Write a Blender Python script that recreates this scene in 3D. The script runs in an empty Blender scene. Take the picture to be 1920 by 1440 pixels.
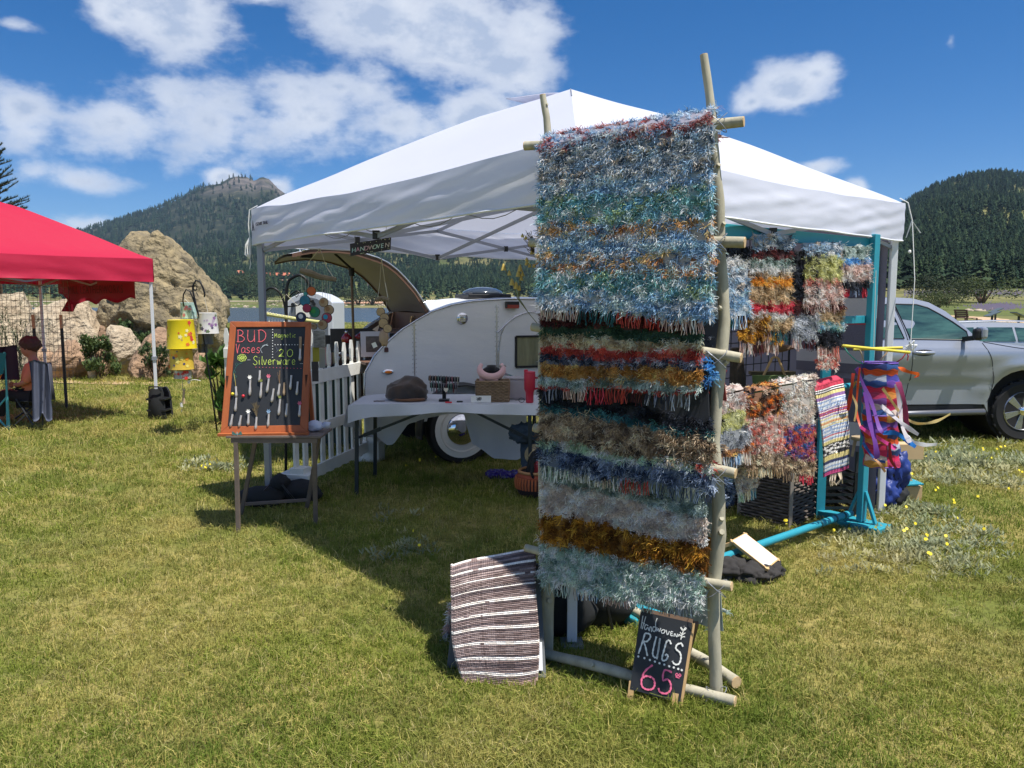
import bpy, bmesh, math, random
import numpy as np
from mathutils import Vector, Matrix, noise as mnoise
SC = bpy.context.scene
COL = SC.collection
random.seed(7); RNG = np.random.default_rng(7)
PI = math.pi
H = 1.55; FPX = 1440.0; PITCH = math.atan(155/1440)

# ------------------------------------------------------------------ camera
cam = bpy.data.objects.new('camera', bpy.data.cameras.new('camera')); COL.objects.link(cam)
cam.location = (0, 0, H); cam.rotation_euler = (PI/2-PITCH, 0, 0)
cam.data.sensor_width = 36; cam.data.lens = 27.0; cam.data.clip_end = 9000; cam.data.clip_start = 0.05
SC.camera = cam
SC.view_settings.view_transform = 'Standard'; SC.view_settings.look = 'None'
SC.view_settings.exposure = 0.6; SC.view_settings.gamma = 1; SC.view_settings.use_curve_mapping = False

# ------------------------------------------------------------------ sun + sky
SUNV = Vector((0.32, -0.215, 1.0)).normalized()          # towards the sun
sl = bpy.data.lights.new('sun', 'SUN'); sl.energy = 4.6; sl.angle = math.radians(0.53); sl.color = (1.0, 0.95, 0.87)
so = bpy.data.objects.new('sun', sl); COL.objects.link(so)
so.rotation_euler = SUNV.to_track_quat('Z', 'Y').to_euler(); so.location = (0, 0, 30)

def direction(px, py):
    c, s = math.cos(PITCH), math.sin(PITCH)
    u = (px-960)/FPX; v = (720-py)/FPX
    return Vector((u, c+v*s, -s+v*c))

world = bpy.data.worlds.new('World'); SC.world = world; world.use_nodes = True
def build_sky():
    nt = world.node_tree; nt.nodes.clear(); N = nt.nodes.new; L = nt.links.new
    def m(op, a, b=None, c=None, clamp=False):
        n = N('ShaderNodeMath'); n.operation = op; n.use_clamp = clamp
        for i, x in enumerate((a, b, c)):
            if x is None: continue
            if isinstance(x, (int, float)): n.inputs[i].default_value = x
            else: L(x, n.inputs[i])
        return n.outputs[0]
    out = N('ShaderNodeOutputWorld'); bg = N('ShaderNodeBackground')
    sky = N('ShaderNodeTexSky'); sky.sky_type = 'NISHITA'; sky.sun_disc = False
    sky.sun_elevation = math.asin(SUNV.z); sky.sun_rotation = math.atan2(SUNV.x, SUNV.y)
    sky.altitude = 2300; sky.air_density = 1.0; sky.dust_density = 0.7; sky.ozone_density = 2.2
    tc = N('ShaderNodeTexCoord'); sep = N('ShaderNodeSeparateXYZ'); L(tc.outputs['Generated'], sep.inputs[0])
    az = m('ARCTAN2', sep.outputs[0], sep.outputs[1]); el = m('ARCSINE', sep.outputs[2])
    def noise(scale, detail, rough, off=0, sq=2.0):
        mp = N('ShaderNodeMapping'); mp.inputs['Scale'].default_value = (1, 1, sq); mp.inputs['Location'].default_value = (off, off*.7, off*.3)
        L(tc.outputs['Generated'], mp.inputs[0])
        n = N('ShaderNodeTexNoise'); n.inputs['Scale'].default_value = scale; n.inputs['Detail'].default_value = detail
        n.inputs['Roughness'].default_value = rough; L(mp.outputs[0], n.inputs['Vector']); return n.outputs[0]
    n1 = noise(6.5, 9, 0.62); n2 = noise(17, 8, 0.6, 3.1, 1.6)
    blobs = [(320,30,150,86,1),(215,30,60,40,.8),(700,20,190,95,1),(850,70,170,105,1),(960,120,100,70,.9),(990,60,70,70,.9),(590,150,60,45,.35),
             (40,205,120,80,.75),(210,235,150,85,.7),(330,190,90,55,.55),(400,235,150,95,.8),(580,215,140,95,.85),(690,170,90,60,.8),(760,230,120,80,.85),(890,215,130,75,.85),(640,160,60,45,.8),
             (150,340,150,36,.6),(60,325,60,30,.55),(412,332,46,26,1),(520,350,36,26,.8),(1480,165,108,60,1),(1530,140,60,40,1),(1410,190,50,30,.8),(1535,312,66,22,.8),(1608,352,36,24,1),
             (150,420,150,32,.6),(20,45,60,16,.6),(480,-10,90,30,.8),(1783,75,14,18,.4),(330,330,40,50,.25)]
    dens = None
    lst = []
    for (cx, cy, rx, ry, w) in blobs:
        d = direction(cx, cy).normalized()
        a0 = math.atan2(d.x, d.y); e0 = math.asin(d.z)
        k = 1/math.sqrt(1+((cx-960)/FPX)**2)
        lst.append((a0, e0, rx/FPX*k*k*1.06, ry/FPX*k*1.06, w))
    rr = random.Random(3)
    for i in range(36):  # unseen clouds outside the view, more added to raise the ambient light
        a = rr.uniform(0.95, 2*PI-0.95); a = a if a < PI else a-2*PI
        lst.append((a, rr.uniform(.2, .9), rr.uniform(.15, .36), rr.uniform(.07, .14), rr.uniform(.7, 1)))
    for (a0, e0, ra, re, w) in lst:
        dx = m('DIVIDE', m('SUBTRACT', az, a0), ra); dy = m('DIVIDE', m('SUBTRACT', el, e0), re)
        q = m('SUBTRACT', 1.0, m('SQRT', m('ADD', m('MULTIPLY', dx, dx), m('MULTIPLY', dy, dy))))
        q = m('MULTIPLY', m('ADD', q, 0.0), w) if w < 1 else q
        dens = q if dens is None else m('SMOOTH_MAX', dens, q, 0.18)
    hi = m('ADD', m('MULTIPLY', m('SUBTRACT', n1, .5), 1.7), m('MULTIPLY', m('SUBTRACT', n2, .5), 1.0))
    t = m('ADD', dens, hi)
    mr = N('ShaderNodeMapRange'); mr.interpolation_type = 'SMOOTHSTEP'; mr.inputs[1].default_value = 0.0; mr.inputs[2].default_value = 0.72
    L(t, mr.inputs[0]); alpha = m('MULTIPLY', mr.outputs[0], .93)
    # thicker = greyer belly, thin = white
    sh = N('ShaderNodeMapRange'); sh.inputs[1].default_value = 0.3; sh.inputs[2].default_value = 1.0
    L(m('ADD', t, m('MULTIPLY', m('SUBTRACT', n2, .5), 1.0)), sh.inputs[0])
    cr = N('ShaderNodeMix'); cr.data_type = 'RGBA'; L(sh.outputs[0], cr.inputs[0])
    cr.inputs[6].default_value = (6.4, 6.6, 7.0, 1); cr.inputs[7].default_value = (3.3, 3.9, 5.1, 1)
    hs = N('ShaderNodeHueSaturation'); hs.inputs['Saturation'].default_value = 1.42; hs.inputs['Value'].default_value = .8; L(sky.outputs[0], hs.inputs['Color'])
    mx = N('ShaderNodeMix'); mx.data_type = 'RGBA'; L(alpha, mx.inputs[0]); L(hs.outputs[0], mx.inputs[6]); L(cr.outputs[2], mx.inputs[7])
    tn = N('ShaderNodeMix'); tn.data_type = 'RGBA'; tn.blend_type = 'MULTIPLY'; tn.inputs[0].default_value = 1; tn.inputs[7].default_value = (.93, .91, 1.0, 1); L(hs.outputs[0], tn.inputs[6]); L(tn.outputs[2], mx.inputs[6])
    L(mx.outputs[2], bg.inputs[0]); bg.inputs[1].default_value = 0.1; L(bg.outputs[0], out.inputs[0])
build_sky()

# ------------------------------------------------------------------ helpers: points
def G(px, py, z=0.0):
    d = direction(px, py); t = (z-H)/d.z; return Vector((d.x*t, d.y*t, z))
def P(px, py, Y):
    d = direction(px, py); t = Y/d.y; return Vector((d.x*t, Y, H+d.z*t))
def PLN(px, py, p0, n):
    d = direction(px, py); o = Vector((0, 0, H)); t = (Vector(p0)-o).dot(n)/d.dot(n); return o+d*t
def V(*a): return Vector(a)
def lerp(a, b, t): return a+(b-a)*t
def srgb(h):
    if isinstance(h, str):
        h = h.lstrip('#'); c = [int(h[i:i+2], 16)/255 for i in (0, 2, 4)]
    else: c = [x/255 for x in h]
    return tuple(x/12.92 if x <= .04045 else ((x+.055)/1.055)**2.4 for x in c)

# ------------------------------------------------------------------ helpers: materials
MATS = {}
def mat(name, col=(200, 200, 200), rough=.6, metal=0., n=None, bump=None, attr=False, spec=None, transl=0., alpha=1., glass=False, coords='Object', rnd=0., stretch=None, sheen=0., coat=0., emit=None):
    if name in MATS: return MATS[name]
    m_ = bpy.data.materials.new(name); m_.use_nodes = True; nt = m_.node_tree; N = nt.nodes.new; L = nt.links.new
    b = nt.nodes['Principled BSDF']; out = nt.nodes['Material Output']
    c = srgb(col); b.inputs['Roughness'].default_value = rough; b.inputs['Metallic'].default_value = metal
    b.inputs['Base Color'].default_value = (*c, 1)
    if spec is not None: b.inputs['Specular IOR Level'].default_value = spec
    if sheen: b.inputs['Sheen Weight'].default_value = sheen
    if coat: b.inputs['Coat Weight'].default_value = coat
    tc = N('ShaderNodeTexCoord'); vec = tc.outputs[coords]
    if stretch:
        mp = N('ShaderNodeMapping'); mp.inputs['Scale'].default_value = stretch; L(vec, mp.inputs[0]); vec = mp.outputs[0]
    cs = None
    if attr:
        a = N('ShaderNodeAttribute'); a.attribute_name = 'Col'; cs = a.outputs['Color']
    if n:                                   # (scale, amount, colour2)
        t = N('ShaderNodeTexNoise'); t.inputs['Scale'].default_value = n[0]; t.inputs['Detail'].default_value = 6; t.inputs['Roughness'].default_value = .65; L(vec, t.inputs['Vector'])
        r = N('ShaderNodeMapRange'); r.inputs[1].default_value = .35; r.inputs[2].default_value = .65; r.inputs[4].default_value = n[1]; L(t.outputs[0], r.inputs[0])
        mx = N('ShaderNodeMix'); mx.data_type = 'RGBA'; L(r.outputs[0], mx.inputs[0])
        if cs: L(cs, mx.inputs[6])
        else: mx.inputs[6].default_value = (*c, 1)
        mx.inputs[7].default_value = (*srgb(n[2]), 1); cs = mx.outputs[2]
    if rnd:
        oi = N('ShaderNodeObjectInfo'); h = N('ShaderNodeHueSaturation')
        r = N('ShaderNodeMapRange'); r.inputs[3].default_value = 1-rnd; r.inputs[4].default_value = 1+rnd; L(oi.outputs['Random'], r.inputs[0]); L(r.outputs[0], h.inputs['Value'])
        if cs: L(cs, h.inputs['Color'])
        else: h.inputs['Color'].default_value = (*c, 1)
        cs = h.outputs[0]
    if cs: L(cs, b.inputs['Base Color'])
    if bump:                                # (scale, strength)
        t = N('ShaderNodeTexNoise'); t.inputs['Scale'].default_value = bump[0]; t.inputs['Detail'].default_value = 5; L(vec, t.inputs['Vector'])
        bp = N('ShaderNodeBump'); bp.inputs['Strength'].default_value = bump[1]; bp.inputs['Distance'].default_value = bump[2] if len(bump) > 2 else .02
        L(t.outputs[0], bp.inputs['Height']); L(bp.outputs[0], b.inputs['Normal'])
    sh = b.outputs[0]
    if transl:
        tr = N('ShaderNodeBsdfTranslucent'); 
        if cs: L(cs, tr.inputs[0])
        else: tr.inputs[0].default_value = (*c, 1)
        mx = N('ShaderNodeMixShader'); mx.inputs[0].default_value = transl; L(b.outputs[0], mx.inputs[1]); L(tr.outputs[0], mx.inputs[2]); sh = mx.outputs[0]
    if alpha < 1 or glass:
        tp = N('ShaderNodeBsdfTransparent'); tp.inputs[0].default_value = (*[min(1, .5+x*.5) for x in c], 1)
        mx = N('ShaderNodeMixShader'); mx.inputs[0].default_value = alpha; L(tp.outputs[0], mx.inputs[1]); L(sh, mx.inputs[2]); sh = mx.outputs[0]
    L(sh, out.inputs[0])
    MATS[name] = m_; return m_

# ------------------------------------------------------------------ helpers: meshes
_ico = {}
def ico(sub):
    if sub not in _ico:
        bm = bmesh.new(); bmesh.ops.create_icosphere(bm, subdivisions=sub, radius=1)
        _ico[sub] = ([v.co.copy() for v in bm.verts], [[v.index for v in f.verts] for f in bm.faces]); bm.free()
    return _ico[sub]
def basis(d, up=V(0, 0, 1)):
    d = d.normalized()
    if abs(d.dot(up)) > .98: up = V(0, 1, 0)
    s = d.cross(up).normalized(); u = s.cross(d).normalized(); return s, u
class MB:
    def __init__(s): s.v = []; s.f = []; s.m = []; s.c = []; s.anyc = False
    def add(s, vs, fs, mi=0, col=None):
        b = len(s.v); s.v += [tuple(v) for v in vs]
        for f in fs: s.f.append([b+i for i in f]); s.m.append(mi); s.c.append(col)
        if col is not None: s.anyc = True
        return s
    def box(s, c, size, mi=0, col=None, X=None, Y=None, Z=None):
        X = X or V(1, 0, 0); Y = Y or V(0, 1, 0); Z = Z or V(0, 0, 1); c = Vector(c); a, b, h = size
        vs = [c+X*(i*a/2)+Y*(j*b/2)+Z*(k*h/2) for k in (-1, 1) for j in (-1, 1) for i in (-1, 1)]
        return s.add(vs, [(0, 2, 3, 1), (4, 5, 7, 6), (0, 1, 5, 4), (2, 6, 7, 3), (0, 4, 6, 2), (1, 3, 7, 5)], mi, col)
    def bar(s, a, b, w, h, up=V(0, 0, 1), mi=0, col=None):
        a, b = Vector(a), Vector(b); d = b-a; sd, u = basis(d, up)
        return s.box((a+b)/2, (w, d.length, h), mi, col, X=sd, Y=d.normalized(), Z=u)
    def tube(s, pts, r, n=8, mi=0, col=None, cap=True, jit=0.):
        pts = [Vector(p) for p in pts]; rs = r if isinstance(r, (list, tuple)) else [r]*len(pts)
        if len(rs) != len(pts): rs = list(np.interp(np.linspace(0, 1, len(pts)), np.linspace(0, 1, len(rs)), rs))
        vs = []; ps = None
        for i, p in enumerate(pts):
            d = (pts[min(i+1, len(pts)-1)]-pts[max(i-1, 0)]); 
            if d.length < 1e-9: d = V(0, 0, 1)
            d.normalize()
            if ps is None: sd, u = basis(d)
            else:
                sd = (ps-d*ps.dot(d)).normalized(); u = sd.cross(d)
            ps = sd
            for k in range(n):
                a = 2*PI*k/n; rr = rs[i]*(1+random.uniform(-jit, jit)); vs.append(p+sd*math.cos(a)*rr+u*math.sin(a)*rr)
        fs = [(i*n+k, i*n+(k+1) % n, (i+1)*n+(k+1) % n, (i+1)*n+k) for i in range(len(pts)-1) for k in range(n)]
        if cap: fs += [tuple(range(n))[::-1], tuple((len(pts)-1)*n+k for k in range(n))]
        return s.add(vs, fs, mi, col)
    def lathe(s, c, prof, n=20, mi=0, col=None, X=None, Y=None, Z=None, sx=1, sy=1):
        X = X or V(1, 0, 0); Y = Y or V(0, 1, 0); Z = Z or V(0, 0, 1); c = Vector(c)
        vs = [c+X*(r*sx*math.cos(2*PI*k/n))+Y*(r*sy*math.sin(2*PI*k/n))+Z*z for r, z in prof for k in range(n)]
        fs = [(i*n+k, i*n+(k+1) % n, (i+1)*n+(k+1) % n, (i+1)*n+k) for i in range(len(prof)-1) for k in range(n)]
        fs += [tuple(range(n))[::-1], tuple((len(prof)-1)*n+k for k in range(n))]
        return s.add(vs, fs, mi, col)
    def blob(s, c, rad, sub=3, amp=.15, freq=1.5, seed=0, mi=0, col=None, flat=None, M=None, squash=None):
        vs, fs = ico(sub); c = Vector(c); o = []
        for v in vs:
            q = v*freq+V(seed*7.3, seed*3.1, seed)
            k = 1+amp*(mnoise.noise(q)*1.4+mnoise.noise(q*2.3)*.6+mnoise.noise(q*5.1)*.25)
            w = V(v.x*rad[0], v.y*rad[1], v.z*rad[2])*k
            if flat is not None and w.z < flat: w.z = flat
            if M: w = M @ w
            o.append(c+w)
        return s.add(o, fs, mi, col)
    def sheet(s, fn, nu, nv, th=0., mi=0, colf=None, nrm=None):
        """fn(u,v)->Vector ; th>0 gives a solid"""
        pts = [[Vector(fn(i/nu, j/nv)) for i in range(nu+1)] for j in range(nv+1)]
        def idx(i, j): return j*(nu+1)+i
        flat = [p for row in pts for p in row]
        base = len(s.v)
        if th:
            back = []
            for j in range(nv+1):
                for i in range(nu+1):
                    a = pts[j][min(i+1, nu)]-pts[j][max(i-1, 0)]; b = pts[min(j+1, nv)][i]-pts[max(j-1, 0)][i]
                    n_ = a.cross(b); n_ = n_.normalized() if n_.length > 1e-12 else V(0, 0, 1)
                    back.append(pts[j][i]-n_*th)
            allv = flat+back; K = len(flat)
        else: allv = flat
        s.v += [tuple(v) for v in allv]
        for j in range(nv):
            for i in range(nu):
                c = colf(i/nu, j/nv) if colf else None
                q = [idx(i, j), idx(i, j+1), idx(i+1, j+1), idx(i+1, j)]
                s.f.append([base+x for x in q[::-1]]); s.m.append(mi); s.c.append(c)
                if th: s.f.append([base+K+x for x in q]); s.m.append(mi); s.c.append(c)
        if th:
            ring = [idx(i, 0) for i in range(nu)]+[idx(nu, j) for j in range(nv)]+[idx(i, nv) for i in range(nu, 0, -1)]+[idx(0, j) for j in range(nv, 0, -1)]
            for k in range(len(ring)):
                a, b = ring[k], ring[(k+1) % len(ring)]
                c = colf(min(.99, (a % (nu+1))/nu), min(.99, (a//(nu+1))/nv)) if colf else None
                s.f.append([base+a, base+b, base+K+b, base+K+a]); s.m.append(mi); s.c.append(c)
        if colf: s.anyc = True
        return s
    def prism(s, pts, off, mi=0, col=None):
        """closed polygon of 3D points extruded by vector off"""
        n = len(pts); off = Vector(off); vs = [Vector(p) for p in pts]+[Vector(p)+off for p in pts]
        fs = [tuple(range(n)), tuple(range(2*n-1, n-1, -1))]+[(i, i+n, (i+1) % n+n, (i+1) % n) for i in range(n)]
        return s.add(vs, fs, mi, col)
def mesh_of(mb, name, mats, smooth=False, origin=V(0, 0, 0), angle=None):
    me = bpy.data.meshes.new(name)
    a = np.array(mb.v, dtype=np.float64).reshape(-1, 3)-np.array(origin)
    me.from_pydata(a.tolist(), [], mb.f)
    if not isinstance(mats, (list, tuple)): mats = [mats]
    for m_ in mats: me.materials.append(m_)
    if len(mats) > 1: me.polygons.foreach_set('material_index', mb.m)
    if mb.anyc:
        at = me.color_attributes.new('Col', 'FLOAT_COLOR', 'CORNER')
        cols = []
        for f, c in zip(mb.f, mb.c): cols += [*(c or (1, 1, 1)), 1]*len(f)
        at.data.foreach_set('color', cols)
    if smooth:
        me.polygons.foreach_set('use_smooth', [True]*len(me.polygons))
        if smooth != 'all': me.set_sharp_from_angle(angle=math.radians(smooth if isinstance(smooth, (int, float)) and smooth > 1 else 40))
    me.update(); return me
def wloc(o):
    p = V(0, 0, 0)
    while o: p = p+o.location; o = o.parent
    return p
def part(name, mb, mats, parent=None, smooth=False, label=None, kind=None, bevel=0):
    """a mesh built in world coordinates, hung under its parent (or top-level, origin at its base)"""
    if parent: org = wloc(parent)
    else:
        a = np.array(mb.v); org = V((a[:, 0].min()+a[:, 0].max())/2, (a[:, 1].min()+a[:, 1].max())/2, a[:, 2].min())
    me = mesh_of(mb, name, mats, smooth, org)
    o = bpy.data.objects.new(name, me); COL.objects.link(o)
    if parent: o.parent = parent
    else: o.location = org
    if label: o['label'] = label
    if kind: o['kind'] = kind
    if bevel:
        b = o.modifiers.new('bevel', 'BEVEL'); b.width = bevel; b.segments = 2; b.limit_method = 'ANGLE'; b.angle_limit = math.radians(40)
    return o
def thing(name, label, cat, loc=(0, 0, 0), group=None, rz=0.):
    o = bpy.data.objects.new(name, None); COL.objects.link(o); o.location = Vector(loc); o.rotation_euler.z = rz
    o.empty_display_size = .1; o['label'] = label; o['category'] = cat
    if group: o['group'] = group
    return o
def tag(o, label, cat, group=None, kind=None):
    o['label'] = label; o['category'] = cat
    if group: o['group'] = group
    if kind: o['kind'] = kind
    return o
def localpart(name, me, parent, loc=(0, 0, 0), rot=None, label=None):
    o = bpy.data.objects.new(name, me); COL.objects.link(o); o.parent = parent; o.location = Vector(loc)
    if rot: o.rotation_euler = rot
    if label: o['label'] = label
    return o
def scatter(name, pts, rots, scales, idx, variants, parent=None):
    """one object that instances small meshes on its own points (for what nobody could count)"""
    coll = bpy.data.collections.new(name+'_pieces')
    for i, me in enumerate(variants):
        o = bpy.data.objects.new('%s_piece_%02d' % (name, i), me); coll.objects.link(o)
    me = bpy.data.meshes.new(name); me.from_pydata([tuple(p) for p in pts], [], [])
    a = me.attributes.new('rot', 'FLOAT_VECTOR', 'POINT'); a.data.foreach_set('vector', np.asarray(rots, dtype=np.float32).ravel())
    a = me.attributes.new('sc', 'FLOAT_VECTOR', 'POINT'); a.data.foreach_set('vector', np.asarray(scales, dtype=np.float32).ravel())
    a = me.attributes.new('idx', 'INT', 'POINT'); a.data.foreach_set('value', np.asarray(idx, dtype=np.int32))
    o = bpy.data.objects.new(name, me); COL.objects.link(o); o['kind'] = 'stuff'
    ng = bpy.data.node_groups.new(name, 'GeometryNodeTree')
    ng.interface.new_socket('Geometry', in_out='INPUT', socket_type='NodeSocketGeometry'); ng.interface.new_socket('Geometry', in_out='OUTPUT', socket_type='NodeSocketGeometry')
    N = ng.nodes.new; L = ng.links.new
    gi = N('NodeGroupInput'); go = N('NodeGroupOutput'); iop = N('GeometryNodeInstanceOnPoints'); ci = N('GeometryNodeCollectionInfo')
    ci.inputs['Collection'].default_value = coll; ci.inputs['Separate Children'].default_value = True; ci.inputs['Reset Children'].default_value = True
    def na(nm, t):
        n = N('GeometryNodeInputNamedAttribute'); n.data_type = t; n.inputs['Name'].default_value = nm; return n.outputs['Attribute']
    e = N('FunctionNodeEulerToRotation'); L(na('rot', 'FLOAT_VECTOR'), e.inputs[0])
    L(gi.outputs[0], iop.inputs['Points']); L(ci.outputs[0], iop.inputs['Instance']); iop.inputs['Pick Instance'].default_value = True
    L(na('idx', 'INT'), iop.inputs['Instance Index']); L(e.outputs[0], iop.inputs['Rotation']); L(na('sc', 'FLOAT_VECTOR'), iop.inputs['Scale'])
    L(iop.outputs[0], go.inputs[0])
    md = o.modifiers.new('scatter', 'NODES'); md.node_group = ng
    if parent: o.parent = parent
    return o

# ------------------------------------------------------------------ terrain
def interp(x, xs, ys): return np.interp(x, xs, ys)
_w = [(RNG.uniform(-1, 1), RNG.uniform(-1, 1), RNG.uniform(0, 6.28)) for _ in range(24)]
def wob(x, y, f):
    s = 0
    for i, (a, b, p) in enumerate(_w[:12]):
        k = f*(1+.35*i); s = s+np.sin(k*(a*x+b*y)+p)/(1+.35*i)
    return s/3
RL = ([-900, -300, 0, 160, 230, 300, 350, 400, 425, 440, 455, 475, 488, 500, 515, 530, 545, 570, 620, 700, 850, 1100, 1500],
      [500, 480, 462, 438, 418, 397, 375, 352, 346, 337, 334, 337, 345, 338, 341, 356, 366, 385, 405, 425, 440, 460, 480])
RR = ([1100, 1400, 1560, 1640, 1680, 1700, 1740, 1800, 1850, 1920, 2000, 2200, 2600, 3200], [500, 460, 430, 405, 390, 377, 354, 336, 332, 337, 342, 365, 420, 480])
def terr(x, y):
    x = np.asarray(x, float); y = np.asarray(y, float)
    r = np.hypot(x, y); th = np.clip(np.arctan2(x, y), -1.25, 1.25); px = 960+1440*np.tan(th)
    yd = r*np.cos(th)
    yd = np.maximum(yd, r*.25)
    ridgeL = H+(565-interp(px, *RL))/1440*2000
    hill = H+(565-interp(px, [-400, 300, 470, 800, 1200], [480, 488, 478, 462, 470]))/1440*1000
    zl = interp(yd, [0, 56, 68, 78, 393, 404, 440, 600, 800], [0, 0, -1.75, -2.8, -2.8, -1.2, .6, 11.5, 31])
    t1 = np.clip((yd-800)/200, 0, 1); t1 = t1*t1*(3-2*t1); zl = zl*(1-t1)+hill*t1
    t2 = np.clip((yd-1150)/850, 0, 1); t2 = t2**1.25; zl = zl*(1-t2)+ridgeL*t2
    t3 = np.clip((yd-2000)/900, 0, 1); zl = zl*(1-t3)+ridgeL*.5*t3
    rug = np.clip((yd-1150)/400, 0, 1)*np.clip((2000-yd)/250, 0, 1)
    zl = zl+rug*(wob(x, y, .012)*16+wob(y, x, .035)*7)
    ridgeR = H+(565-interp(px, *RR))/1440*900
    zr = interp(yd, [0, 40, 90, 160, 260], [0, 0, .9, 3.9, 7.5])
    t4 = np.clip((yd-230)/670, 0, 1); t4 = t4**1.05; zr = zr*(1-t4)+ridgeR*t4
    t5 = np.clip((yd-900)/500, 0, 1); zr = zr*(1-t5)+ridgeR*.75*t5
    zr = zr+np.clip((yd-250)/200, 0, 1)*np.clip((900-yd)/120, 0, 1)*(wob(x, y, .02)*4)
    w = np.clip((px-1150)/350, 0, 1); w = w*w*(3-2*w)
    z = zl*(1-w)+zr*w
    near = np.clip((60-r)/30, 0, 1)
    return z+np.clip((r-14)/40, 0, 1)*near*wob(x, y, .25)*.03
def ground_material():
    m_ = bpy.data.materials.new('meadow_ground'); m_.use_nodes = True; nt = m_.node_tree; N = nt.nodes.new; L = nt.links.new
    b = nt.nodes['Principled BSDF']; b.inputs['Roughness'].default_value = .95; b.inputs['Specular IOR Level'].default_value = .1
    g = N('ShaderNodeNewGeometry'); pos = g.outputs['Position']
    def nz(s, d=5, r=.6):
        n = N('ShaderNodeTexNoise'); n.inputs['Scale'].default_value = s; n.inputs['Detail'].default_value = d; n.inputs['Roughness'].default_value = r; L(pos, n.inputs['Vector']); return n.outputs[0]
    def ramp(v, a, b_):
        r = N('ShaderNodeMapRange'); r.interpolation_type = 'SMOOTHSTEP'; r.inputs[1].default_value = a; r.inputs[2].default_value = b_; L(v, r.inputs[0]); return r.outputs[0]
    def mix(f, a, c):
        x = N('ShaderNodeMix'); x.data_type = 'RGBA'; L(f, x.inputs[0])
        for i, q in ((6, a), (7, c)):
            if isinstance(q, tuple): x.inputs[i].default_value = (*q, 1)
            else: L(q, x.inputs[i])
        return x.outputs[2]
    near = mix(ramp(nz(.9), .38, .62), srgb((108, 114, 56)), srgb((150, 138, 84)))
    near = mix(ramp(nz(28, 4), .45, .7), near, srgb((74, 78, 38)))
    near = mix(ramp(nz(.33, 6, .7), .66, .76), near, srgb((158, 134, 98)))
    far = mix(ramp(nz(.02), .4, .6), srgb((92, 102, 58)), srgb((122, 118, 78)))
    far = mix(ramp(nz(.09, 6, .7), .5, .66), far, srgb((80, 84, 56)))
    dist = N('ShaderNodeVectorMath'); dist.operation = 'LENGTH'; L(pos, dist.inputs[0]); dv = dist.outputs['Value']
    c = mix(ramp(dv, 35, 60), near, far)
    sep = N('ShaderNodeSeparateXYZ'); L(pos, sep.inputs[0])
    hillc = mix(ramp(nz(.03, 7, .7), .5, .68), srgb((44, 50, 38)), srgb((92, 90, 68)))
    c = mix(ramp(dv, 700, 1150), c, hillc)
    rock = mix(ramp(nz(.02, 8, .75), .4, .62), srgb((112, 104, 98)), srgb((66, 66, 64)))
    rm = N('ShaderNodeMath'); rm.operation = 'MULTIPLY'; L(ramp(sep.outputs[2], 235, 285), rm.inputs[0]); L(ramp(nz(.008, 5), .38, .5), rm.inputs[1])
    c = mix(rm.outputs[0], c, rock); L(c, b.inputs['Base Color'])
    bp = N('ShaderNodeBump'); bp.inputs['Strength'].default_value = .6; bp.inputs['Distance'].default_value = .03; L(nz(40, 5), bp.inputs['Height']); L(bp.outputs[0], b.inputs['Normal'])
    MATS['ground'] = m_; return m_
def build_ground():
    ths = list(np.radians(np.concatenate([np.arange(-180, -46, 4.0), np.arange(-46, 46.01, .2), np.arange(50, 180, 4.0)])))
    rs = [0.3, .8]+list(np.geomspace(1.5, 60, 34))+list(np.geomspace(63, 3200, 150))
    T, R = np.meshgrid(ths, rs); X = R*np.sin(T); Y = R*np.cos(T); Z = terr(X, Y)
    v = np.stack([X, Y, Z], -1).reshape(-1, 3).tolist(); v.append((0, 0, 0)); n = len(ths); f = []
    for j in range(len(rs)-1):
        for i in range(n):
            i2 = (i+1) % n; f.append((j*n+i, j*n+i2, (j+1)*n+i2, (j+1)*n+i))
    for i in range(n): f.append((len(v)-1, (i+1) % n, i))
    me = bpy.data.meshes.new('ground'); me.from_pydata(v, [], [q[::-1] for q in f]); me.materials.append(ground_material())
    me.polygons.foreach_set('use_smooth', [True]*len(me.polygons)); me.update()
    o = bpy.data.objects.new('ground', me); COL.objects.link(o); o['kind'] = 'structure'
build_ground()
def flat_sheet(name, pts, m_, dz=.02, kind='structure'):
    mb = MB(); mb.add(pts, [tuple(range(len(pts)))]); o = part(name, mb, m_); o['kind'] = kind; return o
# lake
lake_m = mat('lake_water', (70, 84, 100), rough=.18, bump=(1.2, .35, .08), spec=.6)
mb = MB(); mb.box((-150, 235, -1.72), (900, 362, .02)); o = part('lake', mb, lake_m); o['kind'] = 'structure'
def strip(name, pts, w, m_, dz=.01, sub=14):
    """a ribbon laid on the terrain through world xy points"""
    P_ = []
    for i in range(len(pts)-1):
        for k in range(sub): P_.append(lerp(Vector(pts[i]), Vector(pts[i+1]), k/sub))
    P_.append(Vector(pts[-1])); mb = MB(); vs = []
    for i, p in enumerate(P_):
        d = (P_[min(i+1, len(P_)-1)]-P_[max(0, i-1)]); n = V(-d.y, d.x).normalized() if len(d) == 2 else V(-d.y, d.x, 0).normalized()
        ww = w[0]+(w[1]-w[0])*i/(len(P_)-1); ww *= 1+.12*math.sin(i*1.7)
        for s_ in (-.5, .5):
            q = p+n*s_*ww; vs.append((q.x, q.y, float(terr(q.x, q.y))+dz))
    mb.add(vs, [(2*i, 2*i+1, 2*i+3, 2*i+2) for i in range(len(P_)-1)]); o = part(name, mb, m_, smooth='all'); o['kind'] = 'structure'; return o
def at_r(px, Y): return V((px-960)/1440*Y, Y, 0)
dirt_m = mat('dirt_path', (196, 168, 134), rough=.95, n=(2, .6, (166, 134, 104)), coords='Object')
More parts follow.
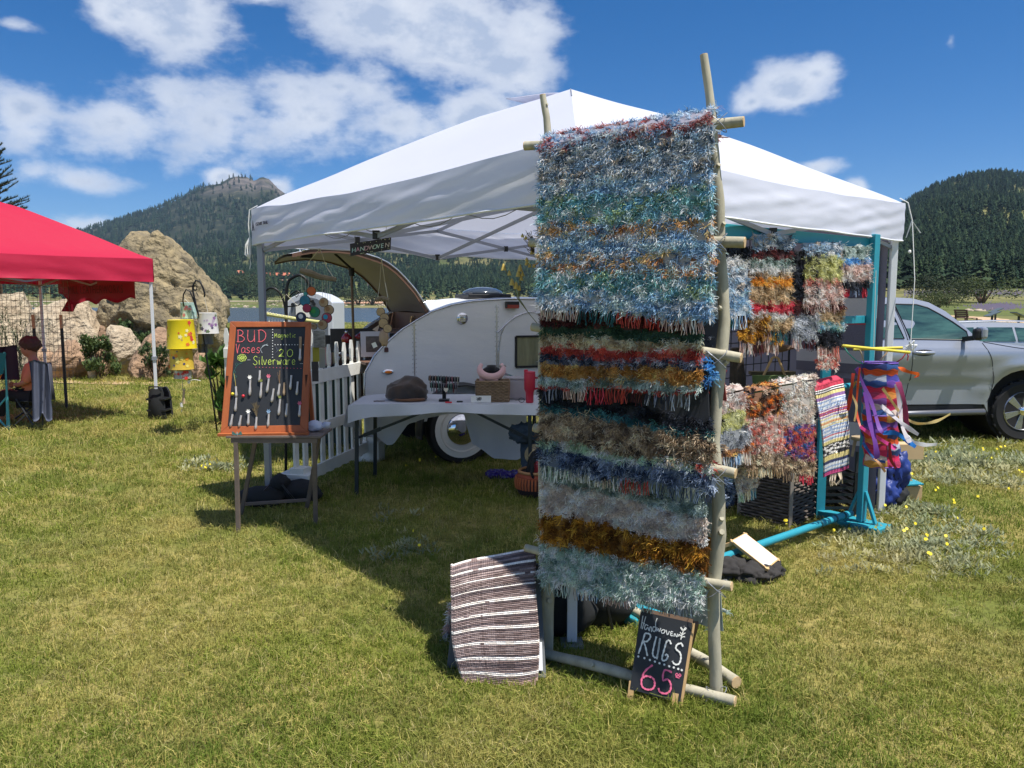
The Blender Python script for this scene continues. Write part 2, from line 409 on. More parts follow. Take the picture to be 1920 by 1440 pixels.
strip('dirt_path', [at_r(1760, 62), at_r(1830, 58), at_r(1900, 50), at_r(2060, 40)], (1.9, 2.0), dirt_m, .03)
strip('gravel_road', [at_r(-300, 452), at_r(300, 450), at_r(620, 455), at_r(1150, 470)], (5, 6), mat('gravel_road', (190, 176, 150), rough=.95), .25)
strip('bare_dirt_bank', [at_r(618, 436), at_r(680, 440), at_r(760, 436)], (16, 18), mat('bare_dirt', (196, 150, 120), rough=.95, n=(.2, .5, (170, 140, 110))), .3)

# ------------------------------------------------------------------ hills: trees
def pine_meshes(k):
    """a low-poly conifer: crown of drooping branch tufts, returns (trunk mesh, crown mesh), 1 m = full height"""
    r = random.Random(100+k); wide = r.uniform(.2, .3)
    t = MB(); t.tube([(0, 0, -.03), (0, 0, .45), (0, 0, .93)], [.022, .016, .003], 5)
    c = MB()
    for i in range(58):
        z = .12+.86*(i/58)**.9; R = wide*(1-(z-.1)/.92)**.75*r.uniform(.55, 1.2)+.012; a = r.uniform(0, 2*PI)
        d = V(math.cos(a), math.sin(a), 0); s = V(-d.y, d.x, 0); p = V(0, 0, z)
        tip = p+d*R+V(0, 0, -R*r.uniform(.05, .5)); mid = p+d*R*.55+V(0, 0, r.uniform(.0, .03)); w = R*r.uniform(.3, .5)+.01
        c.add([p+V(0, 0, .02), mid+s*w+V(0, 0, -.03), tip, mid-s*w+V(0, 0, -.03), mid+V(0, 0, .035)], [(0, 1, 4), (1, 2, 4), (2, 3, 4), (3, 0, 4)])
    return t, c
trunk_m = mat('pine_bark', (92, 72, 56), rough=.95)
crown_ms = [mat('pine_needles_a', (34, 52, 38), rough=.9, rnd=.45, spec=.15), mat('pine_needles_b', (46, 64, 46), rough=.9, rnd=.45, spec=.15), mat('pine_needles_c', (58, 74, 50), rough=.9, rnd=.45, spec=.15)]
PINES = []
for k in range(6):
    t, c = pine_meshes(k)
    PINES.append((mesh_of(t, 'pine_trunk', trunk_m), mesh_of(c, 'pine_crown', crown_ms[k % 3])))
def bush_mesh(k, col, n=170, leaf=.11):
    r = random.Random(k); mb = MB()
    cl = [(V(r.uniform(-.35, .35), r.uniform(-.35, .35), r.uniform(.25, .6)), r.uniform(.22, .4)) for _ in range(7)]
    for i in range(n):
        c, R = cl[i % 7]; d = V(r.gauss(0, 1), r.gauss(0, 1), r.gauss(0, 1)).normalized(); p = c+d*R*r.uniform(.6, 1.05)
        if p.z < .02: p.z = r.uniform(.02, .2)
        s, u = basis(V(r.gauss(0, 1), r.gauss(0, 1), r.gauss(.3, 1))); l = leaf*r.uniform(.6, 1.3)
        mb.add([p-s*l*.5, p+u*l*.8, p+s*l*.5, p-u*l*.6], [(0, 1, 2, 3)])
    return mesh_of(mb, 'foliage', mat('foliage_%s' % (col,), col, rough=.85, n=(3, .7, tuple(int(x*.62) for x in col)), transl=.25, rnd=.15))
def plant_trees():
    pts = []
    r = np.random.default_rng(5)
    n = 88000
    # left slopes and mountain, right hillside
    px = r.uniform(-500, 1620, n); Y = np.exp(r.uniform(math.log(455), math.log(2080), n)); side = np.zeros(n, int)
    n2 = 44000
    px2 = r.uniform(1560, 2500, n2); Y2 = np.exp(r.uniform(math.log(150), math.log(930), n2))
    px = np.concatenate([px, px2]); Y = np.concatenate([Y, Y2]); side = np.concatenate([side, np.ones(n2, int)])
    kk = ~((side == 0) & (px > 1250) & (Y < 620)); px, Y, side = px[kk], Y[kk], side[kk]
    X = (px-960)/1440*Y; Z = terr(X, Y)
    m1 = wob(X, Y, .03)+.6*wob(Y, X, .11); rnd = r.uniform(0, 1, len(px))
    dens = np.where(side == 0, np.interp(Y, [455, 520, 600, 720, 900, 1100, 1500, 2080], [.015, .2, .55, .8, .85, .85, .9, .9]),
                    np.interp(Y, [150, 175, 200, 260, 400, 900, 930], [.0, .12, .5, .7, .72, .8, .9]))
    dens = dens*np.clip(.75+m1*.9, .08, 1)
    dens = np.where((side == 0) & (Y > 1150), np.clip(dens*1.3, 0, 1)*np.where((Z > 225)&(px>395)&(px<560), .16, 1)*np.where((px > 330) & (px < 440) & (Z > 90) & (Z < 190) & (Y > 1300) & (m1 > -.1), .3, 1), dens)
    # meadow clearings on the left bank that the photo shows between 400 and 540 m
    keep = rnd < dens
    px, Y, X, Z, side = px[keep], Y[keep], X[keep], Z[keep], side[keep]
    hgt = np.where(side == 0, r.uniform(5.5, 10.5, len(px)), r.uniform(3.8, 8.2, len(px)))*np.where(Y > 1200, 1.35, 1)
    vis = ((px > 370) & (px < 1010) & (side == 0)) | ((px > 1695) & (px < 1915) & (side == 1)) | ((px > 1380) & (px < 1695) & (side == 1) & (Y < 0))
    score = np.where(vis, hgt/Y, 0); order = np.argsort(-score)
    ind = [i for i in order if side[i] == 0][:186]+[i for i in order if side[i] == 1][:110]; ind = [i for i in ind if score[i] > 0]; big = set(ind)
    for i in ind:
        k = int(r.integers(0, 6)); x, y, z, h = X[i], Y[i], Z[i], hgt[i]
        lab, grp = (('dark evergreen pine on the wooded slope beyond the lake', 'pines on the slope beyond the lake') if side[i] == 0 else
                    ('dark pine at the foot of the forested hill behind the silver pickup', 'pines on the hill behind the pickup'))
        t = thing('pine_tree', lab, 'tree', (x, y, z), grp, rz=float(r.uniform(0, 6.28))); w = h*float(r.uniform(.85, 1.25)); t.scale = (w, w, h)
        localpart('trunk', PINES[k][0], t); localpart('crown', PINES[k][1], t)
    rest = [i for i in range(len(px)) if i not in big]
    variants = []
    for t_, c_ in PINES:
        bm = bmesh.new(); bm.from_mesh(c_); me = bpy.data.meshes.new('forest_pine'); bm.to_mesh(me); bm.free(); me.materials.append(c_.materials[0]); variants.append(me)
    for sd, nm in ((0, 'forest_beyond_lake'), (1, 'forest_on_right_hill')):
        q = [i for i in rest if side[i] == sd]
        h = hgt[q]; w = h*r.uniform(.9, 1.35, len(q))
        scatter(nm, np.stack([X[q], Y[q], Z[q]], -1).tolist(), np.stack([np.zeros(len(q)), np.zeros(len(q)), r.uniform(0, 6.28, len(q))], -1),
                np.stack([w, w, h], -1), r.integers(0, 6, len(q)), variants)
plant_trees()

# bushes on the far banks and in the right-hand meadow
BUSH = [bush_mesh(1, (70, 84, 48), 2600, .028), bush_mesh(2, (86, 98, 56), 2600, .028), bush_mesh(3, (58, 70, 44), 2600, .028)]
def bush(px, Y, w, h, k, label, group=None, name='bush'):
    p = at_r(px, Y); z = float(terr(p.x, p.y)); t = thing(name, label, 'bush', (p.x, p.y, z-.05), group, rz=px); t.scale = (w, w, h)
    localpart('foliage', BUSH[k], t); st = MB()
    for a in range(4): st.tube([(0, 0, -.02), (math.cos(a*1.6)*.15, math.sin(a*1.6)*.15, .35)], [.03, .012], 5)
    localpart('stem', mesh_of(st, 'bush_stem', trunk_m), t)
bush(1770, 95, 7.5, 4.6, 2, 'dark green bush in the meadow just above the pickup cab roof')
bush(1836, 100, 8.0, 4.8, 1, 'lighter green bush in the meadow, right of the dark one')
bush(1750, 78, 5.0, 2.6, 1, 'low pale green bush peeping over the pickup windscreen')
bush(1912, 190, 9, 5, 2, 'dark bush at the far right edge under the forested hill')
bush(673, 425, 19, 11, 0, 'rounded shrub on the far lake bank by the dirt, left of its twin')
bush(699, 420, 17, 11, 2, 'rounded shrub on the far lake bank by the dirt, right of its twin')
bush(455, 520, 30, 16, 0, 'big spreading shrub below the small roof left of the tent leg')
bush(498, 430, 16, 14, 2, 'dark shrub on the lake bank just right of the tent leg')
# rocks along the far shore
rock_pale = mat('pale_rock', (180, 166, 144), rough=.9, n=(4, .5, (140, 126, 108)), bump=(6, .4))
mb = MB(); rr = random.Random(4)
for i in range(260):
    p = at_r(rr.uniform(-200, 1150), rr.uniform(396, 425)); z = float(terr(p.x, p.y)); s = rr.uniform(.4, 1.3); mb.blob((p.x, p.y, z), (s, s, s*.6), 1, .2, 1.2, i)
o = part('shore_rocks', mb, rock_pale); o['kind'] = 'stuff'
for i, (px, Y, w, l) in enumerate([(1833, 74, .75, 'long flat pale boulder in the meadow, left of a smaller one'), (1856, 78, .6, 'small flat pale boulder in the meadow, between two others'), (1812, 74, .5, 'low pale boulder in the meadow near the bench')]):
    p = at_r(px, Y); mb = MB(); mb.blob((p.x, p.y, float(terr(p.x, p.y))), (w, w*.6, .22), 2, .2, 1.4, i); tag(part('boulder', mb, rock_pale, smooth='all'), l, 'boulder')
# purple wildflower haze in the right meadow
fl_m = mat('purple_flowers', (122, 112, 134), rough=.9)
mb = MB(); rr = random.Random(9)
for i in range(2600):
    b_ = rr.random(); px, Y = (rr.uniform(1690, 1930), rr.gauss(135, 9)) if b_ < .6 else (rr.gauss(1865, 22), rr.gauss(82, 5))
    if Y < 70: continue
    p = at_r(px, Y); z = float(terr(p.x, p.y)); s = rr.uniform(.05, .11); h = rr.uniform(.15, .45)
    mb.add([(p.x-s, p.y, z+h-s), (p.x+s, p.y, z+h-s), (p.x, p.y+s*.4, z+h+s)], [(0, 1, 2)])
part('wildflowers', mb, fl_m, kind='stuff')

# buildings far away
def far_house(px, Y, w, h, d, roofcol, wallcol, label, nwin=4, rh=.9, hip=False, zoff=0.):
    p = at_r(px, Y); z = float(terr(p.x, p.y))+zoff; t = thing('house', label, 'house', (p.x, p.y, z))
    wm = mat('wall_%s' % (wallcol,), wallcol, rough=.9); rm = mat('roof_%s' % (roofcol,), roofcol, rough=.8); gm = mat('dark_pane', (40, 46, 54), rough=.15)
    mb = MB(); mb.box((p.x, p.y, z+h/2-.7), (w, d, h+1.4)); wl = part('wall', mb, wm, t)
    mb = MB(); o_ = .6; e = w/2+o_; q = d/2+o_; k = w*.25 if hip else 0
    mb.add([(p.x-e, p.y-q, z+h), (p.x+e, p.y-q, z+h), (p.x+e, p.y+q, z+h), (p.x-e, p.y+q, z+h), (p.x-e+k, p.y, z+h+rh*h), (p.x+e-k, p.y, z+h+rh*h)],
           [(0, 1, 5, 4), (2, 3, 4, 5), (1, 2, 5), (3, 0, 4), (3, 2, 1, 0)]); part('roof', mb, rm, t)
    for i in range(nwin):
        x = p.x-w/2+w*(i+.5)/nwin; mb = MB(); mb.box((x, p.y-d/2-.04, z+h*.55), (w/nwin*.5, .08, h*.35)); part('window', mb, gm, t)
far_house(515, 700, 33, 3.4, 12, (178, 104, 76), (84, 62, 52), 'long brown lodge with a red roof directly right of the white tent leg', 9, .75)
far_house(519, 655, 26, 2.6, 9, (120, 96, 76), (70, 54, 48), 'lower dark wing of the lodge with a pale eave line', 7, .4, zoff=-.5)
far_house(455, 690, 5.5, 6.0, 7, (186, 120, 92), (110, 92, 78), 'small house with a red hipped roof among shrubs left of the tent leg', 2, .45, True)
far_house(569, 640, 16, 3.2, 8, (168, 108, 84), (60, 56, 56), 'house with dark walls behind the shepherd hook arch', 4, .6)
far_house(403, 800, 17, 3.4, 8, (196, 190, 172), (176, 164, 138), 'pale flat-roofed house on the slope above the big boulder', 3, .2)
far_house(1882, 205, 8.5, 2.6, 6, (104, 112, 98), (84, 72, 62), 'grey-roofed cabin among the pines behind the pickup hood', 3, .45)
far_house(702, 560, 7, 3.8, 6, (58, 54, 50), (66, 58, 52), 'little dark gabled shed seen under the raised trailer hatch', 1, .8)
def far_car(px, Y, L_, H_, col, label, name='parked_car'):
    p = at_r(px, Y); z = float(terr(p.x, p.y)); t = thing(name, label, 'car', (p.x, p.y, z)); w = 1.7
    pm = mat('car_paint_%s' % (col,), col, rough=.25, metal=.2, coat=.6); a = L_/2
    out = [(-a, .35), (-a, .85), (-a*.86, .95), (-a*.6, H_), (a*.25, H_), (a*.55, .98), (a*.95, .85), (a, .4)]
    mb = MB(); mb.prism([(p.x+x, p.y-w/2, z+q) for x, q in out], (0, w, 0)); b = part('body', mb, pm, t, bevel=.06)
    mb = MB(); mb.prism([(p.x+x, p.y-w/2-.01, z+q) for x, q in [(-a*.72, .98), (-a*.56, H_-.08), (a*.22, H_-.08), (a*.46, .98)]], (0, .02, 0)); part('window', mb, mat('dark_pane'), t)
    for s in (-.62, .62):
        mb = MB(); mb.lathe((p.x+a*s, p.y-w/2+.1, z+.33), [(.1, -.1), (.32, -.1), (.33, 0), (.32, .1)], 14, X=V(1, 0, 0), Y=V(0, 0, 1), Z=V(0, 1, 0)); part('wheel', mb, mat('rubber', (28, 28, 30), rough=.8), t)
    return t
far_car(727, 430, 5, 1.6, (235, 235, 235), 'white vehicle on the far bank under the raised trailer hatch')
far_car(657, 440, 5, 1.6, (60, 66, 76), 'dark vehicle parked on the dirt bank across the lake')
far_car(1851, 200, 4.6, 1.5, (240, 240, 240), 'white car parked before the cabin in the pines')
# bench, interpretive signs, post
def bench():
    p = at_r(1813, 47); z = float(terr(p.x, p.y)); t = thing('park_bench', 'brown wooden bench at the meadow path, turned sideways', 'bench', (p.x, p.y, z)); wm = mat('bench_wood', (96, 70, 58), rough=.8)
    for k in range(4):
        mb = MB(); mb.bar((p.x-.35+k*.14, p.y-.7, z+.42), (p.x-.35+k*.14, p.y+.7, z+.42), .11, .035); part('seat_slat', mb, wm, t)
    for k in range(4):
        mb = MB(); mb.bar((p.x-.42-k*.03, p.y-.7, z+.52+k*.12), (p.x-.42-k*.03, p.y+.7, z+.52+k*.12), .035, .1); part('back_slat', mb, wm, t)
    for s in (-.6, .6):
        for a, b in (((-.4, 0), (-.5, .92)), ((.2, 0), (.15, .42))):
            mb = MB(); mb.bar((p.x+a[0], p.y+s, z+a[1]), (p.x+b[0], p.y+s, z+b[1]), .06, .07); part('leg', mb, wm, t)
bench()
def signpost(px, Y, lean, label):
    p = at_r(px, Y); z = float(terr(p.x, p.y)); t = thing('trail_sign', label, 'sign', (p.x, p.y, z)); dm = mat('dark_metal', (44, 46, 48), rough=.5)
    mb = MB(); mb.bar((p.x, p.y, z), (p.x, p.y, z+.75), .1, .06); part('post', mb, dm, t)
    mb = MB(); mb.bar((p.x-.32*lean, p.y, z+.95), (p.x+.32*lean, p.y, z+.68), .55, .05); part('panel', mb, mat('sign_panel', (96, 104, 100), rough=.3), t)
signpost(1857, 42.5, -1, 'tilted trail information sign beside the path, nearer the bench')
signpost(1863, 49, -1, 'pale tilted trail sign just behind the nearer sign')
signpost(1907, 41, 1, 'tilted trail information sign farthest right along the path')
mb = MB(); p = at_r(1789, 52); z = float(terr(p.x, p.y)); mb.tube([(p.x, p.y, z), (p.x, p.y, z+.55)], .06, 7); mb.tube([(p.x, p.y, z+.55), (p.x, p.y, z+.6)], .08, 7); tag(part('trail_post', mb, mat('bench_wood')), 'short brown post in the meadow left of the bench', 'post')

# ------------------------------------------------------------------ boulders near the red tent
def rock_material(name, c1, c2, c3=None):
    m_ = mat(name, c1, rough=.95, n=(2.2, .95, c2), bump=(7, 1., .16)); return m_
rk_big = rock_material('granite_lichen', (160, 144, 110), (98, 90, 74)); rk_pale = rock_material('granite_pale', (198, 182, 156), (150, 132, 108)); rk_warm = rock_material('granite_warm', (180, 148, 118), (128, 104, 84))
def boulder(px0, px1, py0, Y, depth, m_, label, seed, amp=.18, base=None, sub=5, freq=1.3, lean=0., boxy=1.):
    a = P(px0, 620, Y); b = P(px1, 620, Y); zt = P((px0+px1)/2, py0, Y).z; gz = 0 if base is None else base
    cx, w = (a.x+b.x)/2, (b.x-a.x)/2; hgt = zt-gz
    mb = MB(); M = Matrix.Rotation(lean, 3, 'Y') if lean else None
    mb.blob((cx, Y+depth*.3, gz+hgt*.38), (w, depth, hgt*.66), sub, amp, freq, seed, M=M)
    if boxy != 1.:
        o_ = []
        for v in mb.v:
            q = [v[0]-cx, v[1]-Y-depth*.3, v[2]-gz-hgt*.38]; R3 = (w, depth, hgt*.66)
            q = [math.copysign(abs(a/b)**boxy, a)*b for a, b in zip(q, R3)]; o_.append((cx+q[0], Y+depth*.3+q[1], gz+hgt*.38+q[2]))
        mb.v = o_
    # chisel: flatten against random planes to get facets
    vs = [Vector(v) for v in mb.v]; c = V(cx, Y+depth*.3, gz+hgt*.38); rr = random.Random(seed)
    for k in range(9):
        n = V(rr.gauss(0, 1), rr.gauss(0, 1)-.4, rr.gauss(.2, .8)).normalized(); R = max(abs(n.x)*w, abs(n.y)*depth, abs(n.z)*hgt*.66)*rr.uniform(.82, .98)
        for v in vs:
            q = (v-c).dot(n)
            if q > R: v -= n*(q-R)*.85
    for v in vs:
        f = mnoise.noise(v*2.2)*.05+mnoise.noise(v*6)*.02-.07*max(0, .16-abs(mnoise.noise(v*1.1+V(seed, 0, 0))))/.16-.035*max(0, .12-abs(mnoise.noise(v*2.7+V(0, seed, 0))))/.12; v += (v-c).normalized()*f*min(w, hgt)
        if v.z < gz-.15: v.z = gz-.15
    mb.v = [tuple(v) for v in vs]
    return tag(part('boulder', mb, m_, smooth=55), label, 'boulder')
boulder(172, 424, 430, 17.5, 1.7, rk_big, 'huge rounded lichen-covered granite boulder behind the red canopy', 12, .16, freq=1.3, boxy=.8, sub=6)
boulder(226, 306, 431, 17.9, .8, rk_big, 'blocky cap rock on the crown of the huge boulder', 31, .2, base=2.1, boxy=.8)
boulder(26, 200, 560, 16.4, 1.0, rk_pale, 'broad pale granite boulder seen below the red canopy edge', 5, .16, boxy=.75)
boulder(-60, 62, 555, 19.5, 1.4, rk_pale, 'pale boulder at the left edge under the red canopy', 6, .15)
boulder(84, 158, 640, 15.2, .5, rk_warm, 'tan slab rock lying under the broad pale boulder', 7, .2, sub=4)
boulder(192, 262, 612, 16.0, .5, rk_pale, 'pointed pale rock between two green shrubs', 8, .25, sub=4)
boulder(232, 322, 616, 15.4, .6, rk_warm, 'rounded tan rock crossed by the red canopy leg', 9, .12, sub=4)
boulder(170, 206, 610, 16.6, .35, rk_warm, 'small reddish rock wedged at the corner of the pale boulder', 10, .2, sub=4)
boulder(352, 388, 655, 15.2, .35, rk_warm, 'small pinkish rock behind the tiered yellow chime', 11, .2, sub=4)
boulder(48, 92, 655, 15.5, .35, rk_warm, 'low brown rock just right of the seated person', 13, .2, sub=4)
boulder(158, 178, 665, 15.0, .15, rk_pale, 'small stone on the grass in front of the shrub', 14, .2, sub=3)
def leafy(px0, px1, py0, Y, k, col, label, n=900, leaf=.05, name='shrub', base_py=None):
    a = P(px0, 620, Y); b = P(px1, 620, Y); top = P((px0+px1)/2, py0, Y).z; w = (b.x-a.x); cx = (a.x+b.x)/2
    t = thing(name, label, 'shrub', (cx, Y, 0)); r = random.Random(k); mb = MB(); st = MB()
    cl = []
    for i in range(14):
        c = V(cx+r.uniform(-.42, .42)*w, Y+r.uniform(-.25, .25)*w, r.uniform(.15, .85)*top); cl.append((c, r.uniform(.12, .22)*w))
        st.tube([(cx+r.uniform(-.1, .1)*w, Y, 0), lerp(V(cx, Y, 0), c, .6)+V(0, 0, .05), c], [.014, .01, .004], 5)
    for i in range(n):
        c, R = cl[r.randrange(14)]; d = V(r.gauss(0, 1), r.gauss(0, 1), r.gauss(0, 1)).normalized(); p = c+d*R*r.uniform(.3, 1.1)
        if p.z < .03: continue
        s, u = basis(V(r.gauss(0, 1), r.gauss(-.5, 1), r.gauss(.6, 1))); l = leaf*r.uniform(.6, 1.4)
        mb.add([p, p+u*l*.5+s*l*.3, p+u*l, p+u*l*.5-s*l*.3], [(0, 1, 2, 3)])
    fm = mat('leaves_%s' % (col,), col, rough=.7, n=(4, .7, tuple(int(x*.6) for x in col)), transl=.3)
    part('stems', st, trunk_m, t); part('foliage', mb, fm, t); return t
leafy(150, 214, 624, 15.0, 1, (92, 112, 60), 'leafy green shrub at the foot of the pale boulder', 1800, .075)
leafy(205, 290, 582, 16.4, 2, (78, 104, 54), 'green shrub growing in the dark hollow of the huge boulder', 1800, .09)
leafy(262, 312, 640, 14.8, 3, (84, 104, 62), 'small shrub behind the leg of the red canopy', 900, .06)
leafy(408, 440, 600, 19, 4, (88, 104, 60), 'shrub on the shore at the right foot of the huge boulder', 900, .08)
leafy(386, 432, 645, 9.6, 5, (88, 128, 56), 'broad-leaved green plant behind the white picket', 190, .16, 'squash_plant')
def juniper():
    p = P(10, 620, 12.5); t = thing('juniper', 'spiky upright juniper under the red canopy at the left edge', 'shrub', (p.x, p.y, 0)); r = random.Random(2); mb = MB(); st = MB(); st.tube([(p.x, p.y, 0), (p.x, p.y, .7)], [.03, .01], 6)
    for k in range(16):
        a = V(p.x+r.uniform(-.25, .25), p.y+r.uniform(-.2, .2), .1); b = a+V(r.uniform(-.25, .25), r.uniform(-.2, .2), r.uniform(.8, 1.45))
        for i in range(90):
            q = lerp(a, b, r.random()); d = (b-a).normalized()*.6+V(r.gauss(0, .4), r.gauss(0, .4), r.gauss(0, .3)); s, u = basis(d)
            mb.add([q-s*.008, q+d*.09, q+s*.008], [(0, 1, 2)])
    part('trunk', st, trunk_m, t); part('foliage', mb, mat('juniper_green', (84, 96, 66), rough=.8), t)
juniper()
def near_pine():
    Y = 24; p = P(-14, 400, Y); t = thing('pine_tree', 'tall grey-green pine cut by the left picture edge above the red canopy', 'tree', (p.x, Y, 0)); r = random.Random(11)
    topz = P(0, 282, Y).z; tr = MB(); tr.tube([(p.x, Y, 0), (p.x, Y, topz*.7), (p.x+.05, Y, topz-.1)], [.16, .08, .02], 8); part('trunk', tr, trunk_m, t)
    mb = MB(); br = MB()
    for k in range(170):
        z = r.uniform(2.6, topz); a = r.uniform(0, 2*PI); L_ = (.5+.75*(topz-z)/(topz-2.6))*r.uniform(.6, 1.15); o = V(p.x, Y, z-.1); e = o+V(math.cos(a), math.sin(a), r.uniform(.35, .8))*L_
        br.tube([o, e], [.02, .006], 4)
        for i in range(200):
            q = lerp(o, e, r.uniform(.25, 1.05)); d = V(math.cos(a)*.5+r.gauss(0, .5), math.sin(a)*.5+r.gauss(0, .5), .7+r.gauss(0, .4)).normalized(); s, u = basis(d); l = r.uniform(.06, .12)
            mb.add([q-s*.009, q+d*l, q+s*.009], [(0, 1, 2)])
    part('branches', br, trunk_m, t); part('crown', mb, mat('near_needles', (70, 84, 70), rough=.85), t)
near_pine()
strip('bare_soil', [at_r(40, 15.2), at_r(150, 14.6), at_r(300, 14.4)], (.35, .5), mat('bare_soil', (192, 162, 126), rough=.95, n=(3, .6, (150, 130, 90))), .012, 20)

# ------------------------------------------------------------------ lawn
def grass_tuft(k, n, R, hmin, hmax, w):
    r = random.Random(500+k); mb = MB()
    for i in range(n):
        a = r.uniform(0, 2*PI); q = R*math.sqrt(r.random()); p = V(math.cos(a)*q, math.sin(a)*q, -.004); b = r.uniform(0, 2*PI); s = V(math.cos(b), math.sin(b), 0)
        l = V(r.gauss(0, 1), r.gauss(0, 1), 0)*.32; h = r.uniform(hmin, hmax); m1 = p+(V(0, 0, 1)+l*.5)*h*.55; m2 = p+(V(0, 0, 1)*r.uniform(.45, 1)+l*1.5)*h; ww = w*r.uniform(.6, 1.2)
        mb.add([p-s*ww, p+s*ww, m1+s*ww*.8, m1-s*ww*.8, m2], [(0, 1, 2, 3), (3, 2, 4)])
    return mb
def grass_material(name, base, dry, dark, patch=1.0):
    m_ = bpy.data.materials.new(name); m_.use_nodes = True; nt = m_.node_tree; N = nt.nodes.new; L = nt.links.new
    b = nt.nodes['Principled BSDF']; b.inputs['Roughness'].default_value = .75; b.inputs['Specular IOR Level'].default_value = .2
    g = N('ShaderNodeNewGeometry'); oi = N('ShaderNodeObjectInfo')
    def nz(s, d=4, r=.6):
        n = N('ShaderNodeTexNoise'); n.inputs['Scale'].default_value = s; n.inputs['Detail'].default_value = d; n.inputs['Roughness'].default_value = r; L(g.outputs['Position'], n.inputs['Vector']); return n.outputs[0]
    def ramp(v, a, c):
        r = N('ShaderNodeMapRange'); r.inputs[1].default_value = a; r.inputs[2].default_value = c; L(v, r.inputs[0]); return r.outputs[0]
    def mix(f, a, c):
        x = N('ShaderNodeMix'); x.data_type = 'RGBA'; L(f, x.inputs[0])
        for i, q in ((6, a), (7, c)):
            if isinstance(q, tuple): x.inputs[i].default_value = (*srgb(q), 1)
            else: L(q, x.inputs[i])
        return x.outputs[2]
    c = mix(ramp(nz(1.4, 5), .36, .64), base, dark)
    c = mix(ramp(nz(.7, 6, .7), .47, .68), c, dry)
    c = mix(ramp(oi.outputs['Random'], .72, 1.0), c, dry)
    h = N('ShaderNodeHueSaturation'); r = N('ShaderNodeMapRange'); r.inputs[3].default_value = .72; r.inputs[4].default_value = 1.25; L(oi.outputs['Random'], r.inputs[0]); L(r.outputs[0], h.inputs['Value']); L(c, h.inputs['Color'])
    L(h.outputs[0], b.inputs['Base Color'])
    tr = N('ShaderNodeBsdfTranslucent'); L(h.outputs[0], tr.inputs[0]); mx = N('ShaderNodeMixShader'); mx.inputs[0].default_value = .35; L(b.outputs[0], mx.inputs[1]); L(tr.outputs[0], mx.inputs[2])
    L(mx.outputs[0], nt.nodes['Material Output'].inputs[0]); MATS[name] = m_; return m_
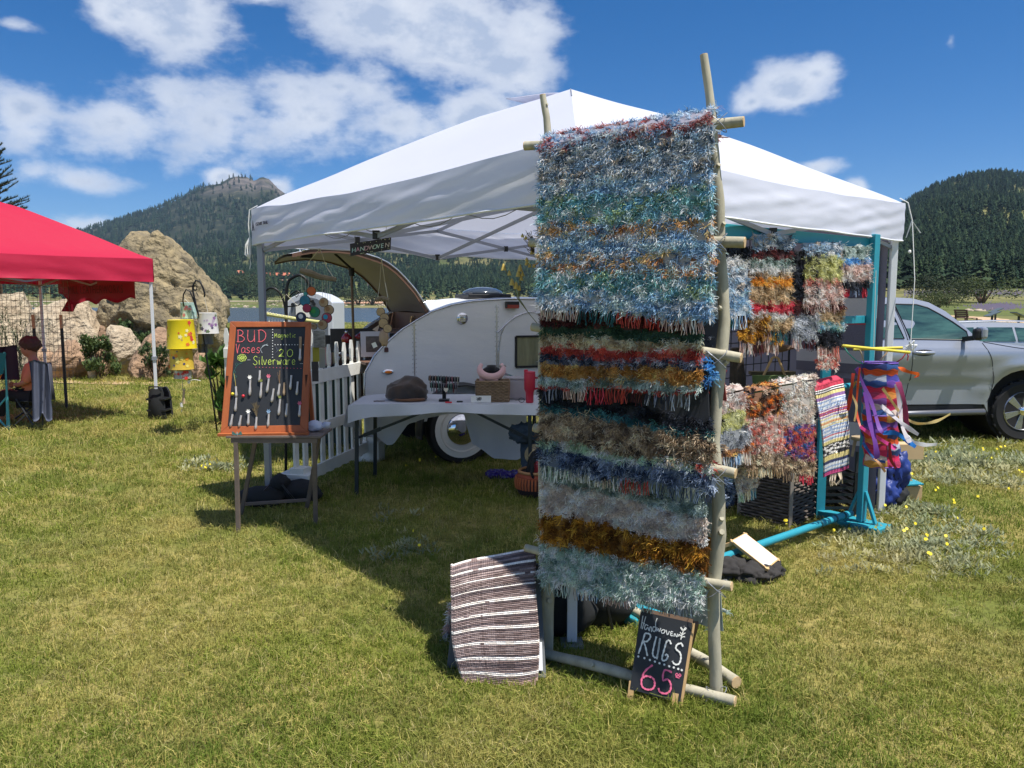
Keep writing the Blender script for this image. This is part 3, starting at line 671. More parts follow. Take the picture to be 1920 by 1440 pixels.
def build_lawn():
    gm = grass_material('grass_blades', (142, 152, 64), (188, 174, 104), (104, 128, 50))
    gs = grass_material('grass_straw', (192, 178, 124), (200, 186, 134), (152, 150, 84))
    gg = grass_material('sage_leaves', (160, 166, 136), (176, 170, 128), (130, 144, 108))
    V_ = [mesh_of(grass_tuft(k, 13, .04, .018, .05, .0016), 'grass_tuft', gm) for k in range(5)]
    V_ += [mesh_of(grass_tuft(20+k, 7, .045, .02, .055, .0014), 'straw_tuft', gs) for k in range(2)]
    V_ += [mesh_of(grass_tuft(30, 12, .03, .05, .085, .0019), 'tall_tuft', gm)]
    sg = MB(); r0 = random.Random(3)
    for i in range(16):
        a = r0.uniform(0, 6.28); q = r0.uniform(0, .05); p = V(math.cos(a)*q, math.sin(a)*q, r0.uniform(0, .02)); d = V(r0.gauss(0, 1), r0.gauss(0, 1), r0.uniform(.4, 1.4)).normalized(); s, u = basis(d); l = r0.uniform(.025, .05)
        sg.add([p, p+d*l*.5+s*.005, p+d*l, p+d*l*.5-s*.005], [(0, 1, 2, 3)])
    V_ += [mesh_of(sg, 'sage_tuft', gg)]
    n = 125000; r = RNG
    R = np.exp(r.uniform(math.log(1.5), math.log(60), n)); T = r.uniform(-.95, .95, n); X = R*np.sin(T); Y = R*np.cos(T)
    Z = terr(X, Y)
    bare = wob(X, Y, .9)+.7*wob(Y+5, X, 2.3); keep = (bare < 1.0) | (r.uniform(0, 1, n) < .35); keep &= ~((Y > 57) & (X/np.maximum(Y, .1) < .2))
    X, Y, Z, R, bare = X[keep], Y[keep], Z[keep], R[keep], bare[keep]; n = len(X)
    k = r.integers(0, 5, n); k = np.where(r.uniform(0, 1, n) < .13, 5+r.integers(0, 2, n), k)
    tall = wob(X, Y, 1.6)+wob(Y, X-3, 3.1)*.6; k = np.where((tall > .75) & (r.uniform(0, 1, n) < .4), 7, k)
    # grey-green sage and clover patches right of the stall and here and there under it
    def patch(px, py, rad): g_ = G(px, py); return np.exp(-((X-g_.x)**2+(Y-g_.y)**2)/rad**2)
    sage = patch(1770, 960, .6)+patch(1850, 900, .8)+patch(1720, 1040, .35)+patch(1900, 990, .6)+.8*patch(410, 878, .22)+.7*patch(760, 1035, .16)+.7*patch(740, 965, .14)+.7*patch(940, 975, .16)+.8*patch(1800, 860, .8)+.5*patch(960, 850, .3)
    k = np.where(r.uniform(0, 1, n) < sage*np.clip(.16+.5*(wob(X, Y, 2.2)+.5*wob(Y, X, 6)), 0, .8), 8, k)
    s = np.clip(R/4.2, 1, 9)**.85*r.uniform(.75, 1.3, n); hs = s*np.interp(R, [0, 5, 20, 60], [1, .95, .55, .35])
    sc = np.stack([s, s, hs], -1); rot = np.stack([r.normal(0, .12, n), r.normal(0, .12, n), r.uniform(0, 6.28, n)], -1)
    scatter('lawn_grass', np.stack([X, Y, Z], -1).tolist(), rot, sc, k, V_)
    # yellow flowers
    fm = mat('yellow_petals', (236, 214, 40), rough=.6); f = MB(); r0 = random.Random(8)
    spots = [(1750, 715+150), (1560, 1010), (1470, 992), (1480, 1000), (1455, 1000), (1695, 1005), (1740, 1015), (1800, 985), (1700, 962), (1755, 930), (1657, 963), (1840, 1010), (1610, 1002), (1755, 858), (1800, 860), (1860, 865), (1830, 869), (1875, 846), (1885, 846), (1735, 866), (1780, 864), (1840, 852), (1866, 853),
             (1735, 1018), (1765, 1022), (1809, 1009), (1895, 929), (1760, 929), (378, 884), (382, 886), (390, 880), (770, 1010), (790, 1035), (760, 880), (790, 872), (820, 866), (1700, 900), (1640, 1003), (1590, 1006)]
    for (px, py) in spots+[(r0.uniform(1690, 1915), r0.uniform(850, 1060)) for _ in range(10)]:
        g_ = G(px, py); z = .05
        for q in range(r0.choice((1, 1, 2))):
            c = V(g_.x+r0.uniform(-.02, .02), g_.y+r0.uniform(-.02, .02), z+r0.uniform(-.01, .02)); s_, u = basis(V(r0.gauss(0, .5), -1, r0.uniform(.3, 1.2)))
            f.add([c+s_*.011*math.cos(a*PI/3)+u*.011*math.sin(a*PI/3) for a in range(6)], [tuple(range(6))])
    part('yellow_flowers', f, fm, kind='stuff')
build_lawn()

# ================================================================== white canopy tent
TL_ = V(-1.92, 5.85, 0); TN = V(.27, 3.31, 0); TR_ = V(2.74, 5.52, 0); TB = TL_+TR_-TN; TC = (TL_+TR_)/2
white_fab = mat('white_canopy_cloth', (226, 229, 242), rough=.6, transl=.34, bump=(2.2, .22, .012), n=(.8, .25, (218, 222, 238)))
white_steel = mat('white_steel', (222, 224, 228), rough=.35); grey_steel = mat('grey_steel', (150, 154, 164), rough=.4, metal=.3)
black_m = mat('black_cloth', (26, 28, 30), rough=.85, n=(9, .5, (38, 40, 42))); blackp = mat('black_plastic', (24, 25, 28), rough=.45)
SP = ([0, .065, .15, .27, .46, .72, .93, 1.0], [2.235, 2.30, 2.375, 2.48, 2.655, 2.88, 3.0, 3.02])
def white_tent():
    t = thing('canopy_tent', 'white pop-up canopy tent standing over the stall and trailer end', 'canopy tent', TC)
    corners = [TC+(c-TC)*1.009 for c in (TL_, TN, TR_, TB)]; mb = MB(); rr = random.Random(2)
    def top(a, b, u, s):       # panel from edge a-b to the peak
        e = lerp(a, b, u); p = lerp(e, TC, s); sag = -.05*math.sin(PI*u)*math.sin(PI*min(1, s*1.15))*(1-s)
        z = float(np.interp(s, *SP))+sag-(.035*math.sin(PI*u)*(1-s)**3)
        z += .012*mnoise.noise(V(p.x*2.2, p.y*2.2, 0))*(1-s*.5)
        return V(p.x, p.y, z)
    for i in range(4):
        a, b = corners[i], corners[(i+1) % 4]
        mb.sheet(lambda u, v: top(a, b, u, v), 26, 22)
    part('canopy_roof', mb, white_fab, t, smooth=30)
    names = ['valance']*4
    for i in range(4):
        a, b = corners[i], corners[(i+1) % 4]; n = (b-a).cross(V(0, 0, 1)).normalized()
        if (a+n-TC).length < (a-TC).length: n = -n
        mb = MB()
        def val(u, v):
            p = lerp(a, b, u); z0 = 2.235-.035*math.sin(PI*u)+.012*mnoise.noise(V(p.x*2.2, p.y*2.2, 0)); dr = .262-.03*math.sin(PI*u)
            k = v*(1-.3*v); w = .007*mnoise.noise(V(u*5-v*1.5, v*1.5, i*5))+.003*mnoise.noise(V(u*22+v*6, v*5, i))+.010*mnoise.noise(V(u*9+v*4, v*1.2, i+9))
            kink = .007*abs(mnoise.noise(V(u*7-v*2.6, v*1.6+u*3, i+3)))
            return V(p.x, p.y, z0-dr*v)+n*(.012+.03*math.sin(PI*v*.5)*math.sin(PI*u)+(w+kink)*min(1, v*3))
        mb.sheet(val, 110, 14); o = part('valance', mb, white_fab, t, smooth='all')
        mb = MB(); mb.tube([val(u/24, 1.0) for u in range(25)], .006, 5); part('hem', mb, white_steel, o)
    # legs
    roofc = corners; corners = [TL_, TN, TR_, TB]
    for i, c in enumerate(corners):
        d = (TC-c).normalized(); q = c+d*.03
        mb = MB(); mb.bar((q.x, q.y, .02), (q.x, q.y, 2.2), .045, .045, up=d); lg = part('leg', mb, white_steel if i != 0 else grey_steel, t, bevel=.004)
        mb = MB(); mb.bar((q.x, q.y, .95), (q.x, q.y, 1.02), .065, .065, up=d); part('leg_collar', mb, grey_steel, lg)
        mb = MB(); mb.box((q.x, q.y, .008), (.1, .1, .012)); part('foot_plate', mb, grey_steel, lg)
    # scissor trusses along each side and to the peak
    ctr = V(TC.x, TC.y, 2.28)
    for i in range(4):
        a, b = corners[i], corners[(i+1) % 4]; a = lerp(a, TC, .02); b = lerp(b, TC, .02); m_ = (a+b)/2; q1, q3 = lerp(a, b, .25), lerp(a, b, .75)
        for (p, q) in (((a, 2.17), (m_, 1.93)), ((a, 1.93), (m_, 2.17)), ((m_, 2.17), (b, 1.93)), ((m_, 1.93), (b, 2.17))):
            mb = MB(); mb.bar((p[0].x, p[0].y, p[1]), (q[0].x, q[0].y, q[1]), .012, .026, up=V(0, 0, 1)); part('truss_bar', mb, grey_steel, t)
        for q in (q1, m_, q3):
            mb = MB(); mb.box((q.x, q.y, 2.05 if q is not m_ else 1.94), (.04, .04, .05)); part('truss_joint', mb, blackp, t)
        mm = (m_+V(TC.x, TC.y, 0))/2
        for (za, zb, zc) in ((2.17, 2.1, 2.5), (1.93, 2.28, 2.3)):
            mb = MB(); mb.bar((m_.x, m_.y, za), (TC.x, TC.y, zc), .012, .026); part('truss_bar', mb, grey_steel, t)
    mb = MB(); mb.tube([(TC.x, TC.y, 2.25), (TC.x, TC.y, 2.98)], .02, 8); part('centre_pole', mb, grey_steel, t)
    # raised vent flap at the peak, on the far-left panel, and the seam strap on the near hip
    mb = MB(); a, b = TL_, TB
    def flap(u, v):
        e = lerp(a, b, .02+.6*u); p = lerp(e, TC, .80+.19*v); return V(p.x, p.y, float(np.interp(.80+.19*v, *SP))+.06*(1-v)+.015)
    mb.sheet(flap, 8, 6, .004); part('vent_flap', mb, white_fab, t, smooth='all')
    mb = MB(); pts = [lerp(TN, TC, s)+V(0, 0, float(np.interp(s, *SP))+.004) for s in np.linspace(.55, .99, 8)]; mb.tube(pts, .004, 5); part('seam', mb, grey_steel, t)
    mb = MB(); mb.lathe((TC.x, TC.y, 3.01), [(.012, 0), (.01, .03), (.003, .04)], 8); part('peak_cap', mb, white_steel, t)
    # maker's mark printed on the left end of the front valance
    n = (TN-TL_).cross(V(0, 0, 1)).normalized(); 
    if n.y > 0: n = -n
    d = (TN-TL_).normalized(); dm = mat('print_navy', (46, 48, 66), rough=.7)
    o = lerp(roofc[0], roofc[1], .018)+n*.036+V(0, 0, 2.07); mb = MB()
    for tri in ([(0, 0), (.022, .075), (.045, 0), (.03, 0), (.024, .03), (.014, .012), (.02, 0)],): mb.prism([o+d*x+V(0, 0, z) for x, z in tri], -n*.002)
    part('printed_logo', mb, dm, t)
    text_mesh('OZARK TRAIL', .034, o+d*.075+V(0, 0, .03), d, V(0, 0, 1), dm, t, 'printed_lettering', depth=.0015)
    # cords
    cm = mat('white_cord', (232, 232, 228), rough=.8)
    c = roofc[0]+V(-.02, -.01, 0); mb = MB(); mb.tube([c+V(.06, 0, 2.26), c+V(.0, 0, 2.23), c+V(-.012, 0, 2.12), c+V(-.005, 0, 2.02)], .004, 5)
    for k in range(7): a_ = k*.9; mb.tube([c+V(-.005, 0, 2.03), c+V(-.02+.018*math.cos(a_), .015*math.sin(a_), 1.97), c+V(-.025+.025*math.cos(a_+.5), .02*math.sin(a_), 1.90), c+V(-.01, 0, 1.87)], .0045, 5)
    mb.tube([c+V(-.01, 0, 1.88), c+V(-.005, 0, 1.83), c+V(-.015, 0, 1.79)], .003, 4); part('tie_cord', mb, cm, t)
    c = roofc[2]+V(.015, -.01, 0); mb = MB(); mb.tube([c+V(-.05, 0, 2.27), c+V(.01, 0, 2.24), c+V(.045, 0, 2.12), c+V(.05, -.0, 2.1)], .004, 5); mb.tube([c+V(.045, 0, 2.12), c+V(.02, .02, 2.0), c+V(.05, 0, 2.11), c+V(.11, -.0, 2.03)], .004, 5)
    mb.tube([c+V(.048, 0, 2.11), c+V(.035, -.1, 1.7), c+V(0.0, -.16, 1.27)], .003, 5); mb.blob(c+V(.042, -.0, 1.90), (.012, .012, .012), 1, .3, 3, 1)
    for k in range(9):
        a_ = k*.7; q = c+V(0, -.16, 1.25); mb.tube([q, q+V(.045*math.cos(a_), .03*math.sin(a_), .03*math.sin(a_*1.7)), q+V(.02*math.cos(a_+1), .02*math.sin(a_+1), -.05), q], .004, 5)
    part('tie_cord', mb, cm, t)
    # loose fairy-light wire along the front valance
    mb = MB(); pts = []
    for k in range(26):
        u = .3+.66*k/25; p = lerp(roofc[0], roofc[1], u)-n*.03; pts.append(p+V(0, 0, 2.0-.055*abs(math.sin(k*.55))))
    mb.tube(pts, .0022, 4); part('light_wire', mb, mat('thin_wire', (120, 122, 124)), t)
    return t
def text_mesh(txt, size, origin, X, Y, m_, parent, name, depth=.002, spacing=1.0, colors=None):
    cu = bpy.data.curves.new('lettering', 'FONT'); cu.body = txt; cu.size = size; cu.extrude = depth; cu.space_character = spacing
    to = bpy.data.objects.new('lettering', cu); COL.objects.link(to); dg = bpy.context.evaluated_depsgraph_get(); dg.update()
    me = bpy.data.meshes.new_from_object(to.evaluated_get(dg)); bpy.data.objects.remove(to)
    X = Vector(X).normalized(); Y = Vector(Y).normalized(); Z = X.cross(Y)
    mb = MB(); mb.add([Vector(origin)+X*v.co.x+Y*v.co.y+Z*v.co.z for v in me.vertices], [list(p.vertices) for p in me.polygons])
    return part(name, mb, m_, parent)
white_tent()
def side_wall():
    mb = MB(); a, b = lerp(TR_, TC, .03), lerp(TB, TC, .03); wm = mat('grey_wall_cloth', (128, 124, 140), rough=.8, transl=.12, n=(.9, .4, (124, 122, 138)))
    def f(u, v): p = lerp(a, b, u); n = V(.66, .75, 0); return V(p.x, p.y, 2.1-2.08*v)+n*(.02*mnoise.noise(V(u*7, v*1.2, 2))+.01*mnoise.noise(V(u*20, v*2, 4)))
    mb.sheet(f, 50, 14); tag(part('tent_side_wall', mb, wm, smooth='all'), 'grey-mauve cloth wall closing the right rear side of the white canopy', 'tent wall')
    # striped blankets hung against it beside the right leg
    d = (b-a).normalized()
    def blanket(u0, u1, z0, z1, bands, label):
        mb = MB(); n = V(.66, .75, 0)
        cols = []
        def cf(u, v):
            acc = 0
            for h, c in bands:
                acc += h
                if v < acc: return srgb(c)
            return srgb(bands[-1][1])
        mb.sheet(lambda u, v: lerp(a, b, u0+(u1-u0)*u)-n*(.03+.012*mnoise.noise(V(u*5, v*2, 1)))+V(0, 0, z0+(z1-z0)*v), 10, 40, .006, colf=cf)
        tag(part('blanket', mb, mat('blanket_cloth', (255, 255, 255), rough=.9, attr=True, bump=(120, .2)), smooth=30), label, 'blanket')
    blanket(.015, .20, 1.98, 1.02, [(.12, (110, 108, 122)), (.02, (150, 60, 74)), (.28, (84, 80, 96)), (.17, (188, 184, 188)), (.03, (176, 60, 76)), (.2, (104, 100, 116)), (.1, (176, 172, 178)), (.08, (98, 94, 108))], 'grey blanket with red and pale stripes hung inside the right tent leg')
    blanket(.015, .27, .98, .12, [(.05, (96, 92, 104)), (.02, (150, 60, 74)), (.3, (98, 96, 112)), (.2, (188, 186, 192)), (.43, (104, 102, 116))], 'lower grey and white banded blanket behind the ribbon windsock')
side_wall()
# weight bags
def weight_bag(c, rx, rz, label, seed, w2=.2, fold=True):
    t = thing('weight_bag', label, 'weight bag', (c[0], c[1], 0))
    mb = MB()
    for s_, k in ((-1, .9), (1, 1.0)):
        mb.blob((c[0]+s_*rx*.42, c[1]+s_*.05, rz*.36*k), (rx*.62, w2*.55, rz*.42*k), 3, .12, 1.6, seed+s_, flat=-rz*.36*k)
    part('bag', mb, black_m, t, smooth='all')
    mb = MB(); mb.blob((c[0], c[1], rz*.72), (rx*.24, w2*.4, rz*.34), 3, .18, 2.2, seed+5); part('collar', mb, black_m, t, smooth='all')
    for s_ in (-1, 1):
        mb = MB(); mb.tube([(c[0]+s_*rx*.15, c[1]-w2*.5, rz*.8), (c[0]+s_*rx*.35, c[1]-w2*.62, rz*.5), (c[0]+s_*rx*.5, c[1]-w2*.5, .04)], .008, 5); part('strap', mb, blackp, t)
weight_bag((-1.78, 5.78), .30, .22, 'black saddle weight bag slumped at the left leg of the white canopy', 1)
weight_bag((.34, 3.52), .25, .40, 'rounded black weight bag around the near canopy leg behind the log rack', 3)

# ================================================================== rugs machinery
def col_mesh(name, v, f, c, m_, parent, kind=None, smooth=False):
    """numpy quads with one colour per quad"""
    org = np.array(wloc(parent)) if parent else np.zeros(3)
    me = bpy.data.meshes.new(name); me.from_pydata((v-org).tolist(), [], f.tolist()); me.materials.append(m_)
    at = me.color_attributes.new('Col', 'FLOAT_COLOR', 'CORNER')
    cc = np.ones((len(f), f.shape[1], 4), np.float32); cc[:, :, :3] = c[:, None, :]; at.data.foreach_set('color', cc.ravel())
    if smooth: me.polygons.foreach_set('use_smooth', [True]*len(me.polygons))
    me.update(); o = bpy.data.objects.new(name, me); COL.objects.link(o); o.parent = parent
    if kind: o['kind'] = kind
    return o
strand_m = mat('rag_strands', (255, 255, 255), rough=1., attr=True, transl=.34, spec=.02)
base_m = mat('rug_backing', (255, 255, 255), rough=.95, attr=True)
PAL = dict(
    blue=['#8aa6c4', '#a9bdd2', '#6f8fae', '#c9d3de', '#54708c', '#dfe3e6', '#7f9bb0', '#5f7a94'], bluered=['#a05a58', '#b08880', '#8aa6c4', '#c8d0d8', '#7f9bb0', '#804a4c', '#a9bdd2', '#6f8fae'],
    slate=['#6d7f90', '#b8c0c8', '#4d5c6c', '#d8dadb', '#8fa3b4', '#3e4a58', '#a89c90', '#7c94aa'], teal=['#6f9c9a', '#87b4c4', '#4d7d80', '#b9cfd2', '#93a47a', '#6d9ab4', '#5a8a8c', '#c8d8dc'],
    bluebrown=['#8aa0b4', '#b48a5e', '#c9a070', '#6f86a0', '#dcdcd8', '#9a6a44', '#a9bdd2', '#5a7088'], maroon=['#4a2428', '#5e2c2e', '#3a2024', '#6e3a38', '#2e2024'],
    dgreen=['#345040', '#2c463a', '#44604a', '#3a5648'], beige=['#b4a486', '#c8baa0', '#a08e70', '#d6cab0', '#8e7c60'], red=['#a83e38', '#c0503f', '#8a2e30', '#b84a44', '#d06a5a'],
    navy=['#343c50', '#4a5266', '#2a3040', '#8a8fa0', '#222836', '#b8bac4'], gold=['#b08040', '#c89850', '#946a34', '#d8b070', '#7c5a34', '#a87038'], greyteal=['#7c8c88', '#9caaa6', '#64746e', '#b8c2bc', '#56665e'],
    black=['#22242c', '#2e323c', '#1a1c22', '#3a404c', '#14161a'], brown=['#7c6a56', '#94806a', '#5e4e40', '#a8967e', '#4a3e34', '#b8a890'], mint=['#b0c4ac', '#90a890', '#cad8c4', '#788e7a', '#dfe6d8'],
    bnavy=['#46566e', '#5c6c86', '#34425a', '#8a98b0', '#28344a', '#a8b4c8'], taupe=['#a0948a', '#b4a89e', '#8c8078', '#c4b8ae', '#968a80'], amber=['#7a4e1a', '#9a6820', '#b8842c', '#5c3a14', '#c89a3c', '#6c4418', '#4c3010'],
    sage=['#8ca094', '#a8b8ac', '#748a7e', '#c0ccc0', '#667a70', '#d4dcd0'], olive=['#b8b87a', '#c8c890', '#98985c', '#a8a868', '#d8d8a8'], pinkish=['#c0a8a0', '#d4c0b8', '#a88c84', '#e0d0c8', '#b49890'], white=['#d8d8d4', '#e4e4e0', '#c0c0bc', '#a8a8a4'],
    orange=['#d88c34', '#e09c44', '#c07428', '#e8ac58'], tan=['#a08a6c', '#b49e80', '#8a7456', '#c4b092', '#78644a'], crimson=['#b02c3c', '#c43c4c', '#94222e', '#d05060'], grey=['#9aa0a8', '#b8bcc4', '#d4d8dc', '#7c8088', '#60646c'],
    blackorange=['#2c2422', '#d87830', '#5a3a2c', '#e8a060', '#1e1a1a', '#c8b09c', '#a84c28', '#3c3434'], multi=['#b04048', '#4a5c9c', '#d87858', '#7a4a8c', '#3c6ca0', '#c85868', '#e0a080', '#5c3450'], rose=['#c8a8a0', '#d8887c', '#e0c8b8', '#a88478', '#e8d8c8', '#c86858', '#8c6c64'],
    darkteal=['#2c5c64', '#3c747c', '#24484e', '#548c90'], brightblue=['#3c7ab8', '#5c98d0', '#2c5c94', '#88b4dc', '#4888c0'])
PAL = {k: np.clip(np.array([srgb(c) for c in v])*({'taupe': 2.3, 'sage': 1.9, 'blue': 1.9, 'slate': 1.9, 'teal': 1.5, 'bluebrown': 1.8, 'greyteal': 1.7, 'mint': 1.7, 'beige': 1.7, 'brown': 1.8, 'tan': 1.6, 'pinkish': 1.5}.get(k, 1.35))+.012, 0, .92) for k, v in PAL.items()}
def bilin(TL, TR, BL, BR, bulge=.012, seed=0., curl=0.):
    TL, TR, BL, BR = map(np.array, (TL, TR, BL, BR)); n0 = np.cross(TR-TL, BL-TL); n0 = n0/np.linalg.norm(n0)
    if n0[1] > 0: n0 = -n0
    def f(u, v):
        u = np.asarray(u, float)[..., None]; v = np.asarray(v, float)[..., None]
        p = TL*(1-u)*(1-v)+TR*u*(1-v)+BL*(1-u)*v+BR*u*v
        w = np.sin(u*5+seed)*np.sin(v*3+seed*2)+.6*np.sin(u*11+v*5+seed*3)
        return p+n0*bulge*w
    return f, n0, np.linalg.norm(((BL-TL)+(BR-TR))/2), np.linalg.norm(TR-TL)
def shag(parent, f, n0, hgt, wid, bands, dens=11000, length=.03, width=.0045, seed=0, side=.3, lift=(.25, .8), out=1.0):
    """bands: [(v0, v1, palette, length factor)]"""
    r = np.random.default_rng(seed+100); down = np.array([0, 0, -1.])
    for kk, (v0, v1, pal, lf) in enumerate(bands):
        N = int(dens*wid*hgt*(v1-v0)/max(.6, lf)); 
        if N < 10: continue
        Nc = max(3, N//15); cl = r.integers(0, Nc, N); uc = r.uniform(-.012, 1.012, Nc); rows = max(2, int(hgt*(v1-v0)/.011)); rowc = r.integers(0, rows, Nc)
        u = uc[cl]+r.normal(0, .006, N)/wid; row = rowc[cl]
        v = v0+(v1-v0)*(row+r.normal(.5, .2, N))/rows+r.normal(0, .004, N)/max(hgt, .2)
        v = v+(.008*np.sin(u*9+kk)+.004*np.sin(u*31+kk*2))/max(hgt, .2)
        p = f(np.clip(u, -.02, 1.02), v); L_ = length*lf*r.uniform(.55, 1.35, N)[:, None]
        sd = np.cross(n0, down); sd = sd/np.linalg.norm(sd)
        d = n0*r.uniform(lift[0], lift[1], N)[:, None]+down*r.uniform(-.25, .75, N)[:, None]+sd*r.normal(0, side*1.6, N)[:, None]+(sd*r.normal(0, side*2.6, Nc)[:, None]+down*r.normal(.1, .4, Nc)[:, None])[cl]
        d[:] = d/np.linalg.norm(d, axis=1)[:, None]
        mid = p+d*L_*.5; d2 = d+down*r.uniform(-.1, 1.0, N)[:, None]+r.normal(0, .7, (N, 3)); d2 = d2/np.linalg.norm(d2, axis=1)[:, None]; tip = mid+d2*L_*.42; d3 = d2+down*r.uniform(.0, 1.3, N)[:, None]+r.normal(0, .8, (N, 3)); d3 = d3/np.linalg.norm(d3, axis=1)[:, None]; end = tip+d3*L_*.3
        w = np.cross(d, n0+r.normal(0, .5, (N, 3))); w = w/(np.linalg.norm(w, axis=1)[:, None]+1e-9)*(width*r.uniform(.5, 1.2, N)[:, None]*.5)
        vs = np.stack([p-w, p+w, mid-w*1.1, mid+w*1.1, tip-w*.9, tip+w*.9, end-w*.5, end+w*.5], 1).reshape(-1, 3)
        b = np.arange(N)[:, None]*8; fs = np.concatenate([b+np.array([0, 1, 3, 2]), b+np.array([2, 3, 5, 4]), b+np.array([4, 5, 7, 6])], 0)
        c = PAL[pal]; # yarn picks run along rows, so colour is correlated with (row, position)
        runs = np.floor(u*wid/.07+row*1.7+r.normal(0, .25, N)).astype(int); ci = (runs*7919+row*104729+kk*31) % len(c); ci = ((np.floor(uc*wid/.06+rowc*1.7).astype(int)*7919+rowc*104729+kk*31) % len(c)); ci = np.where(r.uniform(0, 1, Nc) < .4, r.integers(0, len(c), Nc), ci)[cl]
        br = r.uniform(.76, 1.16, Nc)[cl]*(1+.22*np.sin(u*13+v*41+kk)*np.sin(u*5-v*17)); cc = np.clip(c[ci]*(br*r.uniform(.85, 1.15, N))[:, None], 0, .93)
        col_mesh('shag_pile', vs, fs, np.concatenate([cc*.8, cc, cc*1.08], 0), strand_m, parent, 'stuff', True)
def backing(parent, f, hgt, wid, bands, name='backing'):
    mb = MB(); 
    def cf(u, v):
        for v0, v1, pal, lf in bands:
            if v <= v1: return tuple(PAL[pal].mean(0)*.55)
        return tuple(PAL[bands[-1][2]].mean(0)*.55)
    mb.sheet(lambda u, v: Vector(f(u, v)), 14, max(8, int(hgt/.02)), -.006, colf=cf); return part(name, mb, base_m, parent, smooth=40)
def fringe(parent, f, n0, wid, v, pals, L_=.06, n=60, seed=0, u0=0., u1=1., r_=.0016, gap=None):
    rr = random.Random(seed); mb = MB(); down = V(0, 0, -1); n0 = Vector(n0); sd = n0.cross(down).normalized()
    for i in range(n):
        u = u0+(u1-u0)*(i+rr.uniform(-.25, .25))/n; pal = pals[min(len(pals)-1, int(len(pals)*i/n))]; a = Vector(f(u, v)); l = L_*rr.uniform(.75, 1.15)
        for q in range(3):
            c = PAL[pal][rr.randrange(len(PAL[pal]))]; d1 = down+sd*rr.uniform(-.25, .25)+n0*rr.uniform(-.1, .25); d2 = down+sd*rr.uniform(-.35, .35)+n0*rr.uniform(-.1, .2)
            mb.tube([a, a+d1*l*.5, a+d1*l*.5+d2*l*.5], [r_, r_, r_*.8], 3, col=tuple(c), cap=False)
    return part('fringe', mb, strand_m, parent, kind='stuff')

# ================================================================== log ladder rack
bark_m = mat('aspen_bark', (190, 184, 162), rough=.85, n=(14, .75, (146, 140, 120)), bump=(30, .5, .006), stretch=(1, 1, .35)); cut_m = mat('cut_wood', (214, 184, 140), rough=.8, n=(40, .4, (190, 156, 112)))
def log(parent, name, pts, rads, seed=0, knots=3, n=12):
    P_ = [Vector(p) for p in pts]; r = random.Random(seed)
    # resample
    path = []; rr = []
    for i in range(len(P_)-1):
        for k in range(6): path.append(lerp(P_[i], P_[i+1], k/6)); rr.append(lerp(rads[i], rads[i+1], k/6))
    path.append(P_[-1]); rr.append(rads[-1])
    path = [p+V(mnoise.noise(p*3+V(seed, 0, 0)), mnoise.noise(p*3+V(0, seed, 0)), mnoise.noise(p*3+V(0, 0, seed)))*.013 for p in path]
    rr = [x*.94*(1+.12*mnoise.noise(p*9+V(seed, 1, 2))) for x, p in zip(rr, path)]
    mb = MB(); mb.tube(path, rr, n, cap=False)
    for k in range(knots):
        i = r.randrange(3, max(4, len(path)-3)); a = r.uniform(-2.6, -.5); d = V(math.cos(a), math.sin(a), r.uniform(.2, .8)).normalized(); q = path[i]+d*rr[i]*.7
        mb.tube([q-d*.01, q+d*rr[i]*r.uniform(.5, 1.1)], [rr[i]*.5, rr[i]*.38], 8)
    o = part(name, mb, bark_m, parent, smooth=50)
    mb = MB()
    for i, e in ((0, 1), (-1, -2)):
        d = (path[i]-path[e]).normalized(); mb.tube([path[i]-d*.004, path[i]+d*.003], rr[i]*.96, n)
    part('cut_end', mb, cut_m, o); return o
LD = V(.86, -.5, 0).normalized(); LN = V(-.5, -.86, 0)
def YR(py): return lerp(2.86, 2.98, (1318-py)/1211)      # depth of right pole
def YL(py): return lerp(3.24, 3.34, (1240-py)/1062)
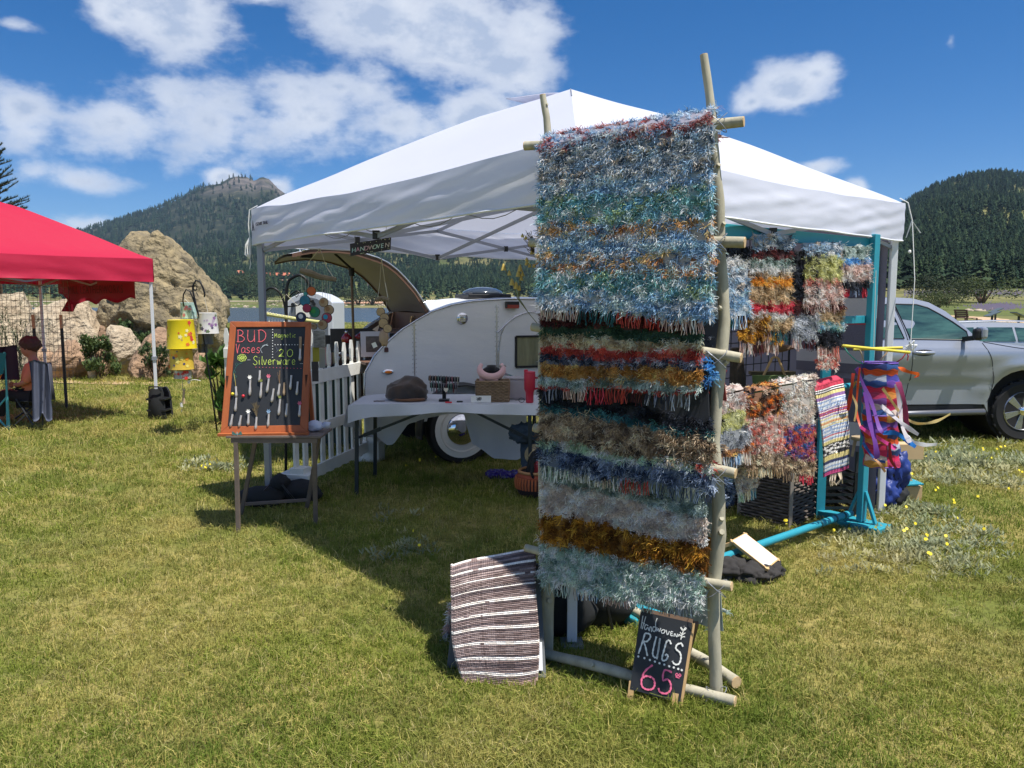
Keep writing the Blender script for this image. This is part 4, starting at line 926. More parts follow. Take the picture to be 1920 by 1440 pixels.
def rack():
    t = thing('log_rug_rack', 'tall ladder-like display rack of peeled aspen logs at the front', 'display rack', (.45, 3.05, 0))
    rp = [(1345, 1318), (1341, 1200), (1339, 1100), (1346, 1000), (1345, 930), (1338, 830), (1350, 700), (1358, 600), (1350, 480), (1347, 380), (1341, 290), (1332, 200), (1326, 150), (1321, 107)]
    log(t, 'pole', [P(x, y, YR(y)) for x, y in rp], [.028, .026, .026, .03, .027, .025, .025, .025, .024, .024, .021, .018, .017, .016], 1, 7)
    lp = [(1024, 1238), (1026, 1100), (1024, 900), (1022, 700), (1026, 500), (1030, 330), (1029, 262), (1026, 220), (1018, 178)]
    log(t, 'pole', [P(x, y, YL(y)) for x, y in lp], [.032, .030, .028, .027, .025, .022, .017, .016, .014], 2, 3)
    for i, (l, r, rad, px) in enumerate([((988, 271), (1394, 228), .022, 0), ((994, 452), (1398, 456), .022, 0), ((1000, 610), (1392, 672), .021, 1), ((1000, 800), (1377, 888), .022, 0), ((986, 1028), (1371, 1099), .020, 0)]):
        log(t, 'rung', [P(l[0], l[1], YL(l[1])-.045), P((l[0]+r[0])/2, (l[1]+r[1])/2+3, (YL(l[1])+YR(r[1]))/2-.045), P(r[0], r[1], YR(r[1])-.055)], [rad*.9, rad*1.02, rad], 10+i, 2)
    log(t, 'base_log', [P(1012, 1222, 3.22), P(1100, 1243, 3.07), P(1200, 1275, 2.94), P(1300, 1292, 2.84), P(1380, 1315, 2.76)], [.022, .024, .022, .022, .022], 20, 1)
    log(t, 'brace_log', [G(1140, 1116, .05), G(1215, 1165, .05), G(1300, 1228, .05), G(1378, 1282, .05)], [.022, .024, .024, .026], 21, 2)
    log(t, 'brace_log', [P(1120, 1190, 3.9), P(1195, 1215, 3.5), P(1240, 1250, 3.2)], [.014, .018, .016], 23, 0)
    # wire lashings
    for py in (232, 456, 674, 890, 1100, 1300):
        mb = MB(); c = P(1340, py, YR(py)-.02)
        for k in range(2): mb.tube([c+V(.036*math.cos(a)*1.1, -.02+.03*math.sin(a), .035*math.cos(a)*(1 if k else -1)) for a in np.linspace(0, 6.2, 13)], .0016, 4)
        part('lashing', mb, grey_steel, t)
rack()
def front_panel(tl, tr, bl, br, off, seed):
    """corners given as photo pixels on the two side edges; off = metres in front of the poles"""
    def q(p, left): 
        y = YL(p[1]) if left else YR(p[1]); return np.array(P(p[0], p[1], y-off-(.045 if (p in (bl, br) and off > 0) else 0)))
    return bilin(q(tl, 1), q(tr, 0), q(bl, 1), q(br, 0), .005, seed)
def bands_from(ly, y0, y1, rows): return [((a-y0)/(y1-y0), (b-y0)/(y1-y0), pal, lf) for a, b, pal, lf in rows]
RUGS = [
 ('long blue, grey and teal shag rug hung over the top rung of the log rack', (1016, 272), (1332, 222), (1011, 570), (1330, 598), .140, 1,
  [(266, 286, 'bluered', .85), (286, 345, 'slate', .9), (345, 372, 'blue', .9), (372, 420, 'teal', .9), (420, 445, 'bluebrown', .9), (445, 470, 'blue', .95), (470, 505, 'bluebrown', 1), (505, 540, 'teal', 1), (540, 572, 'blue', 1)], (['pinkish', 'darkteal', 'red', 'pinkish'], .06, 54)),
 ('shag rug banded green, beige, red, navy and gold below the blue one', (1020, 455), (1322, 462), (1017, 722), (1306, 736), .112, 2,
  [(590, 608, 'maroon', .6), (608, 628, 'dgreen', .6), (628, 648, 'beige', .7), (648, 664, 'red', .8), (664, 680, 'navy', .7), (680, 704, 'gold', .8), (704, 719, 'greyteal', .9), (719, 724, 'red', .4)], (['navy', 'pinkish', 'crimson', 'red', 'maroon', 'navy', 'grey'], .065, 46)),
 ('shaggy brown, mint and navy rug, third down on the log rack', (1020, 612), (1326, 680), (1016, 872), (1334, 920), .092, 3,
  [(728, 752, 'black', .7), (752, 764, 'darkteal', .7), (764, 822, 'brown', 1.15), (822, 838, 'mint', .9), (838, 874, 'bnavy', 1.25)], (['mint', 'white', 'taupe', 'red', 'bnavy', 'bnavy'], .06, 44)),
 ('bottom shag rug in taupe, amber brown and pale sage on the log rack', (1022, 800), (1326, 885), (1018, 1092), (1308, 1140), .076, 4,
  [(868, 898, 'greyteal', .6), (898, 957, 'taupe', .75), (957, 1012, 'amber', 1.15), (1012, 1094, 'sage', .9)], (['greyteal', 'slate', 'pinkish', 'greyteal', 'grey'], .05, 44)),
]
for (lab, tl, tr, bl, br, off, sd, rows, (fp, fl, fn)) in RUGS:
    f, n0, hg, wd = front_panel(tl, tr, bl, br, off, sd*1.3); base = f(.5, 1.0)
    t = thing('shag_rug', lab, 'rug', tuple(base), 'shag rugs hung on the log rack')
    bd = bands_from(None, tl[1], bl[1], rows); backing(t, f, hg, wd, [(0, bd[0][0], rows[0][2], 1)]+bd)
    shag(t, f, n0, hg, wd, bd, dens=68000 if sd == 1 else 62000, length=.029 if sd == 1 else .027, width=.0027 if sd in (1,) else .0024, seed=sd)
    fringe(t, f, n0, wd, .998, fp, fl, fn, sd, .02, .98, .0018)
    # the part folded over the rung and hanging at the back
    f2, n2, h2, w2 = front_panel((tl[0]+10, tl[1]-2), (tr[0]+12, tr[1]-2), (bl[0]+14, bl[1]-12), (1356 if sd != 2 else 1362, br[1]-12+sd*14), -.085-.012*sd, sd*2.1)
    mb = MB(); A, B = f(0, 0), f2(0, 0); C_, D_ = f(1, 0), f2(1, 0); top = np.array([0, 0, .035])
    def fold(u, v):
        p0 = f(u, 0.); p1 = f2(u, 0.); p = p0*(1-v)+p1*v; return Vector(p+top*math.sin(PI*v))
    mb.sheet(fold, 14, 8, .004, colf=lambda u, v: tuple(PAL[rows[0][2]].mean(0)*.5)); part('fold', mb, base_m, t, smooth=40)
    back_rows = [(0, .4, rows[0][2], 1), (.4, .75, rows[len(rows)//2][2], 1), (.75, 1, rows[-1][2], 1)]
    backing(t, f2, h2, w2, back_rows, 'back_drop'); shag(t, f2, -n0, h2, w2, back_rows, dens=7000, length=.028, seed=sd+20, side=.7)
    # ragged selvedge strands at both sides and along the fold
    for uu, sg in ((0., -1), (1., 1)):
        g = lambda u, v, uu=uu: f(uu+(u-.5)*.02, v)
        shag(t, g, n0*.4+np.array(LD)*sg, hg, .05, [(max(0, b[0]), b[1], b[2], b[3]*1.1) for b in bd], dens=22000, width=.0034, length=.021, seed=sd*7+int(uu), side=.5, lift=(.2, .7))
    if sd == 1:
        tf = lambda u, v: np.array([list(fold(a, b)) for a, b in zip(np.atleast_1d(u), np.atleast_1d(v))])
        shag(t, tf, np.array([-.2, -.3, 1.]), .12, wd, [(0, 1, 'bluered', 1)], dens=40000, width=.0036, length=.02, seed=55, side=.6, lift=(.5, 1.))
# blue and red tufts sticking out right of the rungs
def tuft_thing(px, py, Y, pal, n, R, label):
    t = thing('yarn_tuft', label, 'yarn tuft', P(px, py, Y)); c = np.array(P(px, py, Y)); r = np.random.default_rng(int(px))
    f = lambda u, v: c+np.stack([(np.atleast_1d(u)-.5)*R, np.zeros_like(np.atleast_1d(u)), (.5-np.atleast_1d(v))*R*1.6], -1)
    shag(t, f, np.array([.5, -.8, .1]), R*1.6, R, [(0, 1, pal, 1.2)], dens=n, length=.03, seed=int(px), side=.9)
tuft_thing(1328, 690, 2.83, 'brightblue', 40000, .05, 'bright blue yarn tuft sticking out beside the pointed rung')
tuft_thing(1322, 872, 2.80, 'red', 40000, .035, 'small red yarn tuft above the fourth rung end')
tuft_thing(1326, 470, 2.84, 'bluebrown', 30000, .05, 'straw-coloured yarn tuft at the end of the second rung')

# ================================================================== striped rag rug on a little sawhorse
def striped():
    horse = thing('sawhorse', 'low grey sawhorse under the striped brown rug', 'sawhorse', (-.1, 3.05, 0)); gm = mat('weathered_board', (104, 108, 110), rough=.8, n=(10, .6, (80, 84, 86)), stretch=(1, 1, .2))
    A = P(866, 1072, 3.22); B = P(1002, 1048, 3.30)
    mb = MB(); mb.bar(A, B, .05, .04); part('top_beam', mb, gm, horse, bevel=.004)
    for (x, y, top) in ((848, 1252, A), (1014, 1272, B), (880, 1235, A), (1005, 1225, B)):
        mb = MB(); g = G(x, y); mb.bar((g.x, g.y, 0), (lerp(g, top, .97).x, lerp(g, top, .97).y, top.z-.02), .045, .02, up=V(0, 1, 0)); part('leg', mb, gm, horse, bevel=.003)
    mb = MB(); g = G(1008, 1268); c = lerp(g+V(.004, -.03, 0), B, .2); mb.box(c+V(.004, -.018, .0), (.03, .004, .11), X=V(.95, 0, 0), Z=(B-g).normalized()); part('label_sticker', mb, white_steel, horse)
    t = thing('rag_rug', 'flat-woven brown rug with cream stripes over the low sawhorse', 'rug', (-.08, 3.0, 0))
    TLp = P(846, 1072, 3.17); TRp = P(1003, 1040, 3.23); BLp = P(870, 1290, 2.98); BRp = P(1006, 1294, 2.97)
    brown = [srgb(c) for c in ('#8c7a76', '#7a6864', '#9a8884', '#6c5a56', '#84706c')]; cream = [srgb(c) for c in ('#f0e8e0', '#e4dacf', '#f4efe8')]; pink = [srgb(c) for c in ('#c8a8a0', '#b89890')]; dark = [srgb('#544848'), srgb('#5f5152')]
    rows = 76; rr = random.Random(4)
    stripe_at = {0: 1, 5: 1, 10: 1, 16: 1, 23: 2, 31: 2, 39: 2, 48: 2, 57: 2, 66: 2}
    rc = []
    for i in range(rows):
        k = None
        for s0, w in stripe_at.items():
            if s0 <= i < s0+w: k = 'c'
        rc.append(('c' if k else ('d' if rr.random() < .22 else 'b')) if i < 71 else 'p')
    def surf(u, v):
        p = TLp*(1-u)*(1-v)+TRp*u*(1-v)+BLp*(1-u)*v+BRp*u*v
        p = p+V(0, -1, .15)*(.028*math.sin(PI*v)*1.0+.008*math.sin(u*6+v*4)) + V(0, 0, 1)*(.006*math.sin(u*PI*2+1.)+.016*math.sin(u*PI))*(1-v*.6)
        p.x += .012*math.sin(v*7)*(.5-u)-.012*(1-u)*math.sin(PI*v); k = max(0, 1-v/.14); p.y += .075*k*k; p.z += .012*math.sin(PI*min(1, v/.14))*k+.020*abs(2*u-1)**3*v**8-.010*math.sin(PI*u)*v**6
        # ribs: one bump per woven pick, and a fine warp pitch across
        rib = abs(math.sin(PI*v*rows)); warp = abs(math.sin(PI*u*44)); return p+V(-.05, -1, .12)*(.0062*rib+.0016*warp*rib+.002*mnoise.noise(V(u*40, v*60, 1)))
    def cf(u, v):
        i = min(rows-1, int(v*rows)); k = rc[i]; j = int(u*44*2); h = (i*131+j//9*17) % 97
        if k == 'c' and mnoise.noise(V(u*6, i*.7, 0)) < -.42: k = 'b'
        c = {'b': brown, 'c': cream, 'p': pink, 'd': dark}[k]; c = c[h % len(c)]
        fac = .9+.2*((i*31+j*17) % 7)/7
        if (j % 2 == 0) and (u < .5) and k in 'bd': c = tuple(x*1.35+.04 for x in c)      # pale warp threads show on the left half
        return tuple(min(1, x*fac) for x in c)
    mb = MB(); mb.sheet(surf, 88, rows*4, -.012, colf=cf); part('woven_front', mb, mat('rag_weave', (255, 255, 255), rough=.95, attr=True), t, smooth='all')
    mb = MB()
    def back(u, v): p = surf(u, 0); q = V(p.x-.02+.0*u, p.y+.12+.13*v, p.z-.0-.55*v*.78); return V(lerp(p.x, q.x, min(1, v*3)), p.y+.06*math.sin(min(1, v*5)*PI/2)+.16*v, p.z+.01*math.sin(min(1, v*6)*PI)-.38*v)
    mb.sheet(back, 20, 40, .01, colf=lambda u, v: cf(u, min(.9, v))); part('woven_back', mb, mat('rag_weave'), t, smooth='all')
    # selvedge loops down both long edges
    mb = MB()
    for uu, s in ((0, -1), (1, 1)):
        for i in range(rows):
            p = surf(uu, (i+.5)/rows)-V(0, -1, 0)*.004; c = cf(max(.01, min(.98, uu)), (i+.5)/rows); mb.tube([p, p+V(s*.006, .004, 0), p+V(s*.002, .016, 0)], .0035, 5, col=c)
    part('selvedge', mb, mat('rag_weave'), t, kind='stuff')
    # another shag rug behind it
    f, n0, hg, wd = bilin(P(862, 1086, 3.38), P(1000, 1062, 3.46), P(822, 1245, 3.40), P(1000, 1245, 3.5), .01, 3)
    t2 = thing('shag_rug', 'grey shag rug hanging behind the striped rug on the sawhorse', 'rug', tuple(f(.3, 1.)))
    bd = [(0, .35, 'taupe', .9), (.35, .62, 'pinkish', 1), (.62, 1., 'slate', 1.1)]; backing(t2, f, hg, wd, bd); shag(t2, f, n0, hg, wd, bd, dens=9000, seed=77)
    g = lambda u, v: f((u-.5)*.04, v); shag(t2, g, np.array([-.8, -.5, 0]), hg, .06, bd, dens=20000, seed=78, side=.5)
    f, n0, hg, wd = bilin(P(985, 1062, 3.27), P(1018, 1062, 3.27), P(990, 1225, 3.24), P(1014, 1225, 3.24), .006, 5)
    t3 = thing('shag_rug', 'dark shag rug edge squeezed between the striped rug and the log pole', 'rug', tuple(f(.5, 1.)))
    bd = [(0, 1, 'brown', .9)]; backing(t3, f, hg, wd, bd); shag(t3, f, n0, hg, wd, [(0, .5, 'black', .9), (.5, 1, 'brown', .9)], dens=12000, seed=79)
striped()

# ================================================================== handwriting
GL = {
 'B': [[(.1, 0), (.12, 1)], [(.02, .98), (.4, 1), (.72, .82), (.62, .6), (.2, .52), (.6, .48), (.9, .26), (.6, .02), (-.05, 0)]],
 'U': [[(.05, 1), (.02, .3), (.25, .02), (.6, .06), (.82, .3), (.86, 1)], [(.86, 1), (.88, 0)]],
 'D': [[(.14, .02), (.12, .95)], [(-.02, .96), (.5, 1), (.95, .72), (.9, .3), (.5, .04), (-.02, 0)]],
 'V': [[(0, 1), (.22, 0), (.34, .35), (.62, .98)]], 'a': [[(.7, .5), (.4, .6), (.08, .38), (.14, .06), (.45, .02), (.7, .25)], [(.72, .58), (.74, .1), (.9, .02)]],
 's': [[(.65, .52), (.35, .6), (.14, .45), (.35, .3), (.62, .18), (.4, 0), (.08, .08)]], 'e': [[(.1, .3), (.65, .34), (.55, .55), (.3, .58), (.08, .3), (.25, .03), (.7, .1)]],
 'M': [[(.0, 0), (.1, .75), (.12, .75), (.4, .3), (.72, .78), (.85, 0)]], 'g': [[(.66, .5), (.35, .6), (.1, .35), (.3, .06), (.62, .2)], [(.68, .56), (.66, -.15), (.4, -.38), (.1, -.25)]],
 'n': [[(.08, .56), (.1, 0)], [(.1, .35), (.38, .58), (.62, .45), (.66, 0)]], 't': [[(.4, .95), (.36, .15), (.6, 0)], [(.1, .62), (.72, .66)]], 'i': [[(.3, .55), (.32, 0)], [(.3, .78), (.32, .82)]],
 'c': [[(.68, .48), (.4, .6), (.1, .35), (.25, .04), (.65, .1)]], '2': [[(.05, .75), (.35, 1), (.7, .8), (.5, .42), (.0, .04), (.35, .1), (.8, .02)]], '0': [[(.5, 1), (.1, .7), (.12, .2), (.5, 0), (.88, .3), (.85, .8), (.45, 1)]],
 'S': [[(.85, .88), (.5, 1), (.12, .8), (.3, .55), (.7, .38), (.78, .12), (.4, -.02), (.0, .14)]], 'l': [[(.35, 1), (.3, .1), (.5, 0)]], 'v': [[(.02, .58), (.32, 0), (.66, .6)]], 'r': [[(.1, .56), (.14, 0)], [(.14, .36), (.38, .58), (.62, .52)]],
 'w': [[(0, .56), (.2, .02), (.42, .42), (.62, .02), (.9, .58)]], 'H': [[(.08, 0), (.12, 1)], [(.62, 0), (.64, 1)], [(.1, .45), (.64, .52)]], 'd': [[(.62, .48), (.3, .58), (.06, .28), (.3, .02), (.62, .2)], [(.66, 1), (.68, 0)]],
 'W': [[(0, .6), (.2, 0), (.42, .42), (.62, 0), (.86, .6)]], 'O': [[(.4, .6), (.08, .35), (.2, .04), (.6, .04), (.76, .35), (.42, .6)]], 'v2': [[(.02, .6), (.3, 0), (.64, .6)]], 'E': [[(.6, .6), (.1, .58), (.12, .02), (.62, .0)], [(.1, .3), (.5, .32)]],
 'N': [[(.06, 0), (.08, .58), (.6, .02), (.64, .6)]], 'R': [[(.16, 0), (.2, 1)], [(.04, .95), (.5, 1), (.8, .8), (.6, .55), (.2, .48), (.5, .4), (.85, 0)]], 'G': [[(.9, .85), (.6, 1), (.2, .75), (.05, .3), (.3, 0), (.7, .05), (.75, .35), (.4, .3)]],
 '6': [[(.75, 1), (.3, .7), (.04, .3), (.3, 0), (.75, .05), (.85, .35), (.5, .55), (.1, .35)]], '5': [[(.8, .98), (.25, 1), (.2, .58), (.55, .62), (.85, .35), (.6, .03), (.05, .08)]], 'm': [[(.04, .56), (.06, 0)], [(.06, .4), (.25, .58), (.4, .45), (.42, 0)], [(.42, .4), (.62, .58), (.78, .45), (.82, 0)]],
}
def smooth_line(pts, k=6):
    if len(pts) < 3: return pts
    o = []; q = [pts[0]]+list(pts)+[pts[-1]]
    for i in range(1, len(q)-2):
        for j in range(k):
            t = j/k; p0, p1, p2, p3 = (np.array(q[i-1]), np.array(q[i]), np.array(q[i+1]), np.array(q[i+2]))
            o.append(tuple(.5*((2*p1)+(-p0+p2)*t+(2*p0-5*p1+4*p2-p3)*t*t+(-p0+3*p1-3*p2+p3)*t**3)))
    o.append(pts[-1]); return o
def stroke(mb, pts3, w, n):
    """flat chalk ribbon lying on a board with normal n"""
    n = Vector(n); vs = []; fs = []
    for i, p in enumerate(pts3):
        d = (pts3[min(i+1, len(pts3)-1)]-pts3[max(0, i-1)]); 
        if d.length < 1e-9: d = V(1, 0, 0)
        s = d.normalized().cross(n).normalized()*w*.5*(1+.25*math.sin(i*1.9+p.x*80))
        vs += [p-s, p+s]
    for i in range(len(pts3)-1): fs.append((2*i, 2*i+1, 2*i+3, 2*i+2))
    mb.add(vs, fs)
def write(word, at, cw, ch, w, m_, parent, n, adv=None, name='chalk_lettering', tilt=0.):
    """at(i, j) maps board pixel to a 3D point; word starts at pixel (at0)"""
    f, (x, y) = at; mb = MB(); adv = adv or cw*1.12
    for k, chh in enumerate(word):
        key = {'v_': 'v2'}.get(chh, chh)
        if chh in GL:
            for s in GL[chh]: stroke(mb, [f(x+q[0]*cw, y-q[1]*ch+tilt*(x+q[0]*cw-at[1][0])) for q in smooth_line(s)], w, n)
        x += adv*(.62 if chh in 'il' else 1.25 if chh in 'wmM' else 1)
    return part(name, mb, m_, parent)
CH = lambda nm, c: mat('chalk_'+nm, c, rough=.95, n=(60, .35, tuple(int(v*.75) for v in c)))
def dots(f, pts, r, m_, parent, n, name='chalk_dots'):
    mb = MB(); n = Vector(n); 
    for (x, y) in pts:
        c = f(x, y); s, u = basis(n); mb.add([c+s*r*math.cos(a*PI/4)+u*r*math.sin(a*PI/4) for a in range(8)], [tuple(range(8))])
    return part(name, mb, m_, parent)

# ================================================================== BUD VASES board on a folding table
orange_wood = mat('orange_pine_frame', (178, 98, 50), rough=.55, n=(6, .7, (140, 68, 34)), stretch=(1, 1, .25)); grey_wood = mat('weathered_table', (122, 108, 98), rough=.8, n=(9, .6, (92, 82, 76)), stretch=(1, .25, 1))
slate_m = mat('chalkboard', (34, 37, 42), rough=.6, n=(5, .5, (42, 45, 50)))
def board_table():
    t = thing('folding_table', 'small weathered wood folding table under the chalkboard', 'table', (-1.6, 5.2, 0))
    y0, y1 = 5.02, 5.34; zt = P(425, 820, y0).z; x0 = P(423, 820, y0).x; x1 = P(602, 820, y0).x
    for k in range(5):
        ya = y0+(y1-y0)*(k+.5)/5; mb = MB(); mb.box(((x0+x1)/2, ya, zt+.0008*k), (x1-x0, (y1-y0)/5-.006, .016)); part('table_slat', mb, grey_wood, t, bevel=.002)
    mb = MB(); mb.box(((x0+x1)/2, y0+.02, zt-.025), (x1-x0-.06, .02, .03)); part('apron', mb, grey_wood, t)
    A = (P(437, 830, y0+.02), G(447, 998)); B = (P(597, 828, y0+.02), G(592, 985))
    legs = [(V(x0+.06, y0+.02, zt-.01), G(447, 998)), (V(x1-.05, y0+.02, zt-.01), G(592, 985)), (V(x0+.11, y1-.02, zt-.01), G(452, 965)), (V(x1-.08, y1-.02, zt-.01), G(575, 955))]
    for a, b in legs: mb = MB(); mb.bar(a, b+V(0, 0, .0), .028, .022, up=V(0, 1, 0)); part('leg', mb, grey_wood, t, bevel=.002)
    mb = MB(); a, b = lerp(legs[2][1], legs[2][0], .13), lerp(legs[3][1], legs[3][0], .13); mb.bar(a, b, .02, .02); part('stretcher', mb, grey_wood, t)
    return zt
ZT = board_table()
def bud_board():
    # board plane through its four photographed corners
    Yb, Yt = 5.07, 5.27
    BLc, BRc, TLc, TRc = P(414, 812, Yb), P(577, 810, Yb+.02), P(432, 603, Yt), P(583, 604, Yt+.02)
    n = (BRc-BLc).cross(TLc-BLc).normalized(); n = n if n.y < 0 else -n
    f0 = lambda x, y: PLN(x, y, BLc, n); f = lambda x, y: f0(x, y)+n*.0035
    t = thing('chalkboard_sign', 'orange-framed chalkboard reading BUD Vases Silverware on the folding table', 'chalkboard', (BLc+BRc)/2)
    il, ir, it, ib = (447, 431, 572, 562), None, None, None
    # inner slate corners
    iTL, iTR, iBR, iBL = f0(443, 614), f0(573, 613), f0(563, 797), f0(427, 800)
    mb = MB(); mb.prism([iTL, iTR, iBR, iBL], -n*.012); part('slate_panel', mb, slate_m, t)
    def frame(a, b, c, d, nm):
        mb = MB(); mb.prism([q+n*.008 for q in (a, b, c, d)], -n*.028); part(nm, mb, orange_wood, t, bevel=.003)
    frame(TLc, TRc, iTR, iTL, 'top_rail'); frame(BLc, iBL, iBR, BRc, 'bottom_rail'); frame(TLc, iTL, iBL, BLc, 'side_rail'); frame(iTR, TRc, BRc, iBR, 'side_rail')
    mb = MB(); mb.bar(BLc+n*.018+V(-.01, 0, -.012), BRc+n*.018+V(.01, 0, -.012), .05, .02, up=V(0, 0, 1)); part('ledge', mb, orange_wood, t, bevel=.003)
    for (x, y) in ((427, 705), (575, 703)):
        mb = MB(); mb.prism([f0(x-2.5, y)+n*.010, f0(x+2.5, y)+n*.010, f0(x-1, y+24)+n*.010], -n*.002); part('slot', mb, mat('dark_slot', (60, 30, 18), rough=.9), t)
    for a in (V(.05, 0, 0), V(-.05, 0, 0)):
        q = (TLc if a.x > 0 else TRc)+a; b = (BLc if a.x > 0 else BRc)+a*.3; mb = MB(); mb.bar(q-n*.03, V(b.x, b.y+.2, ZT+.01), .022, .03, up=V(0, 1, 0)); part('back_leg', mb, orange_wood, t)
    red, grn, wht, pnk, teal = CH('red', (236, 108, 116)), CH('green', (214, 236, 110)), CH('white', (226, 228, 226)), CH('pink', (224, 96, 104)), CH('teal', (60, 130, 120))
    px = .0036
    write('BUD', (f, (445, 641)), 15, 22, .0042, red, t, n, adv=19.5); write('Vases', (f, (443, 662)), 10, 17, .0038, red, t, n, adv=9.4)
    write('Magnetic', (f, (515, 633)), 5.4, 9.5, .0022, grn, t, n, adv=5.2); write('20', (f, (523, 669)), 12, 14, .0038, grn, t, n, adv=15)
    write('Silverware', (f, (475, 684)), 9, 16, .0030, grn, t, n, adv=8.5)
    dots(f, [(511.5-.02*i, 618+5.2*i) for i in range(11)], .0034, wht, t, n); dots(f, [(516+5.3*i, 646.5) for i in range(11)], .0034, wht, t, n); dots(f, [(480+6.5*i, 688.5+.2*i) for i in range(15)], .0026, red, t, n)
    mb = MB()                                            # chalk flower and curled vine
    for k in range(7):
        a = k*2*PI/7; stroke(mb, [f(454+5*math.cos(a)+3.6*math.cos(b), 671+4*math.sin(a)+2.8*math.sin(b)) for b in np.linspace(0, 6.3, 12)], .0028, n)
    part('chalk_flower', mb, grn, t)
    mb = MB(); stroke(mb, [f(x, y) for x, y in smooth_line([(455, 680), (446, 684), (441, 692), (438, 702), (440, 710), (439, 716)])], .002, n)
    for (x, y, r_) in ((444, 683, 2.4), (440, 698, 2.2), (442, 706, 2)): stroke(mb, [f(x+r_*math.cos(a), y+r_*math.sin(a)) for a in np.linspace(0, 6.3, 10)], .0014, n)
    part('chalk_vine', mb, teal, t)
    mb = MB(); stroke(mb, [f(x, y) for x, y in smooth_line([(502, 645), (492, 651), (489, 656), (492, 662)])], .003, n); stroke(mb, [f(x, y) for x, y in smooth_line([(492, 650), (497, 647), (503, 648)])], .005, n); part('chalk_sprig', mb, CH('grey', (170, 180, 186)), t)
    mb = MB(); stroke(mb, [f(x, y) for x, y in ((464, 675), (470, 675))], .0018, n); stroke(mb, [f(x, y) for x, y in ((562, 682), (568, 682))], .0018, n); part('chalk_dash', mb, wht, t)
    mb = MB(); stroke(mb, [f(x, y) for x, y in smooth_line([(517, 650), (520, 657), (517, 662), (523, 655)])], .0026, n); part('chalk_doodle', mb, CH('dim', (90, 100, 116)), t)
    # handles of silver cutlery turned into magnetic vases
    silver = mat('tarnished_silver', (206, 200, 194), rough=.35, metal=.45, n=(30, .6, (150, 140, 130)), coords='Object'); wood = mat('vase_wood', (170, 146, 118), rough=.8, n=(30, .5, (120, 96, 72)))
    vs = [(564, 632, 563, 677, 'tall driftwood-topped silver handle vase, top right of the board', 'w'), (488, 695, 487, 717, 'silver handle vase under the letter l of the board', ''), (470, 711, 469, 742, 'silver handle vase holding a white bloom, upper left', 'white'),
          (491, 717, 489, 747, 'silver handle vase with a yellow-green bud, upper middle', 'green'), (505, 709, 501, 737, 'silver handle vase with a pink flower, upper middle', 'pink'), (525, 720, 522, 744, 'silver handle vase with tall twigs, upper middle', 'twig'),
          (534, 718, 533, 742, 'plain tan handle vase right of the twigs', 'tan'), (547, 704, 545, 731, 'silver handle vase, highest of the middle row', ''), (559, 716, 557, 741, 'silver handle vase nearest the right frame, middle row', ''),
          (514, 729, 510, 755, 'silver handle vase in the centre of the board', ''), (443, 725, 444, 745, 'silver handle vase with a yellow stem at the left frame', 'yellow'), (444, 746, 442, 772, 'silver handle vase below the yellow-stemmed one', ''),
          (526, 748, 523, 779, 'silver handle vase with green leaves, lower middle', 'green'), (539, 757, 537, 782, 'silver handle vase with a thin stem, lower right', 'stem'), (563, 760, 562, 782, 'silver handle vase with a pink flower by the right frame', 'pink'),
          (437, 777, 433, 801, 'silver handle vase in the bottom left corner', ''), (453, 779, 449, 801, 'silver handle vase, second from the left in the bottom row', ''), (467, 775, 466, 798, 'silver handle vase with a white bloom, bottom row', 'white'),
          (482, 782, 480, 806, 'silver handle vase with dried brown stems, bottom row', 'dry'), (505, 775, 503, 801, 'silver handle vase with a blue flower, bottom row', 'blue')]
    cm = {'white': (236, 234, 228), 'green': (120, 128, 60), 'pink': (206, 104, 128), 'blue': (120, 150, 180), 'yellow': (220, 190, 80), 'dry': (110, 96, 70), 'twig': (140, 112, 84), 'stem': (120, 120, 110)}
    up = (f(500, 650)-f(500, 700)).normalized(); sd = (f(520, 700)-f(480, 700)).normalized()
    for (xa, ya, xb, yb, lab, kind) in vs:
        a, b = f(xa, ya)+n*.006, f(xb, yb)+n*.006; v = thing('bud_vase', lab, 'bud vase', b, 'silverware bud vases on the chalkboard'); mb = MB(); d = a-b; ss = d.cross(n).normalized()
        if kind == 'w':
            m_ = lerp(b, a, .5); mb.tube([m_, a], [.008, .010], 7); part('driftwood', mb, wood, v); mb = MB(); a = m_; d = a-b
        prof = [(0, .0040), (.08, .0090), (.25, .0105), (.6, .0068), (.9, .0075), (1, .0070)]
        mb.tube([b+d*k for k, _ in prof], [r_ for _, r_ in prof], 8); part('handle', mb, wood if kind == 'tan' else silver, v, smooth=50)
        mb = MB(); mb.lathe(b+d*.5-n*.004, [(.006, -.003), (.006, .002)], 8, X=up, Y=sd, Z=n); part('magnet', mb, blackp, v)
